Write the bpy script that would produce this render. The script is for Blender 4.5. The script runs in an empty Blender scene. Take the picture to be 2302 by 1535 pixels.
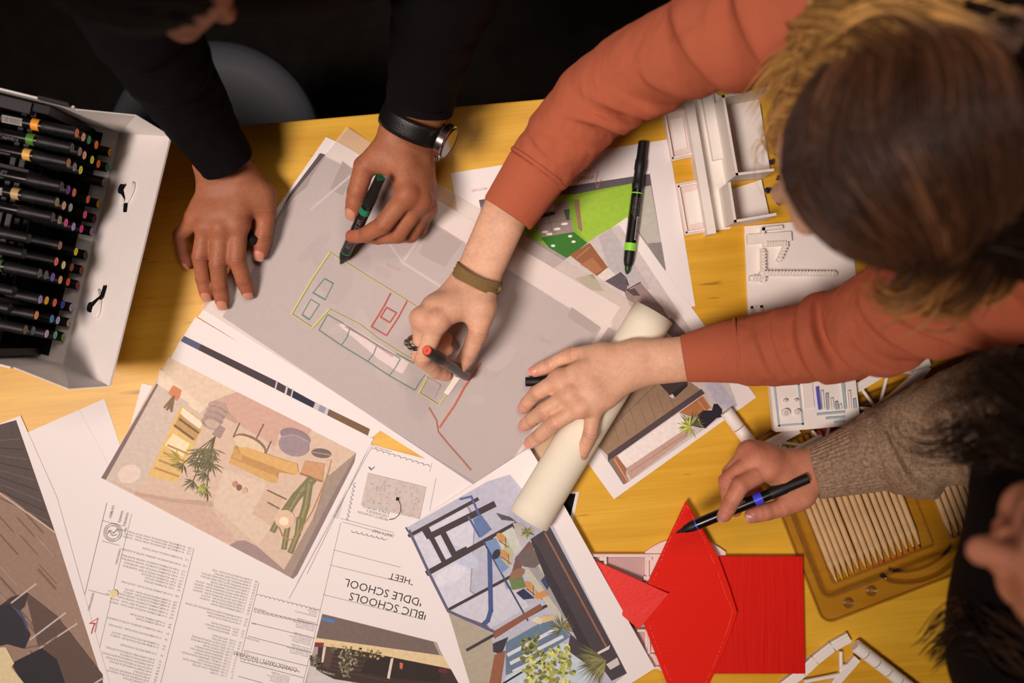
import bpy, bmesh, math, random
import numpy as np
from mathutils import Vector, Matrix

# ------------------------------------------------------------------ camera, world, lights
scene = bpy.context.scene
COL = scene.collection
random.seed(7)
RNG = np.random.default_rng(7)

TZ = 0.74                    # table top height (m)
H = 1.276                    # camera height above the table top
S = 0.00057                  # metres per photo pixel on the table top
CX, CY = 1151.0, 767.5       # image centre

cam_d = bpy.data.cameras.new('camera')
cam = bpy.data.objects.new('camera', cam_d)
COL.objects.link(cam)
cam.location = (0, 0, TZ + H)
cam.rotation_euler = (0, 0, 0)
cam_d.sensor_width = 36.0
cam_d.lens = 36.0 * (H / S) / 2302.0
cam_d.clip_start = 0.02
cam_d.dof.use_dof = True
cam_d.dof.focus_distance = H - 0.03
cam_d.dof.aperture_fstop = 1.8
scene.camera = cam

world = bpy.data.worlds.new('world')
scene.world = world
world.use_nodes = True
world.node_tree.nodes['Background'].inputs[0].default_value = (1.0, 0.78, 0.66, 1)
world.node_tree.nodes['Background'].inputs[1].default_value = 0.02


def area_light(name, loc, target, size, power, color, size_y=None):
    l = bpy.data.lights.new(name, 'AREA')
    l.shape = 'RECTANGLE'
    l.size = size
    l.size_y = size_y or size
    l.energy = power
    l.color = color
    o = bpy.data.objects.new(name, l)
    COL.objects.link(o)
    o.location = loc
    d = Vector(target) - Vector(loc)
    o.rotation_euler = d.to_track_quat('-Z', 'Y').to_euler()
    return o


# large soft track spot, high on the left: its pool of light covers the table and fades towards the far right
sp_d = bpy.data.lights.new('track_spot', 'SPOT')
sp_d.energy = 1960
sp_d.color = (1.0, 0.83, 0.77)
sp_d.shadow_soft_size = 1.0
sp_d.spot_size = math.radians(21.5)
sp_d.spot_blend = 0.75
sp = bpy.data.objects.new('track_spot', sp_d)
COL.objects.link(sp)
sp.location = (-2.4, -1.1, TZ + 5.4)
sp.rotation_euler = (Vector((-0.24, 0.0, TZ)) - Vector(sp.location)).to_track_quat('-Z', 'Y').to_euler()
area_light('ceiling_light_panel', (0.3, 0.85, TZ + 2.2), (0.1, 0.1, TZ), 0.6, 12, (1.0, 0.82, 0.75), 0.6)

scene.view_settings.view_transform = 'Standard'
scene.view_settings.look = 'None'
scene.view_settings.gamma = 1.0
scene.view_settings.use_curve_mapping = False
scene.view_settings.exposure = 0.0


# ------------------------------------------------------------------ helpers
def W(px, py, h=0.0):
    """photo pixel + height above the table (mm) -> world point"""
    f = S * (1.0 - h * 0.001 / H)
    return Vector(((px - CX) * f, (CY - py) * f, TZ + h * 0.001))


def lin(c):
    """sRGB 0-255 -> linear"""
    out = []
    for v in c[:3]:
        v = v / 255.0
        out.append(v / 12.92 if v <= 0.04045 else ((v + 0.055) / 1.055) ** 2.4)
    return tuple(out)


MATS = {}


def mat(name, color=(200, 200, 200), rough=0.5, spec=0.5, metal=0.0, noise=0.0, nscale=40.0, bump=0.0, bscale=400.0,
        attr=None, sss=0.0, alpha=1.0, trans=0.0, coat=0.0, sheen=0.0):
    if name in MATS:
        return MATS[name]
    m = bpy.data.materials.new(name)
    m.use_nodes = True
    nt = m.node_tree
    b = nt.nodes['Principled BSDF']
    L = nt.links
    c = lin(color)
    b.inputs['Base Color'].default_value = (*c, 1)
    b.inputs['Roughness'].default_value = rough
    b.inputs['Specular IOR Level'].default_value = spec
    b.inputs['Metallic'].default_value = metal
    if coat:
        b.inputs['Coat Weight'].default_value = coat
        b.inputs['Coat Roughness'].default_value = 0.15
    if sheen:
        b.inputs['Sheen Weight'].default_value = sheen
        b.inputs['Sheen Roughness'].default_value = 0.5
        b.inputs['Sheen Tint'].default_value = (*c, 1)
    if sss:
        b.inputs['Subsurface Weight'].default_value = sss
        b.inputs['Subsurface Radius'].default_value = (1.0, 0.35, 0.2)
        b.inputs['Subsurface Scale'].default_value = 0.004
    if alpha < 1:
        b.inputs['Alpha'].default_value = alpha
    if trans:
        b.inputs['Transmission Weight'].default_value = trans
    src = None
    if attr:
        a = nt.nodes.new('ShaderNodeAttribute')
        a.attribute_name = attr
        src = a.outputs['Color']
        L.new(src, b.inputs['Base Color'])
    if noise:
        tc = nt.nodes.new('ShaderNodeTexCoord')
        n = nt.nodes.new('ShaderNodeTexNoise')
        n.inputs['Scale'].default_value = nscale
        n.inputs['Detail'].default_value = 4
        L.new(tc.outputs['Object'], n.inputs['Vector'])
        r = nt.nodes.new('ShaderNodeMapRange')
        r.inputs['To Min'].default_value = 1 - noise
        r.inputs['To Max'].default_value = 1 + noise
        r.inputs['From Min'].default_value = 0.25
        r.inputs['From Max'].default_value = 0.75
        L.new(n.outputs['Fac'], r.inputs['Value'])
        mx = nt.nodes.new('ShaderNodeVectorMath')
        mx.operation = 'SCALE'
        if src is None:
            rgb = nt.nodes.new('ShaderNodeRGB')
            rgb.outputs[0].default_value = (*c, 1)
            src = rgb.outputs[0]
        L.new(src, mx.inputs[0])
        L.new(r.outputs[0], mx.inputs['Scale'])
        L.new(mx.outputs[0], b.inputs['Base Color'])
    if bump:
        tc = nt.nodes.new('ShaderNodeTexCoord')
        n = nt.nodes.new('ShaderNodeTexNoise')
        n.inputs['Scale'].default_value = bscale
        n.inputs['Detail'].default_value = 3
        L.new(tc.outputs['Object'], n.inputs['Vector'])
        bp = nt.nodes.new('ShaderNodeBump')
        bp.inputs['Strength'].default_value = bump
        bp.inputs['Distance'].default_value = 0.001
        L.new(n.outputs['Fac'], bp.inputs['Height'])
        L.new(bp.outputs[0], b.inputs['Normal'])
    MATS[name] = m
    return m


def tagged(o, label=None, category=None, group=None, kind=None):
    if label:
        o['label'] = label
    if category:
        o['category'] = category
    if group:
        o['group'] = group
    if kind:
        o['kind'] = kind
    return o


def thing(name, loc, label, category, group=None):
    o = bpy.data.objects.new(name, None)
    o.empty_display_size = 0.02
    COL.objects.link(o)
    o.location = loc
    return tagged(o, label, category, group)


class MB:
    """collects geometry in world space; build() links it as ONE mesh object"""

    def __init__(self):
        self.v, self.f, self.m, self.c = [], [], [], []

    def add(self, verts, faces, mi=0, col=None):
        o = len(self.v)
        self.v.extend([tuple(p) for p in verts])
        for f in faces:
            self.f.append([i + o for i in f])
            self.m.append(mi)
            self.c.append(col)
        return self

    def box_pts(self, p8, mi=0, col=None):
        """8 points: bottom 4 (ccw), top 4"""
        return self.add(p8, [[3, 2, 1, 0], [4, 5, 6, 7], [0, 1, 5, 4], [1, 2, 6, 5], [2, 3, 7, 6], [3, 0, 4, 7]], mi, col)

    def prism(self, poly, z0, z1, mi=0, col=None):
        """poly: xy points (any order), extruded from z0 to z1"""
        a = 0
        n = len(poly)
        for i in range(n):
            x0, y0 = poly[i][0], poly[i][1]
            x1, y1 = poly[(i + 1) % n][0], poly[(i + 1) % n][1]
            a += x0 * y1 - x1 * y0
        p = list(poly) if a > 0 else list(poly)[::-1]
        vs = [(q[0], q[1], z0) for q in p] + [(q[0], q[1], z1) for q in p]
        fs = [list(range(n))[::-1], list(range(n, 2 * n))]
        fs += [[i, (i + 1) % n, n + (i + 1) % n, n + i] for i in range(n)]
        return self.add(vs, fs, mi, col)

    def bar(self, a, b, w, z0, z1, mi=0, col=None):
        """box along a-b (xy), width w, between heights z0,z1"""
        a, b = Vector((a[0], a[1])), Vector((b[0], b[1]))
        d = (b - a).normalized()
        n = Vector((-d.y, d.x)) * (w / 2)
        return self.prism([a + n, a - n, b - n, b + n], z0, z1, mi, col)

    def tube(self, pts, radii, n=10, mi=0, col=None, cap=True):
        P = [Vector(p) for p in pts]
        if not hasattr(radii, '__len__'):
            radii = [radii] * len(P)
        vs, fs = [], []
        ref = None
        for i, p in enumerate(P):
            t = (P[min(i + 1, len(P) - 1)] - P[max(i - 1, 0)]).normalized()
            if ref is None:
                ref = t.orthogonal().normalized()
            ref = (ref - t * ref.dot(t)).normalized()
            bi = t.cross(ref)
            for k in range(n):
                an = 2 * math.pi * k / n
                vs.append(p + (ref * math.cos(an) + bi * math.sin(an)) * radii[i])
        for i in range(len(P) - 1):
            for k in range(n):
                fs.append([i * n + k, i * n + (k + 1) % n, (i + 1) * n + (k + 1) % n, (i + 1) * n + k])
        if cap:
            fs.append(list(range(n))[::-1])
            fs.append([(len(P) - 1) * n + k for k in range(n)])
        return self.add(vs, fs, mi, col)

    def mesh(self, name, mats, smooth=False, origin=(0, 0, 0)):
        me = bpy.data.meshes.new(name)
        ox, oy, oz = origin
        me.from_pydata([(x - ox, y - oy, z - oz) for x, y, z in self.v], [], self.f)
        for m in mats:
            me.materials.append(m)
        if len(mats) > 1:
            me.polygons.foreach_set('material_index', self.m)
        if any(c is not None for c in self.c):
            at = me.color_attributes.new('Col', 'FLOAT_COLOR', 'CORNER')
            arr = []
            for p, c in zip(me.polygons, self.c):
                cc = lin(c) if c is not None else (0.8, 0.8, 0.8)
                arr.extend([cc[0], cc[1], cc[2], 1.0] * p.loop_total)
            at.data.foreach_set('color', arr)
        if smooth:
            me.polygons.foreach_set('use_smooth', [True] * len(me.polygons))
            if smooth != 'all':
                try:
                    me.set_sharp_from_angle(angle=math.radians(smooth if smooth is not True else 40))
                except Exception:
                    pass
        me.update()
        return me

    def build(self, name, mats, parent=None, smooth=False, origin=None):
        if not isinstance(mats, (list, tuple)):
            mats = [mats]
        if parent is not None:
            org = parent.matrix_world.translation if parent.parent is None else None
            org = world_loc(parent)
        elif origin is not None:
            org = Vector(origin)
        else:
            a = np.array(self.v)
            org = Vector(((a[:, 0].min() + a[:, 0].max()) / 2, (a[:, 1].min() + a[:, 1].max()) / 2, a[:, 2].min()))
        o = bpy.data.objects.new(name, self.mesh(name, mats, smooth, org))
        COL.objects.link(o)
        if parent is not None:
            o.parent = parent
        else:
            o.location = org
        return o


def world_loc(o):
    p = Vector(o.location)
    while o.parent is not None:
        o = o.parent
        p = p + Vector(o.location)
    return p


def np_object(name, V, F, mats, parent, colors=None, smooth=True):
    """numpy verts/quads (world space) -> object; colors per vertex, linear"""
    org = np.array(world_loc(parent)) if parent is not None else np.zeros(3)
    me = bpy.data.meshes.new(name)
    V = np.asarray(V, dtype=np.float64) - org
    me.from_pydata(V.tolist(), [], F if isinstance(F, list) else F.tolist())
    for m in (mats if isinstance(mats, (list, tuple)) else [mats]):
        me.materials.append(m)
    if colors is not None:
        at = me.color_attributes.new('Col', 'FLOAT_COLOR', 'POINT')
        cc = np.ones((len(V), 4), dtype=np.float32)
        cc[:, :3] = colors
        at.data.foreach_set('color', cc.ravel())
    if smooth:
        me.polygons.foreach_set('use_smooth', [True] * len(me.polygons))
    me.update()
    o = bpy.data.objects.new(name, me)
    COL.objects.link(o)
    if parent is not None:
        o.parent = parent
    return o


def catmull(P, n):
    """smooth resample of rows of P (k x d) to n rows, plus arc parameter"""
    P = np.asarray(P, dtype=float)
    k = len(P)
    if k == 2:
        t = np.linspace(0, 1, n)[:, None]
        return P[0] * (1 - t) + P[1] * t
    Q = np.vstack([2 * P[0] - P[1], P, 2 * P[-1] - P[-2]])
    seg = np.linalg.norm(np.diff(P[:, :3], axis=0), axis=1)
    cum = np.concatenate([[0], np.cumsum(seg)])
    s = np.linspace(0, cum[-1], n)
    i = np.clip(np.searchsorted(cum, s, side='right') - 1, 0, k - 2)
    u = ((s - cum[i]) / seg[i])[:, None]
    p0, p1, p2, p3 = Q[i], Q[i + 1], Q[i + 2], Q[i + 3]
    return 0.5 * (2 * p1 + (p2 - p0) * u + (2 * p0 - 5 * p1 + 4 * p2 - p3) * u ** 2 + (3 * p1 - p0 - 3 * p2 + p3) * u ** 3)


def vnoise(x, y, seed=0):
    """cheap smooth 2d value noise, numpy"""
    r = np.random.default_rng(seed).random((64, 64))
    xi, yi = np.floor(x).astype(int), np.floor(y).astype(int)
    fx, fy = x - xi, y - yi
    fx, fy = fx * fx * (3 - 2 * fx), fy * fy * (3 - 2 * fy)
    g = lambda a, b: r[a % 64, b % 64]
    return (g(xi, yi) * (1 - fx) + g(xi + 1, yi) * fx) * (1 - fy) + (g(xi, yi + 1) * (1 - fx) + g(xi + 1, yi + 1) * fx) * fy - 0.5


# ------------------------------------------------------------------ implicit bodies (smooth union of tapered capsules)
class Field:
    def __init__(self, lo, hi, res):
        self.lo = np.array(lo, dtype=float)
        self.res = res
        self.n = np.ceil((np.array(hi) - self.lo) / res).astype(int) + 1
        self.ax = [(self.lo[i] + np.arange(self.n[i]) * res).astype(np.float32) for i in range(3)]

    def empty(self):
        return np.full(self.n, 0.05, dtype=np.float32)

    def cone(self, D, a, b, ra, rb, k):
        """smooth-union one round cone into D"""
        a, b = np.array(a, dtype=np.float32), np.array(b, dtype=np.float32)
        mg = max(ra, rb) + max(k, 0.001) + 3 * self.res
        lo = np.minimum(a, b) - mg
        hi = np.maximum(a, b) + mg
        i0 = np.clip(np.floor((lo - self.lo) / self.res).astype(int), 0, self.n)
        i1 = np.clip(np.ceil((hi - self.lo) / self.res).astype(int) + 1, 0, self.n)
        if np.any(i1 <= i0):
            return D
        X = self.ax[0][i0[0]:i1[0], None, None] - a[0]
        Y = self.ax[1][None, i0[1]:i1[1], None] - a[1]
        Z = self.ax[2][None, None, i0[2]:i1[2]] - a[2]
        d = b - a
        dd = float(d @ d) + 1e-12
        t = np.clip((X * d[0] + Y * d[1] + Z * d[2]) / dd, 0, 1)
        q = np.sqrt((X - t * d[0]) ** 2 + (Y - t * d[1]) ** 2 + (Z - t * d[2]) ** 2) - (ra + (rb - ra) * t)
        sl = (slice(i0[0], i1[0]), slice(i0[1], i1[1]), slice(i0[2], i1[2]))
        D[sl] = smin(D[sl], q, k)
        return D

    def ellipsoid(self, D, c, r, k, rot=None):
        c, r = np.array(c), np.array(r)
        X = self.ax[0][:, None, None] - c[0]
        Y = self.ax[1][None, :, None] - c[1]
        Z = self.ax[2][None, None, :] - c[2]
        if rot is not None:
            R = np.array(rot)
            X, Y, Z = (R[0, 0] * X + R[1, 0] * Y + R[2, 0] * Z, R[0, 1] * X + R[1, 1] * Y + R[2, 1] * Z,
                       R[0, 2] * X + R[1, 2] * Y + R[2, 2] * Z)
        q = np.sqrt((X / r[0]) ** 2 + (Y / r[1]) ** 2 + (Z / r[2]) ** 2)
        d = (q - 1) * r.min()
        return smin(D, d.astype(np.float32), k)

    def mesh(self, D):
        s = D < 0
        n = self.n
        c = np.zeros(n - 1, dtype=np.int8)
        for i in (0, 1):
            for j in (0, 1):
                for k in (0, 1):
                    c += s[i:n[0] - 1 + i, j:n[1] - 1 + j, k:n[2] - 1 + k]
        act = (c > 0) & (c < 8)
        I, J, K = np.nonzero(act)
        idx = -np.ones(n - 1, dtype=np.int64)
        idx[I, J, K] = np.arange(len(I))
        acc = np.zeros((len(I), 3))
        cnt = np.zeros(len(I))
        for ax in range(3):
            o1, o2 = [q for q in range(3) if q != ax]
            for u in (0, 1):
                for w in (0, 1):
                    off = [0, 0, 0]
                    off[o1], off[o2] = u, w
                    v0 = D[I + off[0], J + off[1], K + off[2]]
                    e = [0, 0, 0]
                    e[ax] = 1
                    v1 = D[I + off[0] + e[0], J + off[1] + e[1], K + off[2] + e[2]]
                    m = (v0 < 0) != (v1 < 0)
                    t = v0[m] / (v0[m] - v1[m])
                    acc[m, o1] += u
                    acc[m, o2] += w
                    acc[m, ax] += t
                    cnt[m] += 1
        V = (np.stack([I, J, K], 1) + acc / cnt[:, None]) * self.res + self.lo
        F = []
        for ax in range(3):
            o1, o2 = [(1, 2), (2, 0), (0, 1)][ax]
            sl0 = [slice(0, n[q]) for q in range(3)]
            sl1 = [slice(0, n[q]) for q in range(3)]
            sl0[ax] = slice(0, n[ax] - 1)
            sl1[ax] = slice(1, n[ax])
            a, b = s[tuple(sl0)], s[tuple(sl1)]
            E = np.argwhere(a != b)
            ok = (E[:, o1] > 0) & (E[:, o2] > 0) & (E[:, o1] < n[o1] - 1) & (E[:, o2] < n[o2] - 1)
            E = E[ok]
            ins = a[E[:, 0], E[:, 1], E[:, 2]]
            def cell(d1, d2):
                q = E.copy()
                q[:, o1] -= d1
                q[:, o2] -= d2
                return idx[q[:, 0], q[:, 1], q[:, 2]]
            quad = np.stack([cell(1, 1), cell(0, 1), cell(0, 0), cell(1, 0)], 1)
            quad[~ins] = quad[~ins][:, ::-1]
            F.append(quad)
        return V, np.concatenate(F)


def smin(a, b, k):
    if k <= 0:
        return np.minimum(a, b)
    h = np.maximum(k - np.abs(a - b), 0) / k
    return np.minimum(a, b) - h * h * k * 0.25
# ------------------------------------------------------------------ setting: floor, table, chair
def wood_material():
    m = bpy.data.materials.new('maple_veneer')
    m.use_nodes = True
    nt = m.node_tree
    L = nt.links
    b = nt.nodes['Principled BSDF']
    b.inputs['Roughness'].default_value = 0.38
    b.inputs['Specular IOR Level'].default_value = 0.35
    tc = nt.nodes.new('ShaderNodeTexCoord')
    mp = nt.nodes.new('ShaderNodeMapping')
    mp.inputs['Scale'].default_value = (3.0, 42.0, 3.0)
    L.new(tc.outputs['Object'], mp.inputs['Vector'])
    n1 = nt.nodes.new('ShaderNodeTexNoise')
    n1.inputs['Scale'].default_value = 1.0
    n1.inputs['Detail'].default_value = 6
    n1.inputs['Distortion'].default_value = 0.6
    L.new(mp.outputs[0], n1.inputs['Vector'])
    cr = nt.nodes.new('ShaderNodeValToRGB')
    e = cr.color_ramp.elements
    e[0].position, e[0].color = 0.28, (*lin((212, 158, 34)), 1)
    e[1].position, e[1].color = 0.72, (*lin((230, 182, 56)), 1)
    L.new(n1.outputs['Fac'], cr.inputs[0])
    # fine fibre
    mp2 = nt.nodes.new('ShaderNodeMapping')
    mp2.inputs['Scale'].default_value = (14.0, 420.0, 10.0)
    L.new(tc.outputs['Object'], mp2.inputs['Vector'])
    n2 = nt.nodes.new('ShaderNodeTexNoise')
    n2.inputs['Scale'].default_value = 1.0
    n2.inputs['Detail'].default_value = 3
    L.new(mp2.outputs[0], n2.inputs['Vector'])
    mr = nt.nodes.new('ShaderNodeMapRange')
    mr.inputs['From Min'].default_value = 0.3
    mr.inputs['From Max'].default_value = 0.7
    mr.inputs['To Min'].default_value = 0.93
    mr.inputs['To Max'].default_value = 1.05
    L.new(n2.outputs['Fac'], mr.inputs[0])
    # sparse dark flecks along the grain
    mp3 = nt.nodes.new('ShaderNodeMapping')
    mp3.inputs['Scale'].default_value = (16.0, 110.0, 10.0)
    L.new(tc.outputs['Object'], mp3.inputs['Vector'])
    n3 = nt.nodes.new('ShaderNodeTexNoise')
    n3.inputs['Scale'].default_value = 1.0
    n3.inputs['Detail'].default_value = 1
    L.new(mp3.outputs[0], n3.inputs['Vector'])
    r3 = nt.nodes.new('ShaderNodeMapRange')
    r3.inputs['From Min'].default_value = 0.73
    r3.inputs['From Max'].default_value = 0.80
    r3.inputs['To Min'].default_value = 1.0
    r3.inputs['To Max'].default_value = 0.55
    L.new(n3.outputs['Fac'], r3.inputs[0])
    mul = nt.nodes.new('ShaderNodeMath')
    mul.operation = 'MULTIPLY'
    L.new(mr.outputs[0], mul.inputs[0])
    L.new(r3.outputs[0], mul.inputs[1])
    sc = nt.nodes.new('ShaderNodeVectorMath')
    sc.operation = 'SCALE'
    L.new(cr.outputs[0], sc.inputs[0])
    L.new(mul.outputs[0], sc.inputs['Scale'])
    L.new(sc.outputs[0], b.inputs['Base Color'])
    return m


WOOD = wood_material()
M_BLACKP = mat('black_plastic', (16, 15, 16), 0.35, 0.4)
M_GREYP = mat('charcoal_plastic', (34, 32, 33), 0.5, 0.4)
M_WHITE = mat('white_paper', (238, 233, 230), 0.75, 0.2)
M_CARD = mat('white_cardboard', (232, 226, 220), 0.65, 0.25, noise=0.02, nscale=60)
M_INK = mat('print_ink', attr='Col', rough=0.6, spec=0.25, noise=0.09, nscale=170)
M_PLA = mat('white_printed_plastic', (246, 240, 231), 0.45, 0.4, bump=0.25, bscale=900)
M_RED = mat('red_printed_plastic', (226, 28, 10), 0.42, 0.4)
M_STEEL = mat('polished_steel', (190, 185, 180), 0.2, 0.5, metal=1.0)

b = MB()
b.prism([(-2.6, -2.4), (2.6, -2.4), (2.6, 2.6), (-2.6, 2.6)], -0.02, 0.0)
floor = b.build('floor', mat('dark_carpet', (20, 17, 14), 0.95, 0.1, noise=0.35, nscale=30, bump=0.6, bscale=500))
tagged(floor, kind='structure')

# table: top edge runs (540,282)->(1220,222), right edge passes (2262,780)
ANG = math.atan2(60, 680)
ux = Vector((math.cos(ANG), math.sin(ANG)))
uy = Vector((-math.sin(ANG), math.cos(ANG)))
p_top = W(540, 282).xy
p_right = W(2262, 780).xy
ct = p_right + uy * ((p_top - p_right).dot(uy))      # far right corner
TL_, TWD = 1.75, 1.05
tc0 = ct - ux * TL_ / 2 - uy * TWD / 2
table = thing('table', (tc0.x, tc0.y, 0.0), 'long wooden work table with golden maple top, covered in papers', 'table')
corners = [ct, ct - ux * TL_, ct - ux * TL_ - uy * TWD, ct - uy * TWD]
b = MB()
b.prism([(-TL_ / 2, -TWD / 2), (TL_ / 2, -TWD / 2), (TL_ / 2, TWD / 2), (-TL_ / 2, TWD / 2)], TZ - 0.03, TZ)
top = bpy.data.objects.new('table_top', b.mesh('table_top', [WOOD]))
COL.objects.link(top)
top.parent = table
top.rotation_euler = (0, 0, ANG)
bev = top.modifiers.new('edge', 'BEVEL')
bev.width, bev.segments = 0.002, 2
M_LEG = mat('dark_steel_leg', (40, 40, 42), 0.4, 0.5, metal=0.6)
for sx in (-1, 1):
    for sy in (-1, 1):
        c = tc0 + ux * (sx * (TL_ / 2 - 0.08)) + uy * (sy * (TWD / 2 - 0.08))
        b = MB()
        b.prism([(c.x - .025, c.y - .025), (c.x + .025, c.y - .025), (c.x + .025, c.y + .025), (c.x - .025, c.y + .025)], 0, TZ - 0.03)
        b.build('leg', M_LEG, table)

# round stool standing beyond the far table edge
cc = W(480, 332, -290)
stool = thing('stool', (cc.x, cc.y, 0), 'round slate grey stool in shadow beyond the far table edge', 'stool')
M_SLATE = mat('slate_shell', (34, 38, 46), 0.5, 0.4)
prof = [(0.0, 0.448), (0.08, 0.446), (0.13, 0.447), (0.155, 0.452), (0.167, 0.450), (0.171, 0.443), (0.168, 0.436), (0.15, 0.430), (0.0, 0.428)]
NS = 48
b = MB()
vs = [(cc.x + r * math.cos(2 * math.pi * k / NS), cc.y + r * math.sin(2 * math.pi * k / NS), z) for r, z in prof for k in range(NS)]
b.add(vs, [[i * NS + k, i * NS + (k + 1) % NS, (i + 1) * NS + (k + 1) % NS, (i + 1) * NS + k][::-1] for i in range(len(prof) - 1) for k in range(NS)])
b.build('seat', M_SLATE, stool, smooth=True)
for k in range(4):
    t = math.pi / 4 + k * math.pi / 2
    c, s_ = math.cos(t), math.sin(t)
    b = MB()
    b.tube([(cc.x + 0.11 * c, cc.y + 0.11 * s_, 0.432), (cc.x + 0.17 * c, cc.y + 0.17 * s_, 0.0)], [0.011, 0.010], 10)
    b.build('leg', M_LEG, stool, smooth=True)
b = MB()
b.tube([(cc.x + 0.152 * math.cos(t), cc.y + 0.152 * math.sin(t), 0.14) for t in np.linspace(0, 2 * math.pi, 33)], 0.007, 8, cap=False)
b.build('foot_ring', M_LEG, stool, smooth='all')
# ------------------------------------------------------------------ sheets of paper and what is printed on them
def sheet(name, pts, z, label, material=None, thick=0.15, category='paper', kind=None, zf=None):
    """pts: photo pixels of the outline on the table; z in mm above the table"""
    b = MB()
    if zf:
        w = [W(x, y, z + zf(x, y)) for x, y in pts]
        if sum(w[i].x * w[i - 1].y - w[i - 1].x * w[i].y for i in range(len(w))) > 0:
            w = w[::-1]
        n = len(w)
        b.add([p - Vector((0, 0, thick * 0.001)) for p in w] + w, [list(range(n))[::-1], list(range(n, 2 * n))] + [[i, (i + 1) % n, n + (i + 1) % n, n + i] for i in range(n)])
    else:
        w = [W(x, y, z) for x, y in pts]
        b.prism([(p.x, p.y) for p in w], TZ + (z - thick) * 0.001, TZ + z * 0.001)
    o = b.build(name, material or M_WHITE)
    return tagged(o, label, category, kind=kind)


_text_cache = {}


def text_geo(s):
    """2d verts / faces of a line of text, height of capitals = 1"""
    if s in _text_cache:
        return _text_cache[s]
    cu = bpy.data.curves.new('t', 'FONT')
    cu.body = s
    cu.resolution_u = 2
    ob = bpy.data.objects.new('t', cu)
    COL.objects.link(ob)
    dg = bpy.context.evaluated_depsgraph_get()
    dg.update()
    me = bpy.data.meshes.new_from_object(ob.evaluated_get(dg))
    k = 1.0 / 0.72
    vs = [(v.co.x * k, v.co.y * k) for v in me.vertices]
    fs = [list(p.vertices) for p in me.polygons]
    bpy.data.objects.remove(ob)
    bpy.data.curves.remove(cu)
    bpy.data.meshes.remove(me)
    _text_cache[s] = (vs, fs)
    return vs, fs


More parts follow.
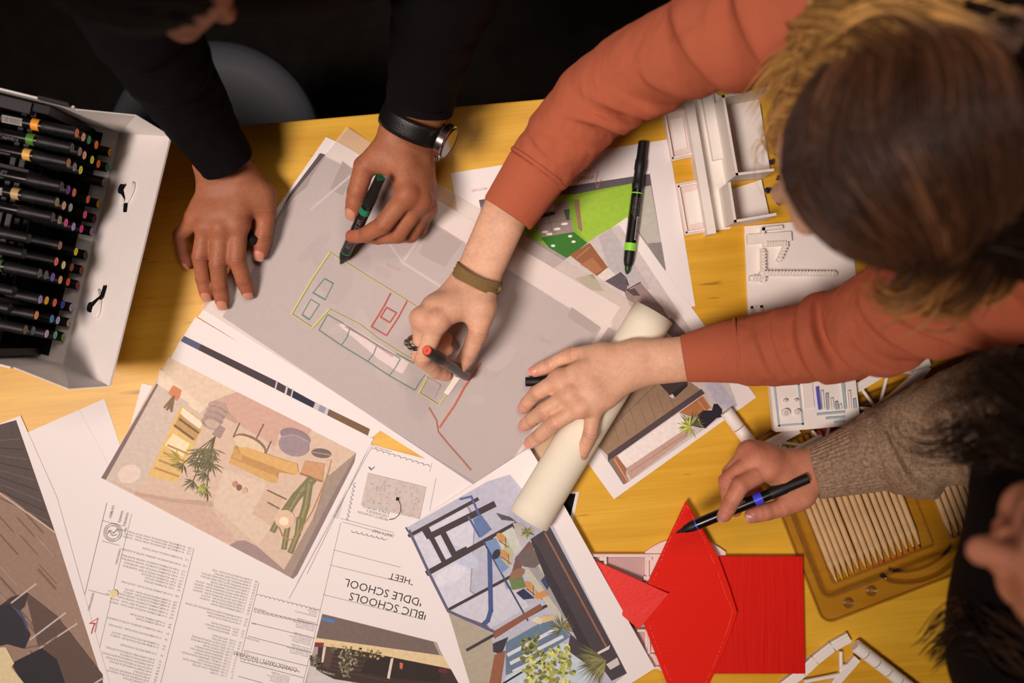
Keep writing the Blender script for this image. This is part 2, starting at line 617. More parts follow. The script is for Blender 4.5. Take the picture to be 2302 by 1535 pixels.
class Art:
    """flat print: coloured areas in photo pixels (or crop pixels through off/scale), each layer a hair above the last"""

    def __init__(self, z, off=(0, 0), scale=1.0, zf=None, fade=None):
        self.b = MB()
        self.fade = fade
        self.zf = zf
        self.z = z + 0.02
        self.off, self.k = off, scale

    def P(self, p):
        x, y = self.off[0] + p[0] * self.k, self.off[1] + p[1] * self.k
        return W(x, y, self.z + (self.zf(x, y) if self.zf else 0))

    def poly(self, col, pts):
        if self.fade:
            k, fc = self.fade
            col = tuple(c * (1 - k) + q * k for c, q in zip(col, fc))
        self.z += 0.006
        w = [self.P(p) for p in pts]
        a = sum(w[i].x * w[(i + 1) % len(w)].y - w[(i + 1) % len(w)].x * w[i].y for i in range(len(w)))
        if a < 0:
            w = w[::-1]
        self.b.add(w, [list(range(len(w)))], 0, col)
        return self

    def line(self, col, pts, wd, lift=True):
        if lift:
            self.z += 0.006
        k = 0
        z = self.z
        for p, q in zip(pts[:-1], pts[1:]):
            d = Vector((q[0] - p[0], q[1] - p[1]))
            if d.length < 1e-6:
                continue
            d.normalize()
            n = Vector((-d.y, d.x)) * wd / 2
            e = d * wd * 0.35
            self.poly(col, [(p[0] + n.x - e.x, p[1] + n.y - e.y), (q[0] + n.x + e.x, q[1] + n.y + e.y),
                            (q[0] - n.x + e.x, q[1] - n.y + e.y), (p[0] - n.x - e.x, p[1] - n.y - e.y)])
            k = (k + 1) % 4
            self.z = z + 0.0012 * k
        self.z = z + 0.008
        return self

    def ell(self, col, cx, cy, rx, ry, rot=0, n=20):
        c, s = math.cos(math.radians(rot)), math.sin(math.radians(rot))
        pts = []
        for i in range(n):
            a = 2 * math.pi * i / n
            x, y = rx * math.cos(a), ry * math.sin(a)
            pts.append((cx + x * c - y * s, cy + x * s + y * c))
        return self.poly(col, pts)

    def text(self, col, s, o, u, size, align='L'):
        """o: start in px, u: reading direction in px, size: cap height in px"""
        vs, fs = text_geo(s)
        if not vs:
            return self
        u = Vector(u).normalized()
        up = Vector((u.y, -u.x))
        w = max(v[0] for v in vs)
        x0 = {'L': 0, 'R': -w, 'C': -w / 2}[align]
        pts = [self.P((o[0] + (u.x * (x + x0) + up.x * y) * size, o[1] + (u.y * (x + x0) + up.y * y) * size)) for x, y in vs]
        self.b.add(pts, fs, 0, col)
        return self

    def leaves(self, col, c, n, length, a0, a1, wd, seed=0):
        """a fan of pointed leaves from c; angles in degrees (px frame)"""
        r = random.Random(seed)
        z = self.z
        for i in range(n):
            a = math.radians(a0 + (a1 - a0) * (i + r.random() * 0.8) / n)
            l = length * (0.6 + 0.4 * r.random())
            d = (math.cos(a), math.sin(a))
            nn = (-d[1] * wd, d[0] * wd)
            m = (c[0] + d[0] * l * 0.5 + nn[0] * 0.8, c[1] + d[1] * l * 0.5 + nn[1] * 0.8)
            kf = 0.75 + 0.5 * r.random()
            cc = tuple(max(0, min(255, v * kf)) for v in col)
            self.poly(cc, [c, (m[0] - nn[0] * .2, m[1] - nn[1] * .2), (c[0] + d[0] * l, c[1] + d[1] * l), (m[0] - nn[0] * 1.8, m[1] - nn[1] * 1.8)])
            self.z = z + 0.001 * (i % 6)
        self.z = z + 0.012
        return self

    def blobs(self, col, pts, r, n, seed=0):
        """foliage: many small patches inside a polygon's box"""
        rr = random.Random(seed)
        xs, ys = [p[0] for p in pts], [p[1] for p in pts]
        def inside(x, y):
            c = False
            for i in range(len(pts)):
                (x0, y0), (x1, y1) = pts[i], pts[i - 1]
                if (y0 > y) != (y1 > y) and x < (x1 - x0) * (y - y0) / (y1 - y0) + x0:
                    c = not c
            return c
        z = self.z
        k = 0
        while k < n:
            x, y = rr.uniform(min(xs), max(xs)), rr.uniform(min(ys), max(ys))
            k += 1
            if not inside(x, y):
                continue
            f = 0.6 + 0.8 * rr.random()
            self.ell(tuple(min(255, v * f) for v in col), x, y, r * rr.uniform(.5, 1.2), r * rr.uniform(.3, .8), rr.uniform(0, 180), 6)
            self.z = z + 0.001 * (k % 8)
        self.z = z + 0.014
        return self

    def build(self, parent, name='printed_image', material=None):
        return self.b.build(name, material or M_INK, parent)


def tris(pts):
    return pts


# ---- blank sheets at the left
sheet('blank_sheet', [(62, 972), (178, 921), (300, 1150), (190, 1345), (150, 1420), (60, 1200)], 0.55,
      'blank white sheet with one corner showing left of the title sheet')
sheet('blank_sheet', [(150, 934), (235, 896), (330, 1180), (200, 1190)], 0.35,
      'blank white sheet whose narrow tip pokes out towards the marker case')

# ---- construction title sheet, upside down
zt = 0.8
ttl = sheet('title_sheet', [(319, 861), (1230, 1104), (1090, 1640), (112, 1640), (165, 1435)], zt,
            'large construction title sheet printed upside down with sheet index and school name')
U = Vector((-0.966, -0.2588))
V = Vector((-0.2588, 0.966))
a = Art(zt)
INKC = (70, 66, 70)


def tl(o, s, sz=4.4, col=INKC, align='L'):
    a.text(col, s, o, U, sz, align)


col1 = [(487, '118', 'M-103B', 'PARTIAL MECHANICAL HVAC ROOF PLAN - NORTH'), (508, '117', 'M-102B', 'PARTIAL MECHANICAL HVAC PLAN - SOUTH'),
        (530, '116', 'M-101B', 'PARTIAL MECHANICAL HVAC PLAN - NORTH'), (578, '115', 'M-101A', 'MECHANICAL HVAC PLANS'),
        (625, '114', 'M-001', 'MECHANICAL GENERAL NOTES & LEGENDS'), (668, '113', 'P-904', 'PLUMBING DOMESTIC WATER ISOMETRICS'),
        (692, '112', 'P-903', 'PLUMBING DOMESTIC WATER ISOMETRICS'), (717, '111', 'P-902', 'PLUMBING WASTE & VENT ISOMETRICS'),
        (742, '110', 'P-901', 'PLUMBING WASTE & VENT ISOMETRICS'), (765, '109', 'P-601', 'PLUMBING SCHEDULES'),
        (787, '108', 'P-502', 'PLUMBING DETAILS'), (812, '107', 'P-501', 'PLUMBING DETAILS'), (860, '106', 'P-101C', 'PLUMBING ROOF PLAN - SOUTH PH3'),
        (908, '105', 'P-106B', 'PLUMBING ROOF PLAN - SOUTH'), (930, '104', 'P-105B', 'PLUMBING ROOF PLAN - NORTH'),
        (952, '103', 'P-104B', 'PLUMBING DOMESTIC WATER PLAN - SOUTH'), (977, '102', 'P-103B', 'PLUMBING DOMESTIC WATER PLAN - NORTH'),
        (1003, '101', 'P-102B', 'PLUMBING WASTE & VENT PLAN - SOUTH'), (1028, '100', 'P-101B', 'PLUMBING WASTE & VENT PLAN - NORTH'),
        (1078, '99', 'P-102A', 'PLUMBING ROOF PLAN'), (1100, '98', 'P-101A', 'PLUMBING PLANS'),
        (1148, '97', 'P-001', 'PLUMBING GENERAL NOTES & LEGENDS'), (1195, '96', 'F-101C', 'FIRE PROTECTION PLAN - SOUTH PH3'),
        (1245, '95', 'F-102B', 'FIRE PROTECTION PLAN - SOUTH'), (1268, '94', 'F-101B', 'FIRE PROTECTION PLAN - NORTH'),
        (1318, '93', 'F-101A', 'FIRE PROTECTION PLAN'), (1365, '92', 'A-605', 'CASEWORK SCHEDULES & DETAILS'),
        (1388, '91', 'A-604', 'PARTITION SCHEDULE'), (1412, '90', 'A-603', 'WINDOW SCHEDULE & ELEVATIONS'),
        (1437, '89', 'A-602', 'DOOR SCHEDULE & ELEVATIONS'), (1460, '88', 'A-601', 'FINISH SCHEDULES & DETAILS'), (1485, '87', 'A-505', 'DETAILS'),
        (1508, '86', 'A-504', 'DOOR & WINDOW DETAILS'), (1530, '85', 'A-503', 'INTERIOR DOOR & WINDOW DETAILS'), (1553, '84', 'A-502', 'DOOR DETAILS'),
        (1577, '83', 'A-501', 'DETAILS')]
for cy, n, code, t in col1:
    cx = 905 - (cy - 487) * 0.27
    x, y = 170 + cx * 0.29, 1090 + cy * 0.29
    tl((x, y), n)
    tl((x - 15, y - 4), code)
    tl((x - 31, y - 8.3), t)
col2 = ['S-304B|FOUNDATION PLAN - PH3', 'S-303B|SECTIONS AND DETAILS', 'S-302B|FRAMING SECTIONS AND DETAILS', 'S-301B|FRAMING SECTIONS AND DETAILS',
        'S-204B|FOUNDATION SECTIONS', 'S-203B|HIGH ROOF FRAMING PLAN - SOUTH', 'S-202B|HIGH ROOF FRAMING PLAN - NORTH', 'S-201B|LOW ROOF FRAMING PLAN - SOUTH',
        'S-103B|LOW ROOF FRAMING PLAN - NORTH', 'S-102B|FOUNDATION PLAN - SOUTH', 'S-101B|FOUNDATION PLAN - NORTH', 'S-100B|DIMENSIONED PLAN', '',
        'S-301A|FRAMING AND FOUNDATION SECTIONS', 'S-102A|ROOF FRAMING PLAN', 'S-101A|FOUNDATION PLAN', '', 'LP101|PLANTING PLAN', 'LI501|IRRIGATION DETAILS',
        'LI101|IRRIGATION PLAN', '', 'C-502|SITE DETAILS', 'C-501|SITE DETAILS', 'C-111|SITE UTILITY PLAN & PROFILE', 'C-110|SITE UTILITY PLAN & PROFILE',
        'C-109|SITE UTILITY PLAN', 'C-108|GRADING PLAN PHASE II', 'C-107|GRADING PLAN PHASE I & II', 'C-106|GRADING PLAN PHASE I',
        'C-105|OVERALL GRADING PLAN PHASE I', 'C-104|DEMOLITION PLAN', 'C-103|HORIZONTAL CONTROL PLAN', 'C-102|GENERAL CIVIL NOTES', 'C-101|COVER']
num = 38
for i, ln in enumerate(col2):
    x, y = 580 - i * 1.72, 1306 + i * 6.55
    if ln:
        code, t = ln.split('|')
        tl((x, y), str(num))
        num -= 1
        tl((x - 13, y - 3.5), code)
        tl((x - 31, y - 8.3), t)
# big title block
BK = (38, 34, 36)
a.text(BK, 'PUBLIC SCHOOLS', (788, 1331), U, 18.5, 'R')
a.text(BK, 'MIDDLE SCHOOL', (777, 1300), U, 18.5, 'R')
a.text(BK, 'SHEET', (877, 1287), U, 15.5, 'R')
a.text(BK, 'VICINITY MAP', (838, 1189), U, 7.0, 'R')
a.text(BK, 'CONSULTANTS / ENGINEERS', (669, 1502), U, 8.2)
for i, t in enumerate(['PROJECT LOCATION', '1720 AVENUE K', 'EUNICE, NM 88231']):
    a.text(BK, t, (873 + i * 1.6, 1166 - i * 7.4), U, 5.4)
a.text(INKC, 'LANDSCAPE', (598, 1372), U, 3.6)
a.text(INKC, 'MEP', (576, 1401), U, 3.8)
a.text(INKC, 'STRUCTURAL', (584, 1440), U, 3.8)
a.text(INKC, 'CIVIL', (560, 1468), U, 3.8)
rr = random.Random(3)
ENG = ['NELSON & COMPANY', '8201 MCKENZIE ST NE', 'ALBUQUERQUE, NM 87109', 'PHONE: 505 555 0142', 'CONTACT: ENGINEER']
for blk, (bx, by) in enumerate([(712, 1373), (706, 1405), (698, 1437), (693, 1463), (648, 1526)]):
    for j in range(5):
        a.text(INKC, ENG[j] if blk else ['LANDSCAPE ARCHITECTS', 'SUITE 200', 'PHONE: 505', 'CONTACT:', ''][j], (bx + j * 1.15, by + 12 - j * 4.4), U, 3.1)
for i in range(16):
    a.text(INKC, 'GENERAL NOTES'[: 8 + i % 5], (762 + i * 1.2, 1163 - i * 4.1), U, 2.6)
LN = (120, 112, 112)
for p, q in [((966, 1060), (982, 1000)), ((980, 1075), (966, 1148)), ((766, 1165), (885, 1197)), ((770, 1173), (892, 1207)), ((751, 1236), (900, 1275)),
             ((743, 1270), (905, 1309)), ((726, 1336), (950, 1392)), ((766, 1175), (690, 1500)), ((690, 1500), (680, 1540)),
             ((840, 1004), (880, 1015)), ((296, 1155), (165, 1700)), ((240, 1130), (180, 1380)), ((230, 1170), (276, 1182)), ((230, 1216), (268, 1226)),
             ((199, 1326), (243, 1338)), ((436, 1232), (355, 1560)), ((582, 1310), (540, 1480)), ((571, 1370), (715, 1405)), ((565, 1400), (708, 1435)),
             ((558, 1430), (700, 1467)), ((548, 1462), (690, 1497)), ((540, 1486), (684, 1524)), ((536, 1520), (600, 1538)),
             ((838, 1000), (650, 1345)), ((832, 1000), (690, 1290))]:
    a.line(LN, [p, q], 0.9)


def scallop(p, q, n, r, side=1):
    d = Vector((q[0] - p[0], q[1] - p[1])) / n
    for i in range(n):
        c = Vector(p) + d * (i + 0.5)
        base = math.atan2(d.y, d.x)
        pts = [(c.x + math.cos(base + math.pi * t / 5 * side) * d.length / 2, c.y + math.sin(base + math.pi * t / 5 * side) * r) for t in range(6)]
        a.line(LN, pts, 0.8, False)


scallop((576, 1338), (718, 1374), 14, 3.5, -1)
scallop((571, 1372), (700, 1400), 13, 3.5, 1)
scallop((540, 1482), (672, 1512), 14, 3, -1)
scallop((835, 1010), (965, 1050), 10, 4, -1)
scallop((800, 1085), (783, 1170), 9, 4, 1)
scallop((790, 1192), (870, 1211), 7, 4, 1)
# map with pin
a.poly((205, 194, 186), [(827, 1063), (958, 1095), (943, 1167), (811, 1135)])
for i in range(60):
    x, y = rr.uniform(0.04, 0.96), rr.uniform(0.05, 0.95)
    px = 827 + 131 * x - 16 * y
    py = 1063 + 32 * x + 72 * y
    d = (6, 1.5) if rr.random() < 0.55 else (-1.5, 6)
    k = rr.uniform(0.5, 1.4)
    a.line((150, 140, 138), [(px, py), (px + d[0] * k, py + d[1] * k)], 0.7, False)
a.poly((25, 22, 22), [(891, 1117), (898, 1118.5), (896.5, 1126), (889.5, 1124.5)])
arc = [(896, 1124), (901, 1136), (901, 1148), (895, 1159), (886, 1166), (875, 1168)]
a.line((40, 36, 36), arc, 1.4)
a.line((50, 46, 46), [(829, 1050), (834, 1056), (841, 1050)], 1.5)
# seal, red note, stain
for r in (20, 15.5):
    a.line((110, 104, 108), [(253 + r * math.cos(t * math.pi / 14), 1197 + r * math.sin(t * math.pi / 14)) for t in range(29)], 1.0)
a.line((80, 76, 84), [(240, 1200), (247, 1192), (255, 1199), (262, 1190), (266, 1196)], 0.9)
a.line((80, 76, 84), [(243, 1192), (252, 1204), (262, 1202)], 0.9)
a.text(INKC, 'SCHOOLS', (284, 1152), (-0.2588, 0.966), 5, 'L')
a.text(INKC, 'SCHOOL', (272, 1148), (-0.2588, 0.966), 5, 'L')
a.text(INKC, 'CO 88231', (252, 1136), (-0.2588, 0.966), 5, 'L')
a.text(INKC, 'SEAL', (281, 1186), (-0.2588, 0.966), 3.4)
a.text(INKC, 'CONSULTANTS', (268, 1232), (-0.2588, 0.966), 3.8)
a.text(INKC, 'EUNICE PUBLIC', (207, 1333), (-0.2588, 0.966), 4.2)
a.line((190, 50, 55), [(219, 1390), (201, 1401), (213, 1402), (208, 1412), (205, 1424)], 1.5)
a.line((190, 50, 55), [(219, 1390), (213, 1421)], 1.2)
a.ell((232, 214, 160), 256, 1334, 9, 9)
# school rendering at the bottom
k = Art(zt + 0.06, (500, 1150), 0.2508)
k.poly((176, 162, 150), [(895, 915), (1960, 1180), (2300, 1280), (2300, 1700), (700, 1700), (840, 1130)])
k.poly((228, 206, 160), [(840, 1130), (1930, 1285), (2300, 1340), (2300, 1450), (820, 1190)])
k.poly((118, 104, 96), [(895, 915), (1890, 1165), (1945, 1285), (840, 1130)])
k.poly((206, 204, 200), [(780, 1380), (1160, 1500), (1150, 1700), (730, 1700)])
k.poly((62, 46, 40), [(860, 1200), (1200, 1240), (1950, 1390), (2300, 1470), (2300, 1700), (1000, 1500), (840, 1420)])
k.poly((86, 66, 56), [(930, 1215), (1010, 1220), (960, 1400), (900, 1390)])
for yy in range(5):
    k.line((96, 78, 66), [(930, 1250 + yy * 38), (1500, 1330 + yy * 48)], 4, False)
k.poly((45, 35, 32), [(1290, 1330), (1480, 1300), (1700, 1340), (1960, 1400), (1950, 1530), (1500, 1490), (1240, 1440)])
k.poly((225, 212, 195), [(1510, 1315), (1535, 1310), (1498, 1500), (1475, 1490)])
k.poly((225, 212, 195), [(905, 1210), (930, 1210), (905, 1350), (885, 1350)])
k.poly((130, 46, 56), [(830, 1170), (910, 1175), (905, 1215), (825, 1210)])
k.blobs((120, 116, 90), [(1030, 1290), (1150, 1200), (1230, 1300), (1160, 1490), (1060, 1470)], 16, 150, 5)
k.blobs((140, 136, 80), [(920, 1180), (1440, 1250), (1440, 1330), (920, 1230)], 18, 90, 6)
k.blobs((90, 88, 70), [(790, 1290), (890, 1290), (880, 1390), (785, 1380)], 14, 60, 7)
k.poly((205, 110, 80), [(1590, 1350), (1620, 1360), (1610, 1415), (1590, 1405)])
k.poly((110, 40, 50), [(1940, 1400), (2010, 1410), (2010, 1450), (1935, 1440)])
k.poly((80, 130, 190), [(895, 945), (1010, 970), (1005, 1000), (890, 970)])
k.text((225, 215, 205), 'CAFETERIA GYM', (1010, 1455), (-0.966, -0.26), 17)
a.build(ttl)
k.build(ttl)

# ---- large plan sheet under the tracing paper
zp = 1.5
plan = sheet('plan_sheet', [(733, 308), (765, 322), (1395, 690), (1118, 1132), (445, 712), (520, 615)], zp,
             'large white sheet with a grey printed floor plan under the tracing paper')
a = Art(zp)
a.poly((170, 164, 168), [(716, 345), (760, 365), (1352, 738), (1098, 1112), (500, 712), (560, 622), (612, 506), (700, 400)])
a.poly((92, 80, 84), [(720, 344), (733, 348), (700, 398), (690, 420), (665, 440), (612, 508), (607, 515), (655, 430)])
a.poly((120, 112, 116), [(770, 362), (800, 385), (770, 440), (742, 425)])
a.line((206, 198, 200), [(800, 385), (700, 470)], 5)
a.line((206, 198, 200), [(968, 500), (905, 590), (1080, 700)], 6)
a.line((206, 198, 200), [(905, 590), (870, 540)], 5)
a.poly((140, 130, 134), [(975, 505), (1040, 545), (1000, 600), (940, 570)])
a.poly((140, 130, 134), [(1285, 690), (1350, 735), (1335, 752), (1275, 712)])
a.line((235, 228, 228), [(1370, 728), (1110, 1120)], 13)
a.poly((146, 136, 140), [(1368, 735), (1385, 745), (1140, 1105), (1125, 1095)])
rp = random.Random(5)
for i in range(44):
    x, y = rp.uniform(680, 1250), rp.uniform(480, 900)
    if not (0.66 * (x - 600) + 420 < y < 0.66 * (x - 600) + 690):
        continue
    a.ell((180, 174, 178) if i % 2 else (160, 153, 158), x, y, rp.uniform(15, 50), rp.uniform(10, 26), rp.uniform(0, 180), 14)
for t, o in [('BREAK', (886, 598)), ('OPEN', (1228, 764)), ('PLAY', (905, 865)), ('TOYS', (1120, 560))]:
    a.text((168, 96, 110), t, (o[0] + 14, o[1] + 4), (-0.93, -0.36), 8)
a.poly((235, 225, 226), [(760, 730), (775, 725), (920, 815), (905, 840), (895, 836), (850, 806)])
a.line((214, 150, 158), [(780, 735), (890, 800)], 3)
a.build(plan)

# ---- dark interior print, mostly covered
zd = 1.1
dk = sheet('interior_print', [(440, 712), (862, 962), (835, 985), (640, 1200), (300, 960), (404, 768)], zd,
           'print showing only a thin dark blue and brown strip beside the plan sheet', category='print')
a = Art(zd, (380, 690), 0.2172)
a.poly((66, 56, 60), [(155, 298), (700, 565), (1120, 770), (1490, 975), (2080, 1262), (2040, 1390), (100, 420)])
a.poly((84, 92, 122), [(155, 298), (330, 385), (300, 450), (120, 350)])
a.poly((120, 94, 66), [(1655, 1058), (2080, 1262), (2040, 1390), (1640, 1160)])
a.poly((30, 34, 60), [(1280, 860), (1500, 980), (1480, 1060), (1260, 960)])
for x, w in ((1110, 16), (1215, 22), (1275, 14)):
    a.line((205, 198, 205), [(x + 8, 770 + (x - 1110) * 0.5), (x - 16, 870 + (x - 1110) * 0.5)], w)
a.poly((200, 196, 200), [(1515, 985), (1655, 1055), (1630, 1150), (1490, 1050)])
a.poly((150, 150, 170), [(1560, 1010), (1625, 1040), (1605, 1110), (1540, 1075)])
a.build(dk)

# ---- living room print
zl = 1.45
lv = sheet('living_room_print', [(405, 766), (840, 986), (666, 1312), (657, 1302), (228, 1078), (330, 900)], zl,
           'photo print of a cream living room with ochre sofa, palm and cactus, upside down', category='print')
a = Art(zl, (200, 740), 0.3778, fade=(0.2, (222, 200, 180)))
a.poly((214, 190, 166), [(475, 165), (1590, 735), (1215, 1485), (75, 885)])
a.poly((226, 207, 178), [(475, 165), (880, 372), (725, 430), (690, 470), (420, 300)])
a.poly((236, 222, 196), [(420, 235), (690, 470), (660, 500), (405, 330)])
a.poly((206, 194, 180), [(412, 330), (600, 440), (540, 520), (360, 880), (290, 960), (75, 885)])
a.poly((204, 164, 146), [(880, 372), (1325, 595), (1300, 640), (1130, 620), (1110, 700), (880, 560), (820, 450), (725, 430)])
a.poly((184, 150, 132), [(820, 470), (885, 545), (870, 560), (800, 520)])
a.poly((206, 176, 158), [(90, 880), (290, 970), (700, 1030), (740, 1080), (880, 1260), (800, 1265)])
a.poly((222, 202, 178), [(800, 830), (1060, 920), (970, 1095), (1090, 1170), (1010, 1290), (740, 1050)])
a.poly((208, 182, 156), [(1060, 950), (1160, 1000), (1090, 1175), (970, 1095)])
a.poly((104, 88, 88), [(402, 322), (413, 330), (100, 895), (72, 885)])
a.poly((150, 134, 122), [(1590, 735), (1215, 1485), (1150, 1450), (1330, 1130), (1420, 870), (1440, 860)])
a.poly((120, 106, 106), [(1590, 735), (1580, 790), (1240, 1460), (1215, 1485), (1200, 1478), (1400, 1080)])
a.poly((150, 128, 128), [(835, 1285), (880, 1258), (930, 1256), (1000, 1290), (1170, 1440), (1160, 1452)])
a.poly((190, 158, 142), [(270, 965), (500, 1010), (735, 1022), (742, 1056), (500, 1030), (275, 988)])
a.ell((232, 216, 200), 240, 860, 70, 55, -20)
# window
a.poly((226, 190, 104), [(545, 450), (690, 560), (520, 910), (352, 872)])
a.poly((250, 240, 214), [(555, 465), (680, 560), (650, 600), (545, 500)])
a.poly((190, 148, 76), [(540, 505), (668, 600), (630, 665), (510, 570)])
for d in (0, 38):
    a.line((96, 76, 62), [(540 - d * .8, 535 + d), (650 - d * .8, 615 + d)], 14)
a.poly((252, 236, 190), [(500, 620), (600, 680), (560, 760), (450, 690)])
for i in range(4):
    a.line((176, 132, 70), [(470 - i * 25, 690 + i * 45), (585 - i * 18, 740 + i * 45)], 12)
# terracotta pot + stems
a.poly((206, 122, 78), [(500, 332), (552, 362), (542, 402), (522, 428), (470, 382)])
for d in ((450, 465), (465, 478), (490, 488), (478, 470)):
    a.line((112, 90, 52), [(505, 400), d], 14)
# ribbed stool
a.ell((172, 146, 134), 770, 480, 55, 50)
for i in range(4):
    a.ell((176 - 4 * i, 150 - 3 * i, 138), 768 - i * 14, 465 + i * 32, 62, 34, 20)
    a.ell((146, 122, 112), 768 - i * 14 + 3, 476 + i * 32, 56, 14, 20)
a.ell((196, 172, 156), 735, 565, 48, 24, 20)
# palm in a pot
a.poly((152, 130, 122), [(775, 570), (812, 590), (780, 650), (728, 625)])
for tip in ((560, 800), (620, 900), (690, 850), (720, 780), (640, 780), (700, 950)):
    a.line((72, 72, 44), [(750, 640), ((750 + tip[0]) / 2 - 10, (640 + tip[1]) / 2), tip], 6)
    a.leaves((76, 82, 46), tip, 10, 90, 60, 200, 5, tip[0])
    a.leaves((88, 92, 50), ((750 + tip[0]) / 2, (640 + tip[1]) / 2), 10, 100, 20, 190, 5, tip[1])
a.leaves((150, 168, 60), (660, 930), 12, 75, -20, 120, 5, 4)
a.leaves((170, 160, 60), (540, 770), 12, 100, 120, 250, 5, 9)
# round table with three legs
for p, q in (((895, 560), (858, 640)), ((1038, 566), (990, 660)), ((1082, 668), (1050, 740))):
    a.line((110, 84, 66), [p, q], 8)
a.ell((120, 92, 70), 958, 683, 104, 46, 27)
a.ell((226, 206, 166), 954, 689, 100, 40, 27)
# grey pouf
a.ell((128, 114, 122), 1228, 640, 95, 45, 20)
a.ell((142, 128, 138), 1220, 690, 94, 66, 15)
a.line((176, 164, 168), [(1140, 640), (1220, 630), (1310, 670)], 4)
# dark oval mirror
a.ell((92, 82, 78), 1382, 738, 60, 28, 8)
a.line((190, 170, 150), [(1328, 730), (1438, 748)], 4)
# ochre sofa
a.poly((186, 138, 70), [(870, 690), (910, 720), (1240, 800), (1246, 850), (1225, 868), (1130, 850), (1110, 915), (1080, 912), (834, 790)])
a.poly((210, 164, 88), [(840, 765), (1130, 880), (1108, 916), (1075, 910), (834, 795)])
a.poly((220, 172, 92), [(890, 705), (930, 700), (1235, 800), (1246, 850), (1225, 868), (905, 745)])
a.poly((204, 156, 84), [(862, 700), (915, 755), (905, 785), (850, 760)])
# basket + cactus
a.poly((200, 146, 98), [(1285, 782), (1402, 800), (1388, 905), (1254, 862)])
a.line((150, 102, 64), [(1258, 858), (1386, 905)], 12)
for pts, w in (([(1320, 900), (1230, 1000), (1160, 1100)], 56), ([(1310, 920), (1290, 1050), (1250, 1180)], 44), ([(1250, 980), (1190, 1080), (1130, 1130), (1095, 1195)], 36),
               ([(1250, 1130), (1240, 1220), (1200, 1320)], 34), ([(1180, 1180), (1160, 1300)], 32)):
    a.line((104, 106, 62), pts, w)
    a.line((140, 138, 84), pts, w * 0.3)
# globe lamp
a.line((170, 130, 70), [(1440, 780), (1420, 860), (1330, 1080), (1230, 1240), (1190, 1255), (1150, 1230), (1130, 1180)], 6)
a.ell((222, 192, 160), 1165, 1130, 60, 56)
a.ell((255, 236, 200), 1160, 1142, 28, 26)
for x, y, c in ((868, 922, (190, 130, 100)), (892, 942, (110, 80, 72)), (926, 960, (216, 176, 140))):
    a.ell(c, x, y, 16, 18)
for p, q in (((1060, 958), (1172, 1012)), ((1062, 1030), (1130, 1068))):
    a.line((110, 84, 66), [p, q], 6)
a.line((196, 160, 120), [(1440, 780), (1330, 1150)], 4)
a.build(lv)

# ---- dark wood floor print, bottom left
zf = 1.2
fl = sheet('floor_print', [(46, 934), (128, 1118), (188, 1330), (248, 1540), (230, 1620), (-160, 1620), (-160, 1015)], zf,
           'photo print of grey wood flooring with black chairs at the left corner', category='print')
a = Art(zf, (0, 880), 0.427)
a.poly((150, 124, 106), [(-200, 230), (85, 150), (290, 740), (545, 1540), (-200, 1540)])
a.poly((84, 72, 68), [(-200, 230), (85, 150), (288, 735), (0, 520), (-200, 400)])
for i in range(9):
    a.line((64, 54, 52) if i % 2 else (104, 90, 84), [(-60, 260 + i * 34), (104 + i * 19, 250 + i * 54)], 6)
a.line((206, 184, 160), [(-40, 508), (290, 742)], 7)
rf = random.Random(9)
for i in range(60):
    x, y = rf.uniform(-30, 480), rf.uniform(560, 1500)
    if x > 180 + (y - 640) * 0.319:
        continue
    a.line((168, 142, 122) if i % 2 else (122, 98, 84), [(x, y), (x + 90, y + 100)], rf.uniform(4, 12), False)
a.poly((92, 72, 62), [(130, 1050), (300, 1180), (540, 1490), (540, 1540), (330, 1540), (200, 1340)])
a.poly((62, 48, 44), [(-30, 1150), (60, 1080), (150, 1060), (130, 1130), (60, 1200)])
a.poly((34, 32, 44), [(-50, 1140), (45, 1115), (110, 1170), (160, 1280), (130, 1355), (40, 1330), (-50, 1350)])
a.poly((28, 26, 34), [(60, 1430), (220, 1350), (300, 1410), (345, 1540), (120, 1540)])
a.poly((64, 74, 110), [(50, 1120), (110, 1160), (140, 1220), (150, 1275), (120, 1200), (80, 1150)])
for p, q in (((60, 1112), (190, 1012)), ((160, 1305), (345, 1165)), ((210, 1350), (405, 1222)), ((500, 1535), (540, 1510))):
    a.line((190, 180, 176), [p, q], 9)
a.line((120, 96, 86), [(135, 1350), (250, 1330), (300, 1290)], 7)
a.poly((222, 206, 160), [(-60, 1350), (30, 1345), (75, 1430), (60, 1450), (130, 1540), (-60, 1540)])
a.build(fl)

# ---- window seat print, bottom centre
zw = 1.75
TILT = lambda x, y: 10.5 * ((x - 884) * 0.877 - (y - 1205) * 0.48) / 372
wp = sheet('window_print', [(884, 1205), (1190, 1006), (1262, 1125), (1472, 1502), (1380, 1560), (1035, 1600), (1018, 1535), (965, 1400), (924, 1306)], zw,
           'photo print of a room with tall dark window frames, counter and plants, bottom centre', category='print', zf=TILT)
a = Art(zw, (880, 1060), 0.3094, TILT)
a.poly((188, 190, 206), [(105, 410), (700, 70), (860, 20), (1180, 400), (1710, 1465), (1500, 1640), (690, 1640), (400, 1000)])
a.poly((212, 214, 226), [(150, 480), (560, 250), (860, 760), (410, 1000)])
a.poly((206, 208, 220), [(410, 1010), (860, 770), (1000, 980), (770, 1110), (690, 1140)])
a.ell((196, 204, 224), 520, 620, 130, 60, 30)
a.ell((222, 224, 232), 420, 760, 130, 60, -30)
a.poly((176, 168, 148), [(412, 1018), (720, 1170), (750, 1330), (690, 1640), (600, 1640)])
a.poly((130, 110, 96), [(415, 1012), (700, 1115), (735, 1170), (690, 1150)])
FRM = (66, 56, 58)
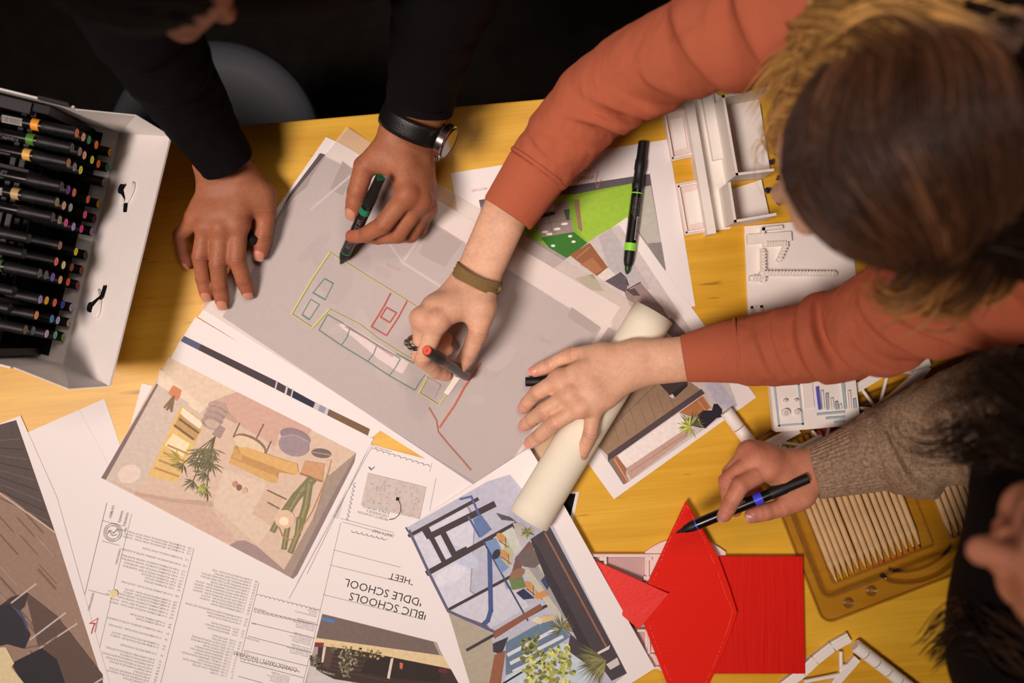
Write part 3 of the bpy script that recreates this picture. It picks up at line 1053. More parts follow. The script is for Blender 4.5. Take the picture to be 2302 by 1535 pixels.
for p, q, w in (((130, 465), (625, 200), 26), ((280, 470), (740, 240), 46), ((255, 410), (385, 660), 36), ((380, 455), (460, 610), 44), ((265, 735), (900, 385), 40),
                ((410, 1005), (860, 765), 22), ((550, 1295), (1160, 955), 22), ((230, 420), (265, 480), 24), ((105, 408), (150, 480), 10), ((460, 600), (540, 560), 30)):
    a.line(FRM, [p, q], w)
a.line((96, 96, 124), [(130, 430), (275, 740), (412, 1012), (740, 1160)], 20)
a.line((70, 90, 140), [(712, 520), (722, 1010), (700, 1080), (670, 1110)], 34)
a.line((84, 100, 150), [(500, 200), (580, 180), (680, 420), (640, 470), (560, 330)], 16)
a.poly((98, 124, 168), [(590, 350), (650, 310), (730, 420), (650, 480)])
a.line((60, 74, 110), [(670, 510), (990, 1080)], 12)
a.poly((200, 206, 196), [(740, 480), (880, 400), (950, 560), (800, 660)])
a.poly((120, 150, 190), [(680, 510), (760, 480), (860, 690), (800, 740)])
a.poly((186, 188, 150), [(830, 470), (890, 590), (860, 700), (800, 640)])
for x, y in ((800, 480), (820, 600), (1080, 880), (1000, 830)):
    a.ell((200, 150, 90), x, y, 45, 26, 40)
    a.line((130, 90, 60), [(x - 20, y + 20), (x + 50, y + 70)], 7)
    a.line((130, 90, 60), [(x + 30, y), (x + 30, y + 70)], 6)
a.ell((52, 50, 66), 762, 600, 26, 40, 30)
a.poly((110, 130, 80), [(850, 770), (950, 760), (980, 840), (880, 860)])
a.poly((196, 196, 176), [(960, 720), (1100, 680), (1300, 1040), (1240, 1090), (1120, 960)])
a.poly((158, 158, 160), [(990, 690), (1070, 690), (1290, 1060), (1260, 1070)])
# wood beam and lower windows
a.poly((140, 92, 70), [(735, 1165), (1080, 960), (1100, 990), (750, 1215)])
a.poly((60, 56, 66), [(735, 1250), (850, 1200), (800, 1330), (740, 1310)])
a.poly((150, 98, 70), [(750, 1330), (830, 1300), (780, 1640), (690, 1640)])
a.poly((104, 128, 150), [(830, 1240), (1150, 1060), (1300, 1200), (900, 1450), (830, 1480)])
for i in range(3):
    a.line((216, 222, 226), [(850 + i * 20, 1330 + i * 60), (1200 + i * 40, 1140 + i * 60)], 26)
a.poly((196, 214, 224), [(830, 1490), (1250, 1240), (1500, 1400), (1380, 1640), (800, 1640)])
a.line((40, 38, 50), [(810, 1540), (1220, 1290)], 14)
# people in the picture
a.line((120, 90, 78), [(1010, 540), (930, 640), (900, 750)], 60)
a.poly((112, 98, 96), [(900, 620), (980, 560), (1060, 570), (1090, 660), (1040, 700), (960, 690)])
a.ell((150, 110, 86), 915, 740, 60, 32, -25)
a.poly((44, 52, 84), [(905, 880), (960, 850), (1040, 920), (960, 930)])
a.poly((210, 150, 84), [(1030, 900), (1110, 860), (1140, 900), (1060, 930)])
a.poly((225, 215, 190), [(1010, 1080), (1060, 1050), (1120, 1080), (1080, 1110)])
a.poly((216, 190, 140), [(1090, 1050), (1180, 1040), (1200, 1070), (1100, 1100)])
a.poly((60, 72, 104), [(1085, 790), (1130, 740), (1170, 800), (1130, 860)])
a.poly((210, 120, 66), [(1260, 1100), (1310, 1090), (1320, 1130), (1280, 1150)])
# dark counter
a.poly((74, 66, 70), [(1010, 490), (1150, 400), (1710, 1465), (1600, 1520), (1470, 1340), (1060, 560)])
a.poly((58, 52, 58), [(1010, 490), (1060, 540), (1480, 1340), (1400, 1320), (1130, 800)])
a.line((150, 104, 80), [(1115, 445), (1560, 1270)], 14)
a.poly((226, 216, 210), [(1500, 1310), (1590, 1260), (1580, 1290), (1480, 1340)])
a.poly((70, 64, 70), [(1300, 1180), (1480, 1340), (1420, 1400), (1280, 1300)])
a.poly((212, 206, 206), [(1560, 1400), (1640, 1350), (1660, 1400), (1590, 1440)])
# upper right clutter
a.poly((90, 84, 84), [(760, 300), (860, 330), (900, 360), (800, 350)])
a.poly((190, 184, 180), [(880, 370), (960, 380), (990, 500), (930, 520)])
a.leaves((140, 146, 80), (985, 440), 14, 60, 0, 360, 7, 2)
a.leaves((110, 112, 70), (1240, 1140), 22, 120, 120, 400, 6, 22)
a.blobs((120, 126, 70), [(940, 1220), (1070, 1190), (1060, 1300), (960, 1330)], 18, 90, 11)
a.blobs((168, 172, 90), [(950, 1350), (1280, 1260), (1330, 1480), (1200, 1640), (960, 1560)], 24, 260, 12)
a.leaves((104, 104, 66), (1540, 1350), 46, 250, 95, 215, 6, 3)
a.leaves((134, 134, 86), (1560, 1370), 30, 200, 100, 200, 5, 33)
a.build(wp)

# ---- green room print
zg = 0.6
gp = sheet('green_room_print', [(1013, 389), (1502, 313), (1563, 688), (1080, 765)], zg,
           'photo print of a bright green room with pencil notes on its white margin', category='print')
a = Art(zg, (1000, 280), 0.3258)
a.poly((158, 152, 150), [(235, 520), (1415, 340), (1525, 1010), (350, 1190)])
a.poly((98, 94, 98), [(235, 520), (1415, 340), (1425, 425), (900, 520), (250, 570)])
a.poly((142, 186, 46), [(500, 500), (900, 480), (1290, 405), (1290, 640), (950, 850), (700, 840), (470, 700)])
a.poly((156, 200, 60), [(930, 500), (1290, 410), (1300, 620), (1000, 820), (940, 760)])
a.poly((120, 168, 36), [(540, 720), (640, 640), (670, 810), (600, 790)])
a.poly((128, 178, 40), [(855, 520), (895, 510), (915, 760), (885, 750)])
a.poly((152, 138, 132), [(640, 570), (850, 525), (890, 740), (760, 770), (660, 770), (640, 690)])
a.poly((50, 46, 44), [(650, 620), (760, 600), (760, 620), (640, 650)])
a.poly((196, 190, 184), [(690, 560), (760, 550), (760, 590), (700, 600)])
a.poly((60, 90, 50), [(820, 590), (860, 580), (860, 660), (840, 660)])
a.line((110, 100, 96), [(705, 560), (745, 760)], 4)
a.line((110, 100, 96), [(650, 690), (880, 650)], 3)
for x, y in ((825, 685), (775, 720), (690, 740), (720, 755)):
    a.ell((246, 240, 228), x, y, 24, 9, -6)
a.poly((150, 116, 90), [(890, 520), (925, 515), (950, 740), (920, 720)])
a.poly((52, 118, 40), [(660, 780), (890, 740), (1000, 830), (840, 920), (720, 850)])
for x, y in ((865, 770), (888, 808), (747, 836)):
    a.ell((226, 236, 200), x, y, 15, 9)
a.poly((190, 190, 176), [(1300, 440), (1420, 420), (1490, 810), (1400, 820), (1310, 700)])
a.poly((140, 136, 134), [(1400, 820), (1495, 815), (1525, 1000), (1480, 985)])
PN = (196, 96, 96)
a.text(PN, 'WHAT IF', (1030, 346), (-0.99, 0.13), 30)
a.text(PN, 'CHAL', (1005, 294), (-0.99, 0.13), 26)
a.text(PN, 'RECYCLED', (290, 432), (-0.985, 0.17), 16)
a.line((200, 120, 120), [(1060, 320), (1040, 400), (1052, 440), (1078, 380)], 5)
a.build(gp)

# ---- bench print under the hand and roll
zb = 1.0
bp_ = sheet('bench_print', [(1409, 488), (1700, 893), (1380, 1122), (1089, 717)], zb,
            'letter size print of a white bench with a plant, half under the paper roll', category='print')
a = Art(zb, (1280, 800), 0.2149)
c7 = lambda x, y: ((1000 + x * 0.3258 - 1280) / 0.2149, (280 + y * 0.3258 - 800) / 0.2149)
a.poly((206, 198, 194), [c7(1060, 760), c7(1200, 690), c7(1340, 880), c7(1700, 1420), (1640, 200), (1760, 520), (1650, 600), (580, 1345), (260, 910), (-500, 0), c7(700, 1030)])
# top end: cabinet, grey wall, chair
a.poly((188, 184, 184), [c7(1060, 770), c7(1150, 720), c7(1420, 1130), c7(1300, 1170), c7(1130, 1000)])
a.poly((150, 98, 62), [c7(860, 900), c7(1000, 815), c7(1125, 985), c7(1050, 1045)])
a.poly((172, 118, 80), [c7(935, 965), c7(1020, 915), c7(1090, 1000), c7(1040, 1030)])
a.line((196, 140, 96), [c7(905, 925), c7(1000, 845)], 8)
a.poly((226, 216, 208), [c7(1050, 1045), c7(1125, 985), c7(1180, 1040), c7(1100, 1080)])
a.poly((96, 88, 92), [c7(1105, 1080), c7(1210, 1020), c7(1265, 1090), c7(1250, 1160), c7(1200, 1135)])
a.line((60, 54, 58), [c7(1210, 1020), c7(1250, 1060), c7(1268, 1110)], 12)
a.poly((150, 128, 124), [c7(1240, 1160), c7(1350, 1090), c7(1500, 1260), c7(1600, 1420), c7(1300, 1300)])
a.poly((84, 72, 72), [c7(1250, 1140), c7(1310, 1130), c7(1350, 1180), c7(1300, 1180)])
a.line((60, 54, 58), [c7(1255, 1140), c7(1350, 1088)], 10)
a.poly((122, 108, 104), [c7(1500, 1400), c7(1560, 1330), c7(1700, 1480), c7(1600, 1500)])
a.poly((160, 160, 110), [c7(900, 1060), c7(1020, 1030), c7(1100, 1150), c7(1000, 1140)])
# lower half (concrete counter, dark band, white bench)
a.poly((152, 126, 100), [(-300, 300), (900, 280), (1250, 260), (1420, 390), (400, 1040), (265, 910), (-250, 350)])
for i in range(7):
    a.line((116, 92, 70), [(520 + i * 95, 900 - i * 62), (440 + i * 95, 640 - i * 52)], 5, False)
a.line((120, 98, 78), [(270, 905), (930, 280)], 7)
a.poly((66, 52, 52), [(935, 285), (1220, 240), (1240, 290), (1110, 430), (1060, 420)])
a.poly((220, 206, 196), [(1040, 420), (1080, 395), (1100, 430), (1085, 445)])
a.poly((40, 34, 38), [(1070, 390), (1230, 290), (1240, 310), (1110, 430)])
a.poly((82, 68, 72), [(400, 1030), (1380, 345), (1415, 390), (425, 1090), (405, 1110)])
a.poly((176, 116, 70), [(1150, 590), (1390, 420), (1480, 540), (1330, 650), (1230, 620)])
a.line((206, 150, 100), [(1345, 470), (1440, 590)], 12)
a.line((200, 160, 120), [(1395, 420), (1490, 550)], 10)
a.poly((240, 232, 226), [(500, 1045), (1145, 595), (1260, 740), (595, 1175)])
a.poly((196, 164, 148), [(595, 1175), (1250, 740), (1320, 780), (650, 1290), (620, 1240)])
a.line((158, 120, 104), [(590, 1240), (1260, 790)], 5)
a.poly((164, 112, 84), [(440, 1075), (500, 1045), (600, 1180), (590, 1240), (625, 1310), (575, 1340)])
a.line((216, 160, 120), [(470, 1080), (610, 1310)], 14)
a.poly((128, 118, 108), [(405, 1100), (440, 1075), (580, 1335), (565, 1345)])
a.poly((186, 186, 200), [(1420, 290), (1560, 250), (1750, 520), (1600, 560), (1530, 480)])
a.poly((36, 32, 42), [(1340, 620), (1400, 570), (1490, 570), (1510, 500), (1550, 500), (1600, 560), (1590, 640), (1540, 650), (1420, 760), (1380, 720)])
a.leaves((84, 92, 50), (1280, 730), 20, 170, 150, 380, 11, 5)
a.leaves((186, 196, 90), (1260, 740), 18, 150, 60, 300, 9, 8)
a.build(bp_)

# ---- thin tablet under the window print
zz = 0
b = MB()
pts = [W(*p, 0) for p in [(1215, 1098), (1302, 1105), (1288, 1172), (1200, 1160)]]
b.prism([(p.x, p.y) for p in pts], TZ, TZ + 0.00085)
tb = b.build('tablet', mat('tablet_rim', (226, 220, 214), 0.4, 0.5))
tagged(tb, 'black glass tablet corner poking out beside the paper roll', 'tablet')
b = MB()
pts = [W(*p, 0.9) for p in [(1215, 1104), (1294, 1110), (1282, 1164), (1200, 1154)]]
b.prism([(p.x, p.y) for p in pts], TZ + 0.00085, TZ + 0.00095)
b.build('screen', mat('dark_glass', (20, 18, 20), 0.15, 0.5), tb)

# ---- tracing paper: long sheet that ends in a roll
def trace_material():
    m = bpy.data.materials.new('tracing_paper')
    m.use_nodes = True
    nt = m.node_tree
    L = nt.links
    nt.nodes.remove(nt.nodes['Principled BSDF'])
    out = nt.nodes['Material Output']
    tr = nt.nodes.new('ShaderNodeBsdfTransparent')
    df = nt.nodes.new('ShaderNodeBsdfDiffuse')
    df.inputs['Color'].default_value = (*lin((236, 224, 214)), 1)
    mx = nt.nodes.new('ShaderNodeMixShader')
    n = nt.nodes.new('ShaderNodeTexNoise')
    n.inputs['Scale'].default_value = 1100
    tc = nt.nodes.new('ShaderNodeTexCoord')
    L.new(tc.outputs['Object'], n.inputs['Vector'])
    r = nt.nodes.new('ShaderNodeMapRange')
    r.inputs['To Min'].default_value = 0.28
    r.inputs['To Max'].default_value = 0.50
    L.new(n.outputs['Fac'], r.inputs[0])
    L.new(r.outputs[0], mx.inputs[0])
    L.new(tr.outputs[0], mx.inputs[1])
    L.new(df.outputs[0], mx.inputs[2])
    L.new(mx.outputs[0], out.inputs[0])
    return m


M_TRACE = trace_material()
RA, RB = W(1462, 704, 0), W(1188, 1158, 0)           # roll axis over the table (at table level)
RR = 0.0275
axd = Vector((RB.x - RA.x, RB.y - RA.y, 0))
axl = axd.length
axd.normalize()
perp = Vector((axd.y, -axd.x, 0))                   # towards the sheet (photo left)
if perp.x > 0:
    perp = -perp
far_a, far_b = W(780, 287, 3), W(450, 692, 2.2)
b = MB()
NL, NA, NW = 46, 40, 14
vs = []
prof_n = NL + NA
for j in range(NW + 1):
    s = j / NW
    foot = RA.lerp(RB, s)
    far = far_a.lerp(far_b, s) if False else far_a.lerp(far_b, s)
    tan = foot + perp * 0.004
    for i in range(NL + 1):
        t = i / NL
        p = far.lerp(tan, t)
        wv = 0.0011 * math.sin(t * 9 + s * 3) + 0.0009 * math.sin(s * 11 + t * 4)
        lift = 0.0022 + max(0, wv) * (1 - t) * (0.2 + t)
        if t < 0.06 and s < 0.12:
            lift += 0.006 * (1 - t / 0.06) * (1 - s / 0.12)
        vs.append((p.x, p.y, TZ + lift))
    for i in range(1, NA + 1):
        an = 2 * math.pi * 1.0 * i / NA * 1.9
        r = RR * (1 - 0.06 * i / NA)
        c = Vector((foot.x, foot.y, TZ + 0.0024 + RR))
        # sheet meets the roll underneath and winds away from the sheet, up and over
        p = c + (-perp) * (math.sin(an) * r) + Vector((0, 0, -math.cos(an) * r))
        vs.append((p.x, p.y, p.z))
row = NL + 1 + NA
fs = [[j * row + i, j * row + i + 1, (j + 1) * row + i + 1, (j + 1) * row + i] for j in range(NW) for i in range(row - 1)]
flat = [f for f in fs if f[0] % row < NL]
curl = [f for f in fs if f[0] % row >= NL]
trc = None
b = MB()
b.add(vs, flat)
trc = b.build('tracing_paper', M_TRACE, smooth='all')
tagged(trc, 'long sheet of translucent tracing paper with coloured plan sketch, rolled at one end', 'tracing paper')
# the wound end is many layers thick, so it reads as cream paper
b = MB()
b.add(vs, curl)
ro = b.build('roll', mat('cream_trace_roll', (246, 235, 212), 0.7, 0.2, sss=0.15), trc, smooth='all')
sm = ro.modifiers.new('thickness', 'SOLIDIFY')
sm.thickness = 0.0006

# sketch on the tracing paper
a = Art(3.6)
a6 = Art(3.6, (560, 530), 0.3582)
LIME, TEAL, REDP, CORAL = (206, 208, 128), (106, 166, 150), (208, 104, 88), (208, 112, 84)
def sk(col, pts, w):
    a6.line(col, pts, w * 0.8)
sk(LIME, [(505, 105), (400, 260), (265, 490)], 13)
sk(LIME, [(265, 490), (395, 578)], 7)
sk(LIME, [(395, 578), (500, 462)], 13)
sk(LIME, [(505, 105), (720, 240), (900, 350), (1075, 462)], 6)
sk(LIME, [(500, 458), (700, 560), (800, 640), (1040, 790)], 5)
sk(LIME, [(1115, 890), (1065, 985)], 15)
sk(LIME, [(1065, 985), (1190, 1062)], 7)
sk(LIME, [(1190, 1062), (1318, 890)], 11)
for q in ([(470, 268), (525, 300), (475, 402), (398, 358), (470, 268)], [(385, 398), (438, 432), (375, 528), (330, 495), (385, 398)]):
    sk(TEAL, q, 4)
sk(TEAL, [(470, 268), (525, 300)], 7)
sk(TEAL, [(398, 358), (475, 402)], 8)
sk(TEAL, [(330, 495), (375, 528)], 7)
TG = (124, 162, 154)
sk(TG, [(490, 495), (630, 575), (800, 685), (945, 770)], 5)
sk(TG, [(490, 495), (435, 592), (575, 688), (740, 788), (875, 878), (1038, 970)], 5)
for q in ([(630, 580), (610, 640), (575, 688)], [(800, 685), (780, 740), (740, 788)], [(945, 775), (915, 830), (875, 878)], [(1100, 875), (1060, 930), (1038, 970)]):
    sk(TG, q, 5)
sk((120, 170, 160), [(920, 740), (1030, 800)], 6)
sk(REDP, [(885, 362), (845, 440), (765, 570)], 9)
sk(REDP, [(765, 570), (862, 628)], 6)
sk(REDP, [(990, 408), (930, 520), (860, 625)], 9)
sk(REDP, [(860, 450), (922, 484), (880, 545), (822, 510), (860, 450)], 8)
sk(CORAL, [(1450, 805), (1420, 850), (1350, 950), (1290, 1060), (1195, 1200)], 13)
sk(CORAL, [(1128, 1080), (1175, 1160), (1185, 1230), (1250, 1310), (1330, 1400), (1390, 1470)], 6)
sk((214, 160, 168), [(600, 570), (740, 650), (900, 760)], 4)
sk((198, 176, 180), [(1120, 890), (1200, 938), (1160, 1020)], 3)
a6.poly((246, 240, 226), [(1290, 880), (1325, 895), (1250, 1000), (1222, 985)])
a6.build(trc, 'marker_sketch', mat('marker_ink', attr='Col', rough=0.7, spec=0.1))
# ------------------------------------------------------------------ double ended markers
ML = 0.170
M_CAPGREY = mat('marker_cap', (19, 18, 19), 0.5, 0.35)
M_BODY = mat('marker_barrel', (14, 13, 14), 0.22, 0.5)
M_SILVER = mat('silver_print', (165, 160, 158), 0.4, 0.5)
M_LABELW = mat('white_sticker', (225, 220, 214), 0.5, 0.3)


def lathe_mesh(name, prof, n, material):
    """prof: (x mm from tail, radius mm); axis +X"""
    b = MB()
    pts = [(x * 0.001, 0, 0) for x, r in prof]
    vs, fs = [], []
    for x, r in prof:
        for k in range(n):
            an = 2 * math.pi * k / n
            vs.append((x * 0.001, math.cos(an) * r * 0.001, math.sin(an) * r * 0.001))
    for i in range(len(prof) - 1):
        for k in range(n):
            fs.append([i * n + (k + 1) % n, i * n + k, (i + 1) * n + k, (i + 1) * n + (k + 1) % n])
    fs.append(list(range(n)))
    fs.append([(len(prof) - 1) * n + k for k in range(n)][::-1])
    b.add(vs, fs)
    return b.mesh(name, [material], smooth=35)


def ring_mesh(name, x0, x1, r, material, n=20):
    return lathe_mesh(name, [(x0, r - 1), (x0, r), (x1, r), (x1, r - 1)], n, material)


CAPPED = {'cap': lathe_mesh('cap', [(0, 5.2), (0.6, 5.9), (22, 6.2), (24, 6.8), (38, 7.0), (39.5, 6.7)], 20, M_CAPGREY),
          'barrel': lathe_mesh('barrel', [(39, 6.6), (128, 6.9), (130, 6.5)], 20, M_BODY),
          'far_cap': lathe_mesh('far_cap', [(130, 6.8), (146, 7.0), (148, 6.2), (169, 5.9), (170, 5.2)], 20, M_CAPGREY)}
WRITER = {'cap': lathe_mesh('cap', [(0, 5.4), (0.6, 6.0), (26, 6.3), (30, 7.0), (46, 7.2), (48, 6.8)], 20, M_CAPGREY),
          'barrel': lathe_mesh('barrel', [(47, 6.7), (62, 7.0), (128, 7.0), (146, 6.6)], 20, M_BODY),
          'nib_holder': lathe_mesh('nib_holder', [(144, 6.7), (150, 6.4), (158, 4.6), (160, 3.2), (163, 2.6)], 20, M_CAPGREY)}
_ink = {}


def inkmat(c):
    if c not in _ink:
        _ink[c] = mat('ink_%d_%d_%d' % c, c, 0.4, 0.4)
    return _ink[c]


def frame_matrix(a, d, up=(0, 0, 1)):
    x = Vector(d).normalized()
    y = Vector(up).cross(x).normalized()
    z = x.cross(y)
    m = Matrix((x, y, z)).transposed().to_4x4()
    m.translation = a
    return m


def child(name, me, parent, loc=None):
    o = bpy.data.objects.new(name, me)
    COL.objects.link(o)
    o.parent = parent
    return o


_disc = {}


def disc_mesh(c, r=4.9):
    if c not in _disc:
        _disc[c] = lathe_mesh('end_disc', [(-0.25, r - 0.5), (-0.25, r), (0.3, r)], 18, inkmat(tuple(min(255, int(v * 1.16)) for v in c)))
        # short printed tick
    return _disc[c]


def tick_mesh():
    b = MB()
    b.add([(-0.0003, -0.0022, -0.0006), (-0.0003, 0.0022, -0.0006), (-0.0003, 0.0022, 0.0004), (-0.0003, -0.0022, 0.0004)], [[0, 1, 2, 3], [3, 2, 1, 0]])
    return b.mesh('number_print', [mat('tick_ink', (40, 36, 38), 0.5, 0.3)])


TICK = tick_mesh()


def wrap_text(name, s, x, r, size, ang, material, flip=False):
    """text wrapped on the barrel, reading along the axis"""
    vs, fs = text_geo(s)
    w = max(v[0] for v in vs)
    out = []
    for tx, ty in vs:
        if flip:
            tx, ty = w - tx, -ty
        th = ang + (ty - 0.5) * size / r
        out.append((x + tx * size, math.cos(th) * (r + 0.00012), math.sin(th) * (r + 0.00012)))
    b = MB()
    b.add(out, fs)
    b.add(out, [f[::-1] for f in fs])
    return b.mesh(name, [material])


def barcode_mesh(name, x, r, ang, wlen=0.024, wid=0.009):
    b = MB()
    def patch(x0, x1, a0, a1, rr, mi):
        n = 6
        vs = []
        for i in range(n + 1):
            th = a0 + (a1 - a0) * i / n
            vs += [(x0, math.cos(th) * rr, math.sin(th) * rr), (x1, math.cos(th) * rr, math.sin(th) * rr)]
        fs = [[2 * i, 2 * i + 2, 2 * i + 3, 2 * i + 1] for i in range(n)]
        b.add(vs, fs, mi)
        b.add(vs, [f[::-1] for f in fs], mi)
    da = wid / r / 2
    patch(x, x + wlen, ang - da, ang + da, r + 0.0001, 0)
    rx = random.Random(4)
    q = x + 0.001
    while q < x + wlen - 0.001:
        w = rx.choice((0.0003, 0.0005, 0.0008))
        patch(q, q + w, ang - da * 0.75, ang + da * 0.6, r + 0.0002, 1)
        q += w + rx.choice((0.0004, 0.0006))
    return b.mesh(name, [M_LABELW, inkmat((30, 28, 30))])


BARCODE = barcode_mesh('barcode_sticker', 0.062, 0.0067, math.pi / 2 - 0.25)
BRAND = wrap_text('brand_print', 'PRISMACOLOR', 0.062, 0.0067, 0.0052, math.pi / 2 + 0.35, M_SILVER)
BRAND_F = wrap_text('brand_print', 'PRISMACOLOR', 0.060, 0.0067, 0.0052, math.pi / 2 - 0.1, M_SILVER, True)
SERIES = wrap_text('series_print', 'PREMIER', 0.066, 0.0067, 0.0026, math.pi / 2 - 0.75, M_SILVER)


def make_marker(a, d, label, color, parts, band=(42, 52, 6.85), ring=None, disc=True, name='marker', group=None, extra=(), nib=None, up=(0, 0, 1), dcol=None):
    root = thing(name, (0, 0, 0), label, 'marker', group)
    root.matrix_world = frame_matrix(a, d, up)
    for k, me in parts.items():
        child(k, me, root)
    if band:
        child('colour_band', ring_mesh('colour_band', band[0], band[1], band[2], inkmat(color)), root)
    if ring:
        child('colour_ring', ring_mesh('colour_ring', ring[0], ring[1], ring[2], inkmat(color)), root)
    if disc:
        child('end_disc', disc_mesh(dcol or color), root)
        child('number_print', TICK, root)
    if nib:
        child('nib', lathe_mesh('nib', [(162, 2.4), (166, 1.9), (169.5, 0.5), (170, 0.2)], 10, inkmat(nib)), root)
    for e in extra:
        child(e.name.split('.')[0], e, root)
    return root


# ------------------------------------------------------------------ marker case
BA, BB = W(270, 298), W(143, 818)                    # fold line of the drop front, on the table
rdir = (BB - BA).normalized()                        # along the fold (photo down)
ndir = Vector((rdir.y, -rdir.x, 0))                  # into the box (photo left)
if ndir.x > 0:
    ndir = -ndir
CASE_H, CASE_L, CT = 0.135, 0.215, 0.0022
case = thing('marker_case', (BA + BB) / 2 + ndir * CASE_L / 2, 'white cardboard marker case with its front flap folded open', 'marker case')
Z1 = Vector((0, 0, 1))


def slab(b, o, u, v, t):
    """parallelogram slab: corner o, edges u,v, thickness vector t"""
    p = [o, o + u, o + u + v, o + v]
    q = [x + t for x in p]
    n = u.cross(v)
    if n.dot(t) < 0:
        p, q = q, p
    b.box_pts([*p, *q])


b = MB()
slab(b, BA, BB - BA, ndir * CASE_L, Z1 * CT)
b.build('base', M_CARD, case)
b = MB()
slab(b, BA, ndir * CASE_L, Z1 * CASE_H, -rdir * CT)
b.build('side_wall', M_CARD, case)
b = MB()
slab(b, BB, ndir * CASE_L, Z1 * CASE_H, rdir * CT)
b.build('side_wall', M_CARD, case)
b = MB()
slab(b, BA + ndir * CASE_L, BB - BA, Z1 * CASE_H, ndir * CT)
b.build('back_wall', M_CARD, case)
# dark printed strip along the rim of the far wall
b = MB()
slab(b, BA + Z1 * (CASE_H - 0.002) - rdir * 0.0034 + ndir * 0.004, ndir * 0.036, Z1 * 0.008, rdir * 0.004)
b.build('rim_strip', M_BLACKP, case)
FL = 0.140
fdir = (-ndir * math.sin(math.radians(46)) + Z1 * math.cos(math.radians(46)))
fn = fdir.cross(rdir).normalized()
if fn.z < 0:
    fn = -fn
b = MB()
slab(b, BA, BB - BA, fdir * FL, -fn * CT)
flap = b.build('front_flap', M_CARD, case)
for base, sgn in ((BA, -1), (BB, 1)):
    # folded gusset between side wall and flap
    b = MB()
    top = base + Z1 * CASE_H * 0.97
    tip = base + fdir * FL
    mid = (top + tip) / 2 + rdir * sgn * 0.012 + (-ndir) * 0.012
    m2 = (top * 0.5 + base * 0.5 + tip * 0.0) + rdir * 0
    q = [base, top, top.lerp(mid, 0.6), mid, mid.lerp(tip, 0.6), tip]
    for k in range(1, len(q) - 1):
        b.add([q[0], q[k], q[k + 1]], [[0, 1, 2]])
    g = b.build('gusset', M_CARD, case)
    sm = g.modifiers.new('thickness', 'SOLIDIFY')
    sm.thickness = 0.0012
# slots + button closures on the flap
M_HOLE = mat('slot_dark', (12, 11, 12), 0.8, 0.1)


def flap_pt(px, py):
    """pixel -> point on the flap's inner face"""
    o = Vector((0, 0, TZ + H))
    d = (W(px, py) - o)
    t = (BA - o).dot(fn) / d.dot(fn)
    return o + d * t


for cy, (ex, ey), (hx, hy), slot in ((450, (290, 438), (281, 427), ((288, 448), (283, 477))), (680, (222, 683), (211, 692), ((234, 667), (239, 643)))):
    b = MB()
    c = flap_pt(ex, ey)
    u, v = rdir, fdir
    ang = math.radians(-35 if cy < 500 else 25)
    n = 22
    ring = []
    for i in range(n):
        t = 2 * math.pi * i / n
        x, y = 0.0185 * math.cos(t), 0.0095 * math.sin(t)
        ring.append(c + u * (x * math.cos(ang) - y * math.sin(ang)) + v * (x * math.sin(ang) + y * math.cos(ang)))
    lo = [p + fn * 0.001 for p in ring]
    hi = [p + fn * 0.0045 for p in ring]
    b.add(lo + hi, [list(range(n))[::-1], list(range(n, 2 * n))] + [[i, (i + 1) % n, n + (i + 1) % n, n + i] for i in range(n)])
    bt = b.build('closure_button', mat('closure_white', (240, 236, 228), 0.4, 0.4), flap, smooth=30)
    b = MB()
    p0, p1 = flap_pt(hx, hy) + fn * 0.0062, flap_pt(hx, hy)
    b.tube([p0 + fn * 0.0, p0 - fn * 0.003], [0.0062, 0.0066], 14)
    c2 = flap_pt(*slot[0])
    c3 = flap_pt(*slot[1])
    b.tube([p0 - fn * 0.001, c2 + fn * 0.003, c3 + fn * 0.0008], [0.0035, 0.0022, 0.0028], 8)
    b.build('cord', M_HOLE, flap, smooth=30)

# black rack inside the case
rack = MB()
TH = [117, 96, 75, 54, 33, 12]


def case_pt(s, back, h):
    """s: fraction along the fold from the far side, back: metres into the case"""
    p = BA.lerp(BB, s) + ndir * back
    return Vector((p.x, p.y, TZ + h * 0.001))


def rack_bar(s0, s1, b0, b1, h0, h1, nm, m=M_GREYP):
    b = MB()
    a0, a1, a2, a3 = case_pt(s0, b0, h0), case_pt(s1, b0, h0), case_pt(s1, b1, h0), case_pt(s0, b1, h0)
    b.prism([(p.x, p.y) for p in (a0, a1, a2, a3)], TZ + h0 * .001, TZ + h1 * .001)
    return b.build(nm, m, case)


for s0, s1 in ((0.014, 0.045), (0.955, 0.985)):
    rack_bar(s0, s1, 0.03, 0.205, 3, 128, 'rack_side', M_BLACKP)
for i, s in enumerate((0.275, 0.525, 0.775)):
    rack_bar(s - 0.012, s + 0.012, 0.045, 0.205, 3, 112, 'rack_divider', M_BLACKP)
for back in (0.055, 0.066, 0.135, 0.175):
    for hh in (106, 64, 22):
        rack_bar(0.03, 0.97, back, back + 0.006, hh - 3, hh, 'rack_rail')
rack_bar(0.02, 0.98, 0.02, 0.2, 2.4, 3.2, 'rack_floor', M_BLACKP)
for s, w, bk in ((0.03, 0.03, 0.03), (0.965, 0.03, 0.03)):
    rack_bar(s - 0.012, s + w, bk + 0.02, bk + 0.09, 119, 131, 'rack_handle')
for s in (0.27, 0.525):
    for bk in (0.085, 0.125):
        rack_bar(s - 0.02, s + 0.018, bk, bk + 0.012, 104, 118, 'rack_clip')

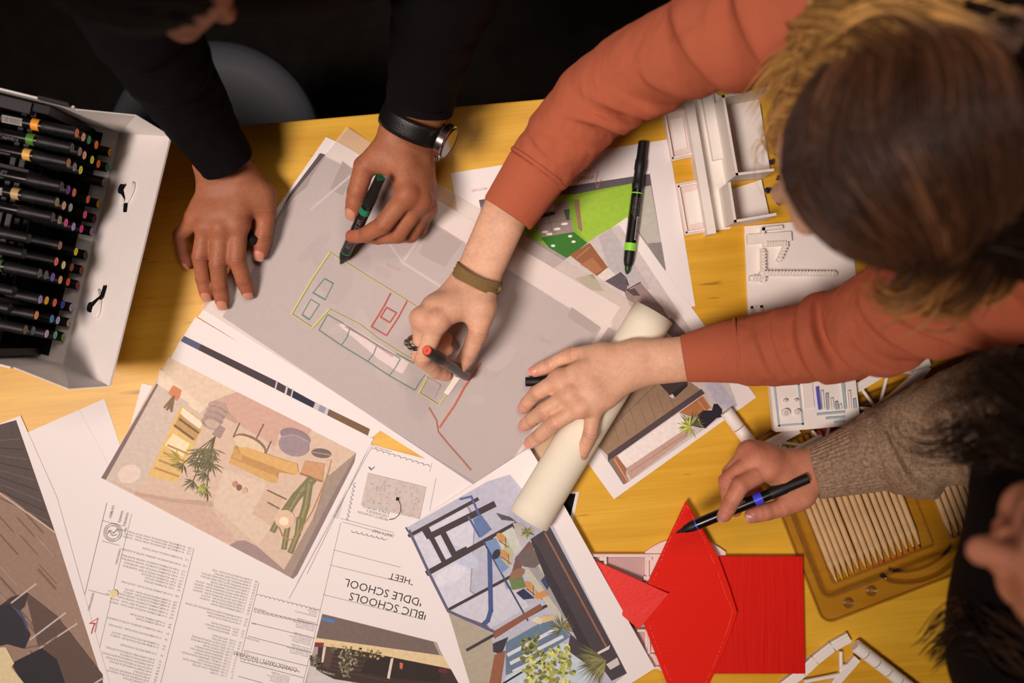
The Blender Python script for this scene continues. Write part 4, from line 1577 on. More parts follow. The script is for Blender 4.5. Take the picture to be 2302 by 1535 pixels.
O_, G_, LM, YL, CO, PK, MA, LV, GY, TN, BR, DK = ((222, 112, 40), (40, 140, 74), (196, 204, 60), (226, 168, 44), (222, 104, 84), (222, 160, 140), (206, 54, 130), (160, 130, 190),
                                                (130, 118, 118), (150, 126, 92), (130, 72, 50), (52, 46, 48))
NAMES = {O_: 'orange', G_: 'green', LM: 'lime', YL: 'amber', CO: 'coral', PK: 'pale pink', MA: 'magenta', LV: 'lavender', GY: 'grey', TN: 'tan', BR: 'brown', DK: 'near black'}
cA = lambda x, y: (x * 0.22805, 170 + y * 0.22805)
cB = lambda x, y: (x * 0.2411, 500 + y * 0.2411)
ends = []
def row(r, tf, items):
    for t, x, y, c in items:
        ends.append((r, t, *tf(x, y), c))
row(0, cA, [(0, 757, 565, O_), (1, 822, 605, PK), (2, 877, 633, G_), (3, 950, 682, O_), (5, 1083, 755, YL)])
row(1, cA, [(0, 710, 710, (58, 74, 50)), (1, 787, 748, GY), (2, 832, 785, PK), (3, 908, 830, LM), (4, 970, 870, O_), (5, 1056, 905, G_)])
row(2, cA, [(0, 675, 860, (182, 124, 66)), (1, 735, 900, GY), (2, 795, 930, LM), (5, 1024, 1052, (150, 130, 134))])
row(3, cA, [(0, 608, 1090, DK), (1, 673, 1125, (96, 52, 150)), (2, 731, 1152, CO), (4, 868, 1220, CO), (5, 970, 1264, YL)])
row(4, cA, [(0, 562, 1245, TN), (1, 630, 1280, PK), (2, 695, 1300, (150, 160, 146)), (4, 838, 1370, (214, 84, 108)), (5, 933, 1410, (76, 46, 52))])
row(5, cA, [(0, 522, 1395, DK), (1, 588, 1422, TN), (2, 650, 1450, MA), (3, 724, 1488, LV), (4, 803, 1510, MA), (5, 905, 1535, LV)])
row(6, cB, [(2, 560, 215, (150, 106, 84)), (4, 708, 272, (228, 204, 40)), (5, 800, 305, (86, 80, 78))])
row(7, cB, [(2, 525, 365, CO), (3, 592, 397, (222, 206, 128)), (4, 670, 418, BR), (5, 760, 445, (170, 78, 54))])
row(8, cB, [(0, 370, 475, (66, 84, 58)), (1, 430, 490, (72, 80, 100)), (2, 492, 510, (104, 78, 176)), (3, 563, 535, (222, 160, 104)), (4, 635, 555, (224, 84, 40)), (5, 725, 585, (150, 76, 70))])
row(9, cB, [(1, 375, 718, LV), (2, 434, 727, YL), (3, 510, 748, CO), (4, 587, 765, (56, 70, 170)), (5, 664, 792, (196, 190, 196))])
row(10, cB, [(1, 340, 865, (216, 140, 64)), (3, 483, 898, (52, 124, 190)), (4, 540, 912, (146, 176, 206)), (5, 640, 935, (176, 156, 134))])
row(11, cB, [(0, 237, 1000, (104, 78, 44)), (1, 308, 1010, (62, 70, 98)), (3, 435, 1038, (180, 160, 190)), (4, 515, 1050, (84, 170, 150)), (5, 590, 1068, (110, 160, 50))])
# four top-tier markers pushed further back, grey ends
for r, x, y in ((6, 66, 536), (7, 55, 571), (9, 34, 655), (10, 24, 694)):
    ends.append((r, 0, x, y, None))
ORD = ['first', 'second', 'third', 'fourth', 'fifth', 'sixth', 'seventh', 'eighth', 'ninth', 'tenth', 'eleventh', 'twelfth']
TIER = ['top tier', 'second tier down', 'third tier down', 'fourth tier down', 'fifth tier down', 'bottom tier']
NAMES.update({(58, 74, 50): 'dark green', (182, 124, 66): 'ochre', (150, 130, 134): 'mauve', (96, 52, 150): 'purple', (150, 160, 146): 'sage', (214, 84, 108): 'rose', (76, 46, 52): 'plum',
              (150, 106, 84): 'cocoa', (228, 204, 40): 'yellow', (86, 80, 78): 'dark grey', (222, 206, 128): 'cream', (170, 78, 54): 'brick', (66, 84, 58): 'olive', (72, 80, 100): 'slate',
              (104, 78, 176): 'violet', (222, 160, 104): 'peach', (224, 84, 40): 'red orange', (150, 76, 70): 'rust', (56, 70, 170): 'blue', (196, 190, 196): 'pale grey', (216, 140, 64): 'golden',
              (52, 124, 190): 'sky blue', (146, 176, 206): 'light blue', (176, 156, 134): 'beige', (104, 78, 44): 'umber', (62, 70, 98): 'navy', (180, 160, 190): 'lilac', (84, 170, 150): 'teal',
              (110, 160, 50): 'leaf green'})
mdir = Vector((-0.980, 0.199, 0))
TOPB = {0: (244, 160, 40), 1: (74, 130, 40), 2: (226, 176, 84), 4: (190, 158, 104), 8: (80, 120, 50)}
for r, t, x, y, c in ends:
    p = W(x, y, TH[t])
    nm = NAMES.get(c, 'black') if c else 'black'
    lab = '%s-ended black marker, %s of the case, %s row from the far side' % (nm, TIER[t], ORD[r])
    ex = []
    if t == 0:
        ex = {0: [BARCODE], 1: [BRAND_F, SERIES], 3: [BRAND, SERIES], 4: [BARCODE], 2: [SERIES]}.get(r, [])
    cc = c or DK
    bandc = TOPB.get(r, cc) if t == 0 else cc
    showband = (t == 0 and r in TOPB)
    make_marker(p, mdir, lab, bandc, CAPPED, band=(43, 52, 6.95) if showband else None, disc=c is not None, group='markers in the case', extra=ex, dcol=cc)

# ------------------------------------------------------------------ loose and held markers
def solve_end(tip, tip_h, end, length):
    a = W(*tip, tip_h)
    best = min(((abs((W(*end, h) - a).length - length), h) for h in np.arange(tip_h, 260, 1.0)))
    return a, W(*end, best[1])


def held_marker(tip, tip_h, end, label, color, nib, **kw):
    a, e = solve_end(tip, tip_h, end, ML)
    d = (a - e).normalized()
    return make_marker(a - d * ML, d, label, color, WRITER, nib=nib, up=(0.05, 0.0, 1), **kw), a, e


TXT1 = wrap_text('brand_print', 'PRISMACOLOR', 0.072, 0.007, 0.0062, math.pi / 2 - 0.15, M_SILVER)
TXT2 = wrap_text('series_print', 'PREMIER', 0.078, 0.007, 0.0036, math.pi / 2 + 0.75, M_SILVER)
hm_green = held_marker((765, 594), 3, (855, 399), 'black marker with teal green bands held over the sketch', (20, 130, 92), (24, 30, 28), band=(54, 64, 7.1), ring=(141, 142.5, 6.95), dcol=(36, 84, 56), extra=[TXT1, TXT2])
hm_red = held_marker((1060, 851), 3, (960, 788), 'black marker with coral red end cap drawing a red line', (190, 54, 48), (180, 40, 34), band=(60, 61.5, 7.1), ring=(140, 145, 6.9), dcol=(240, 84, 66))
hm_blue = held_marker((1519, 1198), 72, (1838, 1066), 'black marker with bright blue band pointing at the red model', (62, 70, 226), (24, 22, 24), band=(58, 68, 7.1), ring=(142, 143.5, 6.9), disc=False, extra=[TXT2])
# loose lime marker, brush end uncapped
LOOSE = {'cap': lathe_mesh('cap', [(0, 5.4), (0.6, 6.0), (22, 6.3), (25, 7.2), (36, 7.4), (38, 6.6), (52, 6.9), (53, 7.3), (60, 7.4), (61, 6.8)], 20, M_CAPGREY),
         'barrel': lathe_mesh('barrel', [(60, 6.8), (66, 7.0), (130, 7.3), (141, 7.1)], 20, M_BODY),
         'nib_holder': lathe_mesh('nib_holder', [(140, 6.9), (152, 6.5), (158, 5.2), (160, 4.0)], 20, M_CAPGREY)}
e0, t0 = W(1446, 318, 9), W(1410, 613, 6)
d = (t0 - e0).normalized()
FINE = []
for i in range(4):
    FINE.append(wrap_text('fine_print', 'ALCOHOL BASED DYE INK PERMANENT'[: 20 + 3 * i], 0.072, 0.0072, 0.0014, math.pi / 2 + 0.55 - 0.33 * i, M_SILVER))
FINE.append(barcode_mesh('barcode_sticker', 0.096, 0.0073, math.pi / 2 - 0.8, 0.03, 0.006))
lm = make_marker(e0, d, 'black marker with lime green bands lying loose on the green print', (140, 226, 60), LOOSE, band=(130, 140, 7.45), ring=(65.5, 67, 7.1), disc=False, extra=FINE)
child('nib', lathe_mesh('nib', [(158, 4.0), (164, 3.8), (168, 2.2), (170, 0.5)], 12, inkmat((26, 66, 30))), lm)
# marker seen end-on in the resting hand, and the cap end under the other person's hand
p = W(571, 543, 34)
make_marker(p, (-0.30, 0.34, -0.30), 'black marker seen end on between thumb and finger of the resting hand', (20, 19, 20), CAPPED, band=None, disc=False)
p = W(1181, 858, 17)
make_marker(p, (0.985, 0.02, 0.03), 'black capped marker pinned under the flat spread hand', (20, 19, 20), CAPPED, band=None, disc=False)

# ------------------------------------------------------------------ white architectural models
def walls(b, top_pts, h, thick=2.0, h0=0.0):
    """vertical wall along photo pixels given at its top height h (mm)"""
    P = [W(x, y, h) for x, y in top_pts]
    for p, q in zip(P[:-1], P[1:]):
        d = (q - p)
        d.z = 0
        d.normalize()
        b.bar(p - d * thick * 0.0005, q + d * thick * 0.0005, thick * 0.001, TZ + h0 * 0.001, TZ + h * 0.001)


def plate(b, pts, h, h0=0.0):
    P = [W(x, y, h) for x, y in pts]
    b.prism([(p.x, p.y) for p in P], TZ + h0 * .001, TZ + h * .001)


m1 = thing('building_model', W(1650, 380), 'white printed model of two open rooms and a long wall, beside the green print', 'model')
kk = 0.3843
C1 = lambda x, y: (1460 + x * kk, 130 + y * kk)
M_PINKW = mat('pinkish_clear_plastic', (232, 212, 204), 0.35, 0.4, sss=0.3)
for nm, q in (('tray', [(75, 310), (215, 288), (270, 575), (130, 605)]), ('tray', [(155, 735), (300, 708), (370, 1012), (210, 1040)])):
    b = MB()
    plate(b, [C1(*p) for p in q], 7, 0)
    t = b.build(nm, M_PINKW, m1)
    cx, cy = sum(p[0] for p in q) / 4, sum(p[1] for p in q) / 4
    inner = [(cx + (p[0] - cx) * 0.84, cy + (p[1] - cy) * 0.88) for p in q]
    b = MB()
    walls(b, [C1(*p) for p in inner + inner[:1]], 13, 2.2, 7)
    b.build('rim', M_PLA, t)
    inner = [(cx + (p[0] - cx) * 0.5, cy + (p[1] - cy) * 0.62) for p in q]
    b = MB()
    plate(b, [C1(*p) for p in inner], 9, 7)
    b.build('floor_panel', M_PLA, t)
b = MB()
plate(b, [C1(*p) for p in [(225, 262), (375, 200), (425, 230), (500, 960), (470, 1000), (385, 1010), (340, 1010)]], 3, 0)
b.build('base_plate', M_PLA, m1)
b = MB()
walls(b, [C1(232, 245), C1(362, 1005)], 26, 11, 0)
b.build('long_wall', M_PLA, m1)
b = MB()
walls(b, [C1(340, 215), C1(400, 560)], 14, 14, 0)
b.build('inner_kerb', M_PLA, m1)
for nm, q in (('room', [(432, 225), (512, 680), (722, 655)]), ('room', [(468, 735), (502, 955), (735, 915)])):
    b = MB()
    if q[0][0] == 432:
        walls(b, [C1(708, 172), C1(*q[0]), C1(*q[1]), C1(*q[2])], 62, 3.2, 0)
    else:
        walls(b, [C1(*q[0]), C1(*q[1]), C1(*q[2])], 60, 3.2, 0)
    rm = b.build('room_walls', M_PLA, m1)
    b = MB()
    f = [(440, 280), (640, 230), (705, 650), (510, 675)] if q[0][0] == 432 else [(475, 770), (655, 712), (700, 915), (500, 945)]
    plate(b, [C1(*p) for p in f], 8, 0)
    b.build('room_floor', M_PLA, rm)
for x, y in ((345, 330), (350, 375), (415, 690), (425, 760), (440, 800)):
    b = MB()
    plate(b, [C1(x, y), C1(x + 22, y - 6), C1(x + 30, y + 34), C1(x + 8, y + 40)], 5, 3)
    b.build('step', M_PLA, m1)

# second white model: plate with toothed rails
m2 = thing('site_model', W(1780, 610), 'white printed base plate with toothed rails, under the leaning head', 'model')
b = MB()
plate(b, [C1(*p) for p in [(555, 985), (1180, 930), (1230, 1560), (580, 1580)]], 4)
b.build('base_plate', M_PLA, m2)


def rail(p, q, h, thick, teeth, tname='tooth'):
    b = MB()
    walls(b, [C1(*p), C1(*q)], h, thick, 4)
    r = b.build('rail', M_PLA, m2)
    P, Q = W(*C1(*p), h), W(*C1(*q), h)
    d = (Q - P).normalized()
    n = Vector((-d.y, d.x, 0))
    for i in range(teeth):
        c = P.lerp(Q, (i + 0.5) / teeth)
        b = MB()
        b.bar(c - n * thick * 0.0007, c + n * thick * 0.0007, (Q - P).length / teeth * 0.5, c.z, c.z + 0.0022)
        b.build(tname, M_PLA, r)


rail((660, 1260), (1085, 1262), 15, 5, 22)
rail((600, 1290), (665, 1290), 13, 6, 4)
rail((665, 1130), (668, 1300), 14, 5, 9)
rail((680, 1090), (800, 1085), 14, 5, 8)
rail((800, 1090), (760, 1180), 12, 5, 5)
b = MB()
walls(b, [C1(600, 1060), C1(805, 1045)], 12, 12, 4)
b.build('block', M_PLA, m2)
b = MB()
walls(b, [C1(665, 1020), C1(668, 1000), C1(770, 990)], 16, 4, 4)
b.build('low_wall', M_PLA, m2)
b = MB()
walls(b, [C1(600, 1490), C1(600, 1460), C1(655, 1455), C1(660, 1500)], 9, 3, 4)
b.build('low_wall', M_PLA, m2)

# dark blue scatter of small tree models behind the rooms
M_NAVY = mat('navy_foam', (24, 20, 62), 0.7, 0.3)
for i, (x, y, r) in enumerate(((1736, 365, 7), (1727, 427, 8), (1750, 400, 6), (1752, 455, 7), (1762, 350, 7))):
    b = MB()
    c = W(x, y, 10)
    for k in range(7):
        q = c + Vector((RNG.uniform(-1, 1), RNG.uniform(-1, 1), RNG.uniform(-0.6, 0.8))) * r * 0.0003
        bm = bmesh.new()
        bmesh.ops.create_icosphere(bm, subdivisions=1, radius=r * 0.00035)
        b.add([v.co + q for v in bm.verts], [[v.index for v in f.verts] for f in bm.faces])
        bm.free()
    b.tube([(c.x, c.y, TZ), (c.x, c.y, c.z)], 0.0012, 6)
    o = b.build('tree_model', M_NAVY)
    tagged(o, 'tiny navy model tree, %s of those behind the white rooms' % ['topmost inner', 'third down, with ragged edge', 'second inner', 'lowest', 'nearest the forehead'][i], 'model tree', 'navy model trees')

# third model: small plate with discs and bars
C3 = lambda x, y: (1600 + x * 0.305, 760 + y * 0.305)
m3 = thing('furniture_model', W(1830, 910), 'white printed tray plate with discs and pale blue bars near the salmon sleeve', 'model')
b = MB()
plate(b, [C3(*p) for p in [(427, 330), (440, 322), (1050, 285), (1060, 295), (1098, 625), (1085, 640), (475, 692), (462, 680)]], 30, 18)
pl = b.build('plate', M_PLA, m3)
b = MB()
plate(b, [C3(*p) for p in [(580, 400), (960, 370), (985, 540), (605, 575)]], 18, 0)
b.build('foot', M_PINKW, m3)
M_PBLUE = mat('pale_blue_edge', (178, 196, 200), 0.5, 0.3)
b = MB()
q = [C3(*p) for p in [(462, 348), (640, 338), (672, 632), (497, 645)]]
walls(b, q + q[:1], 31.5, 2.2, 30)
b.build('outline', M_PBLUE, m3)
b = MB()
plate(b, [C3(*p) for p in [(672, 330), (740, 322), (758, 510), (690, 518)]], 33, 30)
b.build('block', M_PLA, m3)
for x, y, r in ((537, 462, 14), (615, 458, 12), (540, 550, 30), (627, 545, 22)):
    b = MB()
    c = W(*C3(x, y), 30)
    rr_ = r * 0.305 * S
    b.tube([(c.x, c.y, TZ + 0.030), (c.x, c.y, TZ + 0.036)], rr_, 20)
    dsk = b.build('disc', M_PLA, m3, smooth=40)
    b = MB()
    b.tube([(c.x, c.y, TZ + 0.036), (c.x, c.y, TZ + 0.0366)], rr_ * 0.68, 16)
    b.build('hole', M_PINKW, dsk, smooth=40)
M_BLUEB = mat('blue_bar', (84, 92, 200), 0.5, 0.3)
for i, (x0, y0, x1, y1) in enumerate(((782, 368, 800, 520), (815, 395, 826, 520), (852, 415, 860, 520), (888, 450, 895, 520), (922, 475, 928, 520), (950, 495, 954, 520),
                                     (970, 335, 990, 515), (1015, 395, 1025, 515), (1055, 455, 1060, 510))):
    b = MB()
    walls(b, [C3(x0, y0), C3(x1, y1)], 35, 2.4, 30)
    b.build('bar', M_BLUEB if i == 0 else (M_PBLUE if i % 2 == 0 else M_PLA), m3)
for x0, y0, x1, y1 in ((785, 562, 975, 545), (850, 592, 975, 582), (915, 620, 975, 613)):
    b = MB()
    walls(b, [C3(x0, y0), C3(x1, y1)], 33, 2.6, 30)
    b.build('bar', M_PBLUE, m3)
b = MB()
plate(b, [C3(*p) for p in [(1075, 560), (1100, 556), (1102, 575), (1078, 580)]], 28, 20)
b.build('tab', M_PLA, m3)


# trusses
def beam(b, pts, w, h0, h1):
    P = [W(x, y, h1) for x, y in pts]
    for p, q in zip(P[:-1], P[1:]):
        b.bar(p, q, w * 0.001, TZ + h0 * .001, TZ + h1 * .001)


def strut(b, p, q, r, h):
    b.tube([W(*p, h), W(*q, h)], r * 0.001, 8)


t1 = thing('truss_model', W(1900, 920), 'white printed truss frame crossing the pencil tray under the small plate', 'model')
for pts, w in (([C3(1060, 375), C3(1330, 215)], 11), ([C3(1585, 200), C3(1480, 330), C3(1360, 440), C3(1215, 545), C3(1080, 640)], 15), ([C3(350, 828), C3(640, 668)], 12), ([C3(600, 850), C3(820, 735)], 11)):
    b = MB()
    beam(b, pts, w, 10, 16)
    ch = b.build('chord', M_PLA, t1)
    b = MB()
    n = 0.35 * w
    beam(b, [(x - n, y - n) for x, y in pts], 1.2, 16, 17.5)
    b.build('lip', M_PLA, ch)
for p, q in (((1110, 380), (1215, 525)), ((1300, 250), (1232, 520)), ((1310, 235), (1472, 255)), ((1085, 515), (1215, 525)), ((520, 770), (670, 790)), ((512, 775), (478, 860)), ((738, 680), (800, 750)), ((865, 662), (835, 750))):
    b = MB()
    strut(b, C3(*p), C3(*q), 2.2, 14)
    b.build('strut', M_PLA, t1, smooth=40)
b = MB()
c = W(*C3(1520, 180), 22)
b.tube([c + Vector((-0.012, -0.004, -0.004)), c + Vector((0.012, 0.004, 0.004))], 0.009, 16)
b.build('end_knob', M_PLA, t1, smooth=40)
C4 = lambda x, y: (1660 + x * 0.2789, 1380 + y * 0.2789)
t2 = thing('truss_model', W(1820, 1500), 'white printed truss frame at the bottom edge beside the red square', 'model')
for pts, w in (([C4(895, 190), C4(760, 265), C4(620, 375), C4(520, 470), C4(360, 590)], 13), ([C4(960, 360), C4(760, 590)], 10)):
    b = MB()
    beam(b, pts, w, 0, 8)
    ch = b.build('chord', M_PLA, t2)
    b = MB()
    beam(b, [(x - 3, y - 3) for x, y in pts], 1.2, 8, 9.2)
    b.build('lip', M_PLA, ch)
for p, q in (((825, 300), (828, 470)), ((525, 545), (815, 488)), ((815, 430), (870, 415))):
    b = MB()
    strut(b, C4(*p), C4(*q), 2.6, 5)
    b.build('strut', M_PLA, t2, smooth=40)


def ribbed_rod(name, p, q, r, label, n=6):
    P, Q = W(*p, r), W(*q, r)
    root = thing(name, ((P.x + Q.x) / 2, (P.y + Q.y) / 2, TZ), label, 'model part')
    for i in range(n):
        b = MB()
        a0, a1 = P.lerp(Q, i / n), P.lerp(Q, (i + 1) / n - 0.012)
        b.tube([a0, a0.lerp(a1, 0.03), a0.lerp(a1, 0.97), a1], [r * .00094, r * .001, r * .001, r * .00094], 18)
        b.build('segment', M_PLA, root, smooth=40)
    return root


ribbed_rod('column_model', (1632, 924), (1720, 1040), 8.5, 'white segmented column rod lying on the bench print corner', 3)
ribbed_rod('column_model', (1922, 1450), (2075, 1568), 8.5, 'white segmented column rod at the bottom edge by the truss', 6)

# ------------------------------------------------------------------ red printed roof pieces on a pale box
C5 = lambda x, y: (1300 + x * 0.2834, 1100 + y * 0.2834)
box = thing('pale_box_model', W(1500, 1390), 'pale pink printed box with oval base under the red pieces', 'model')
M_PALE = mat('pale_pink_plastic', (236, 214, 206), 0.4, 0.4, sss=0.2)
b = MB()
c = W(*C5(850, 1000), 4)
pts = []
for i in range(72):
    t = 2 * math.pi * (i + 0.5) / 72
    x, y = 526 * math.cos(t), 526 * math.sin(t)
    if abs(x) <= 348:
        pts.append(C5(850 + x, 930 + y * 1.04))
P = [W(x, y, 5) for x, y in pts]
b.prism([(p.x, p.y) for p in P], TZ, TZ + 0.005)
b.build('oval_base', M_PALE, box)
b = MB()
plate(b, [C5(*p) for p in [(100, 520), (860, 520), (860, 1420), (100, 1420)]], 3)
b.build('box_floor', mat('box_floor_pink', (196, 160, 156), 0.5, 0.3), box)
for q in ([(100, 525), (860, 525)], [(100, 525), (100, 1420)], [(100, 1415), (640, 1415)], [(215, 540), (215, 590)], [(550, 545), (550, 740)], [(480, 1120), (580, 1120)], [(560, 1120), (560, 1420)], [(480, 1315), (600, 1315)]):
    b = MB()
    walls(b, [C5(*p) for p in q], 8.5, 3.4, 0)
    b.build('box_wall', M_PALE, box)
for x, y in ((190, 540), (550, 540), (540, 700)):
    b = MB()
    plate(b, [C5(x - 22, y - 10), C5(x + 35, y - 10), C5(x + 35, y + 25), C5(x - 22, y + 25)], 9, 5)
    b.build('corner_block', M_PALE, box)


def red_mat(name, col, ang, scale):
    m = bpy.data.materials.new(name)
    m.use_nodes = True
    nt = m.node_tree
    bs = nt.nodes['Principled BSDF']
    bs.inputs['Base Color'].default_value = (*lin(col), 1)
    bs.inputs['Roughness'].default_value = 0.48
    bs.inputs['Specular IOR Level'].default_value = 0.22
    tc = nt.nodes.new('ShaderNodeTexCoord')
    mp = nt.nodes.new('ShaderNodeMapping')
    mp.inputs['Rotation'].default_value = (0, 0, ang)
    mp.inputs['Scale'].default_value = scale
    nz = nt.nodes.new('ShaderNodeTexNoise')
    nz.inputs['Scale'].default_value = 1.0
    nz.inputs['Detail'].default_value = 2
    bp = nt.nodes.new('ShaderNodeBump')
    bp.inputs['Strength'].default_value = 0.6
    bp.inputs['Distance'].default_value = 0.0008
    L = nt.links
    L.new(tc.outputs['Object'], mp.inputs['Vector'])
    L.new(mp.outputs[0], nz.inputs['Vector'])
    L.new(nz.outputs['Fac'], bp.inputs['Height'])
    L.new(bp.outputs[0], bs.inputs['Normal'])
    return m


M_RED_H = red_mat('red_plastic_lined', (226, 26, 4), 0, (6, 900, 900))
M_RED_V = red_mat('red_plastic_ribbed', (214, 20, 4), 0, (150, 8, 8))
M_RED_D = red_mat('red_plastic_diagonal', (228, 44, 34), 0.5, (160, 300, 8))


def slab_px(name, pts, hs, thick, m, label, cat='model part', bevel=0.0006):
    """thin slab whose corners (photo px) lie at heights hs (mm, top face)"""
    top = [W(x, y, h) for (x, y), h in zip(pts, hs)]
    bot = [p - Z1 * thick * 0.001 for p in top]
    n = len(top)
    b = MB()
    a = sum(top[i].x * top[(i + 1) % n].y - top[(i + 1) % n].x * top[i].y for i in range(n))
    if a < 0:
        top, bot = top[::-1], bot[::-1]
    b.add(bot + top, [list(range(n))[::-1], list(range(n, 2 * n))] + [[i, (i + 1) % n, n + (i + 1) % n, n + i] for i in range(n)])
    o = b.build(name, m)
    tagged(o, label, cat)
    if bevel:
        bv = o.modifiers.new('edge', 'BEVEL')
        bv.width, bv.segments = bevel, 2
    return o


slab_px('roof_square', [C5(1020, 532), C5(1783, 532), C5(1802, 1462), C5(1010, 1462)], [10] * 4, 6, M_RED_V, 'ribbed red printed square lying right of the red pointed piece')
dm_pts = [C5(857, 95), C5(1110, 530), C5(1205, 790), C5(1262, 975), C5(1210, 1150), C5(1045, 1535), C5(960, 1700), C5(790, 1700), C5(700, 1530), C5(525, 1080), C5(555, 740)]
dmo = slab_px('roof_diamond', dm_pts, [16] * 11, 6, M_RED_H, 'long pointed red printed piece with stitched outline, centre of the red pieces')
st = MB()
inset = []
ccx, ccy = C5(880, 950)
seam = [C5(860, 125), C5(1000, 400), C5(1100, 640), C5(1170, 840), C5(1225, 960), C5(1190, 1090), C5(1100, 1330), C5(1010, 1535)]
seam2 = [C5(850, 130), C5(760, 320), C5(690, 480), C5(640, 620), C5(590, 740), C5(545, 1020), C5(590, 1150), C5(680, 1390), C5(740, 1535)]
rs = random.Random(2)
for sm_ in (seam, seam2):
    for p, q in zip(sm_[:-1], sm_[1:]):
        nd = max(2, int(math.hypot(q[0] - p[0], q[1] - p[1]) / 5))
        for i in range(nd):
            if rs.random() < 0.35:
                continue
            a0 = (p[0] + (q[0] - p[0]) * (i + .1) / nd, p[1] + (q[1] - p[1]) * (i + .1) / nd)
            a1 = (p[0] + (q[0] - p[0]) * (i + .75) / nd, p[1] + (q[1] - p[1]) * (i + .75) / nd)
            st.bar(W(*a0, 16.1), W(*a1, 16.1), 0.0004, TZ + 0.0158, TZ + 0.01615)
st_o = st.build('seam_stitching', mat('pale_red_seam', (240, 130, 110), 0.5, 0.3), dmo)
st_o['kind'] = 'stuff'
slab_px('roof_triangle', [C5(130, 560), C5(720, 828), C5(480, 1110), C5(300, 960)], [9.5, 21, 15, 11], 2.5, M_RED_D, 'rough red printed triangle tucked under the window print edge')

# ------------------------------------------------------------------ pencil set in a clear tray
def clear_plastic():
    m = bpy.data.materials.new('clear_plastic')
    m.use_nodes = True
    nt = m.node_tree
    nt.nodes.remove(nt.nodes['Principled BSDF'])
    out = nt.nodes['Material Output']
    tr = nt.nodes.new('ShaderNodeBsdfTransparent')
    tr.inputs[0].default_value = (0.92, 0.88, 0.84, 1)
    gl = nt.nodes.new('ShaderNodeBsdfGlossy')
    gl.inputs['Roughness'].default_value = 0.18
    lw = nt.nodes.new('ShaderNodeLayerWeight')
    lw.inputs['Blend'].default_value = 0.35
    mr = nt.nodes.new('ShaderNodeMapRange')
    mr.inputs['To Min'].default_value = 0.05
    mr.inputs['To Max'].default_value = 0.35
    mx = nt.nodes.new('ShaderNodeMixShader')
    L = nt.links
    L.new(lw.outputs['Facing'], mr.inputs[0])
    L.new(mr.outputs[0], mx.inputs[0])
    L.new(tr.outputs[0], mx.inputs[1])
    L.new(gl.outputs[0], mx.inputs[2])
    L.new(mx.outputs[0], out.inputs[0])
    return m


M_CLEAR = clear_plastic()
CP = lambda x, y: (1740 + x * 0.3224, 1040 + y * 0.3224)
tray = thing('pencil_tray', W(2060, 1080), 'clear plastic blister tray holding rows of wooden pencils', 'tray')
pu = Vector((0.366, 0.931))            # px direction of the pencils towards their points
pv = Vector((0.934, -0.358))           # px direction across the pencils


def tp(o, u, v):
    return (o[0] + pu.x * u + pv.x * v, o[1] + pu.y * u + pv.y * v)


TO = (1703, 1000)                      # far left corner of the tray
def rrect(u0, u1, v0, v1, r, n=6):
    pts = []
    for (cu, cv, a0) in ((u1 - r, v1 - r, 0), (u0 + r, v1 - r, 90), (u0 + r, v0 + r, 180), (u1 - r, v0 + r, 270)):
        for i in range(n + 1):
            t = math.radians(a0 + 90 * i / n)
            pts.append(tp(TO, cu + r * math.cos(t), cv + r * math.sin(t)))
    return pts


def loop_tube(pts, h, r, nm, n=8):
    b = MB()
    P = [W(x, y, h) for x, y in pts]
    b.tube(P + P[:2], r * 0.001, n, cap=False)
    return b.build(nm, M_CLEAR, tray, smooth='all')


b = MB()
P = [W(x, y, 1.2) for x, y in rrect(-20, 430, -8, 600, 26)]
b.prism([(p.x, p.y) for p in P], TZ + 0.0005, TZ + 0.0012)
b.build('tray_floor', M_CLEAR, tray)
loop_tube(rrect(-20, 430, -8, 600, 26), 2, 1.8, 'outer_rim')
loop_tube(rrect(0, 375, 16, 580, 18), 7, 3.4, 'inner_rim')
loop_tube(rrect(-2, 352, 44, 286, 6), 6, 1.2, 'well_rim')
loop_tube(rrect(-2, 352, 330, 560, 6), 6, 1.2, 'well_rim')
for u, v in ((405, 60), (398, 118)):
    b = MB()
    for k, (r, h) in enumerate(((11, 2.5), (8, 3.5), (5, 4.5))):
        P = [W(*tp(TO, u + r * math.cos(t), v + r * math.sin(t)), h) for t in np.linspace(0, 2 * math.pi, 18)]
        b.tube(P, 0.0009, 6, cap=False)
    b.build('snap_dimple', M_CLEAR, tray, smooth='all')
# finger notch at the near edge
b = MB()
P = [W(*tp(TO, 372 + 46 * math.sin(math.pi * i / 14) ** 0.6, 150 + 200 * i / 14), 4) for i in range(15)]
b.tube(P, 0.003, 8)
b.build('finger_notch', M_CLEAR, tray, smooth='all')
b = MB()
P = [W(*tp(TO, 365 + 26 * math.sin(math.pi * i / 14) ** 0.6, 172 + 150 * i / 14), 5) for i in range(15)]
b.tube(P, 0.0022, 8)
b.build('finger_notch', M_CLEAR, tray, smooth='all')

PWOOD = mat('pencil_wood', (214, 178, 128), 0.55, 0.3, noise=0.08, nscale=90)
PR = 3.75
pen_body = MB()
PLEN = 190.0
prof = [(0, 3.3), (0.6, PR), (26, PR)]


def pencil_part(nm, prof_, m):
    return lathe_mesh(nm, prof_, 14, m)


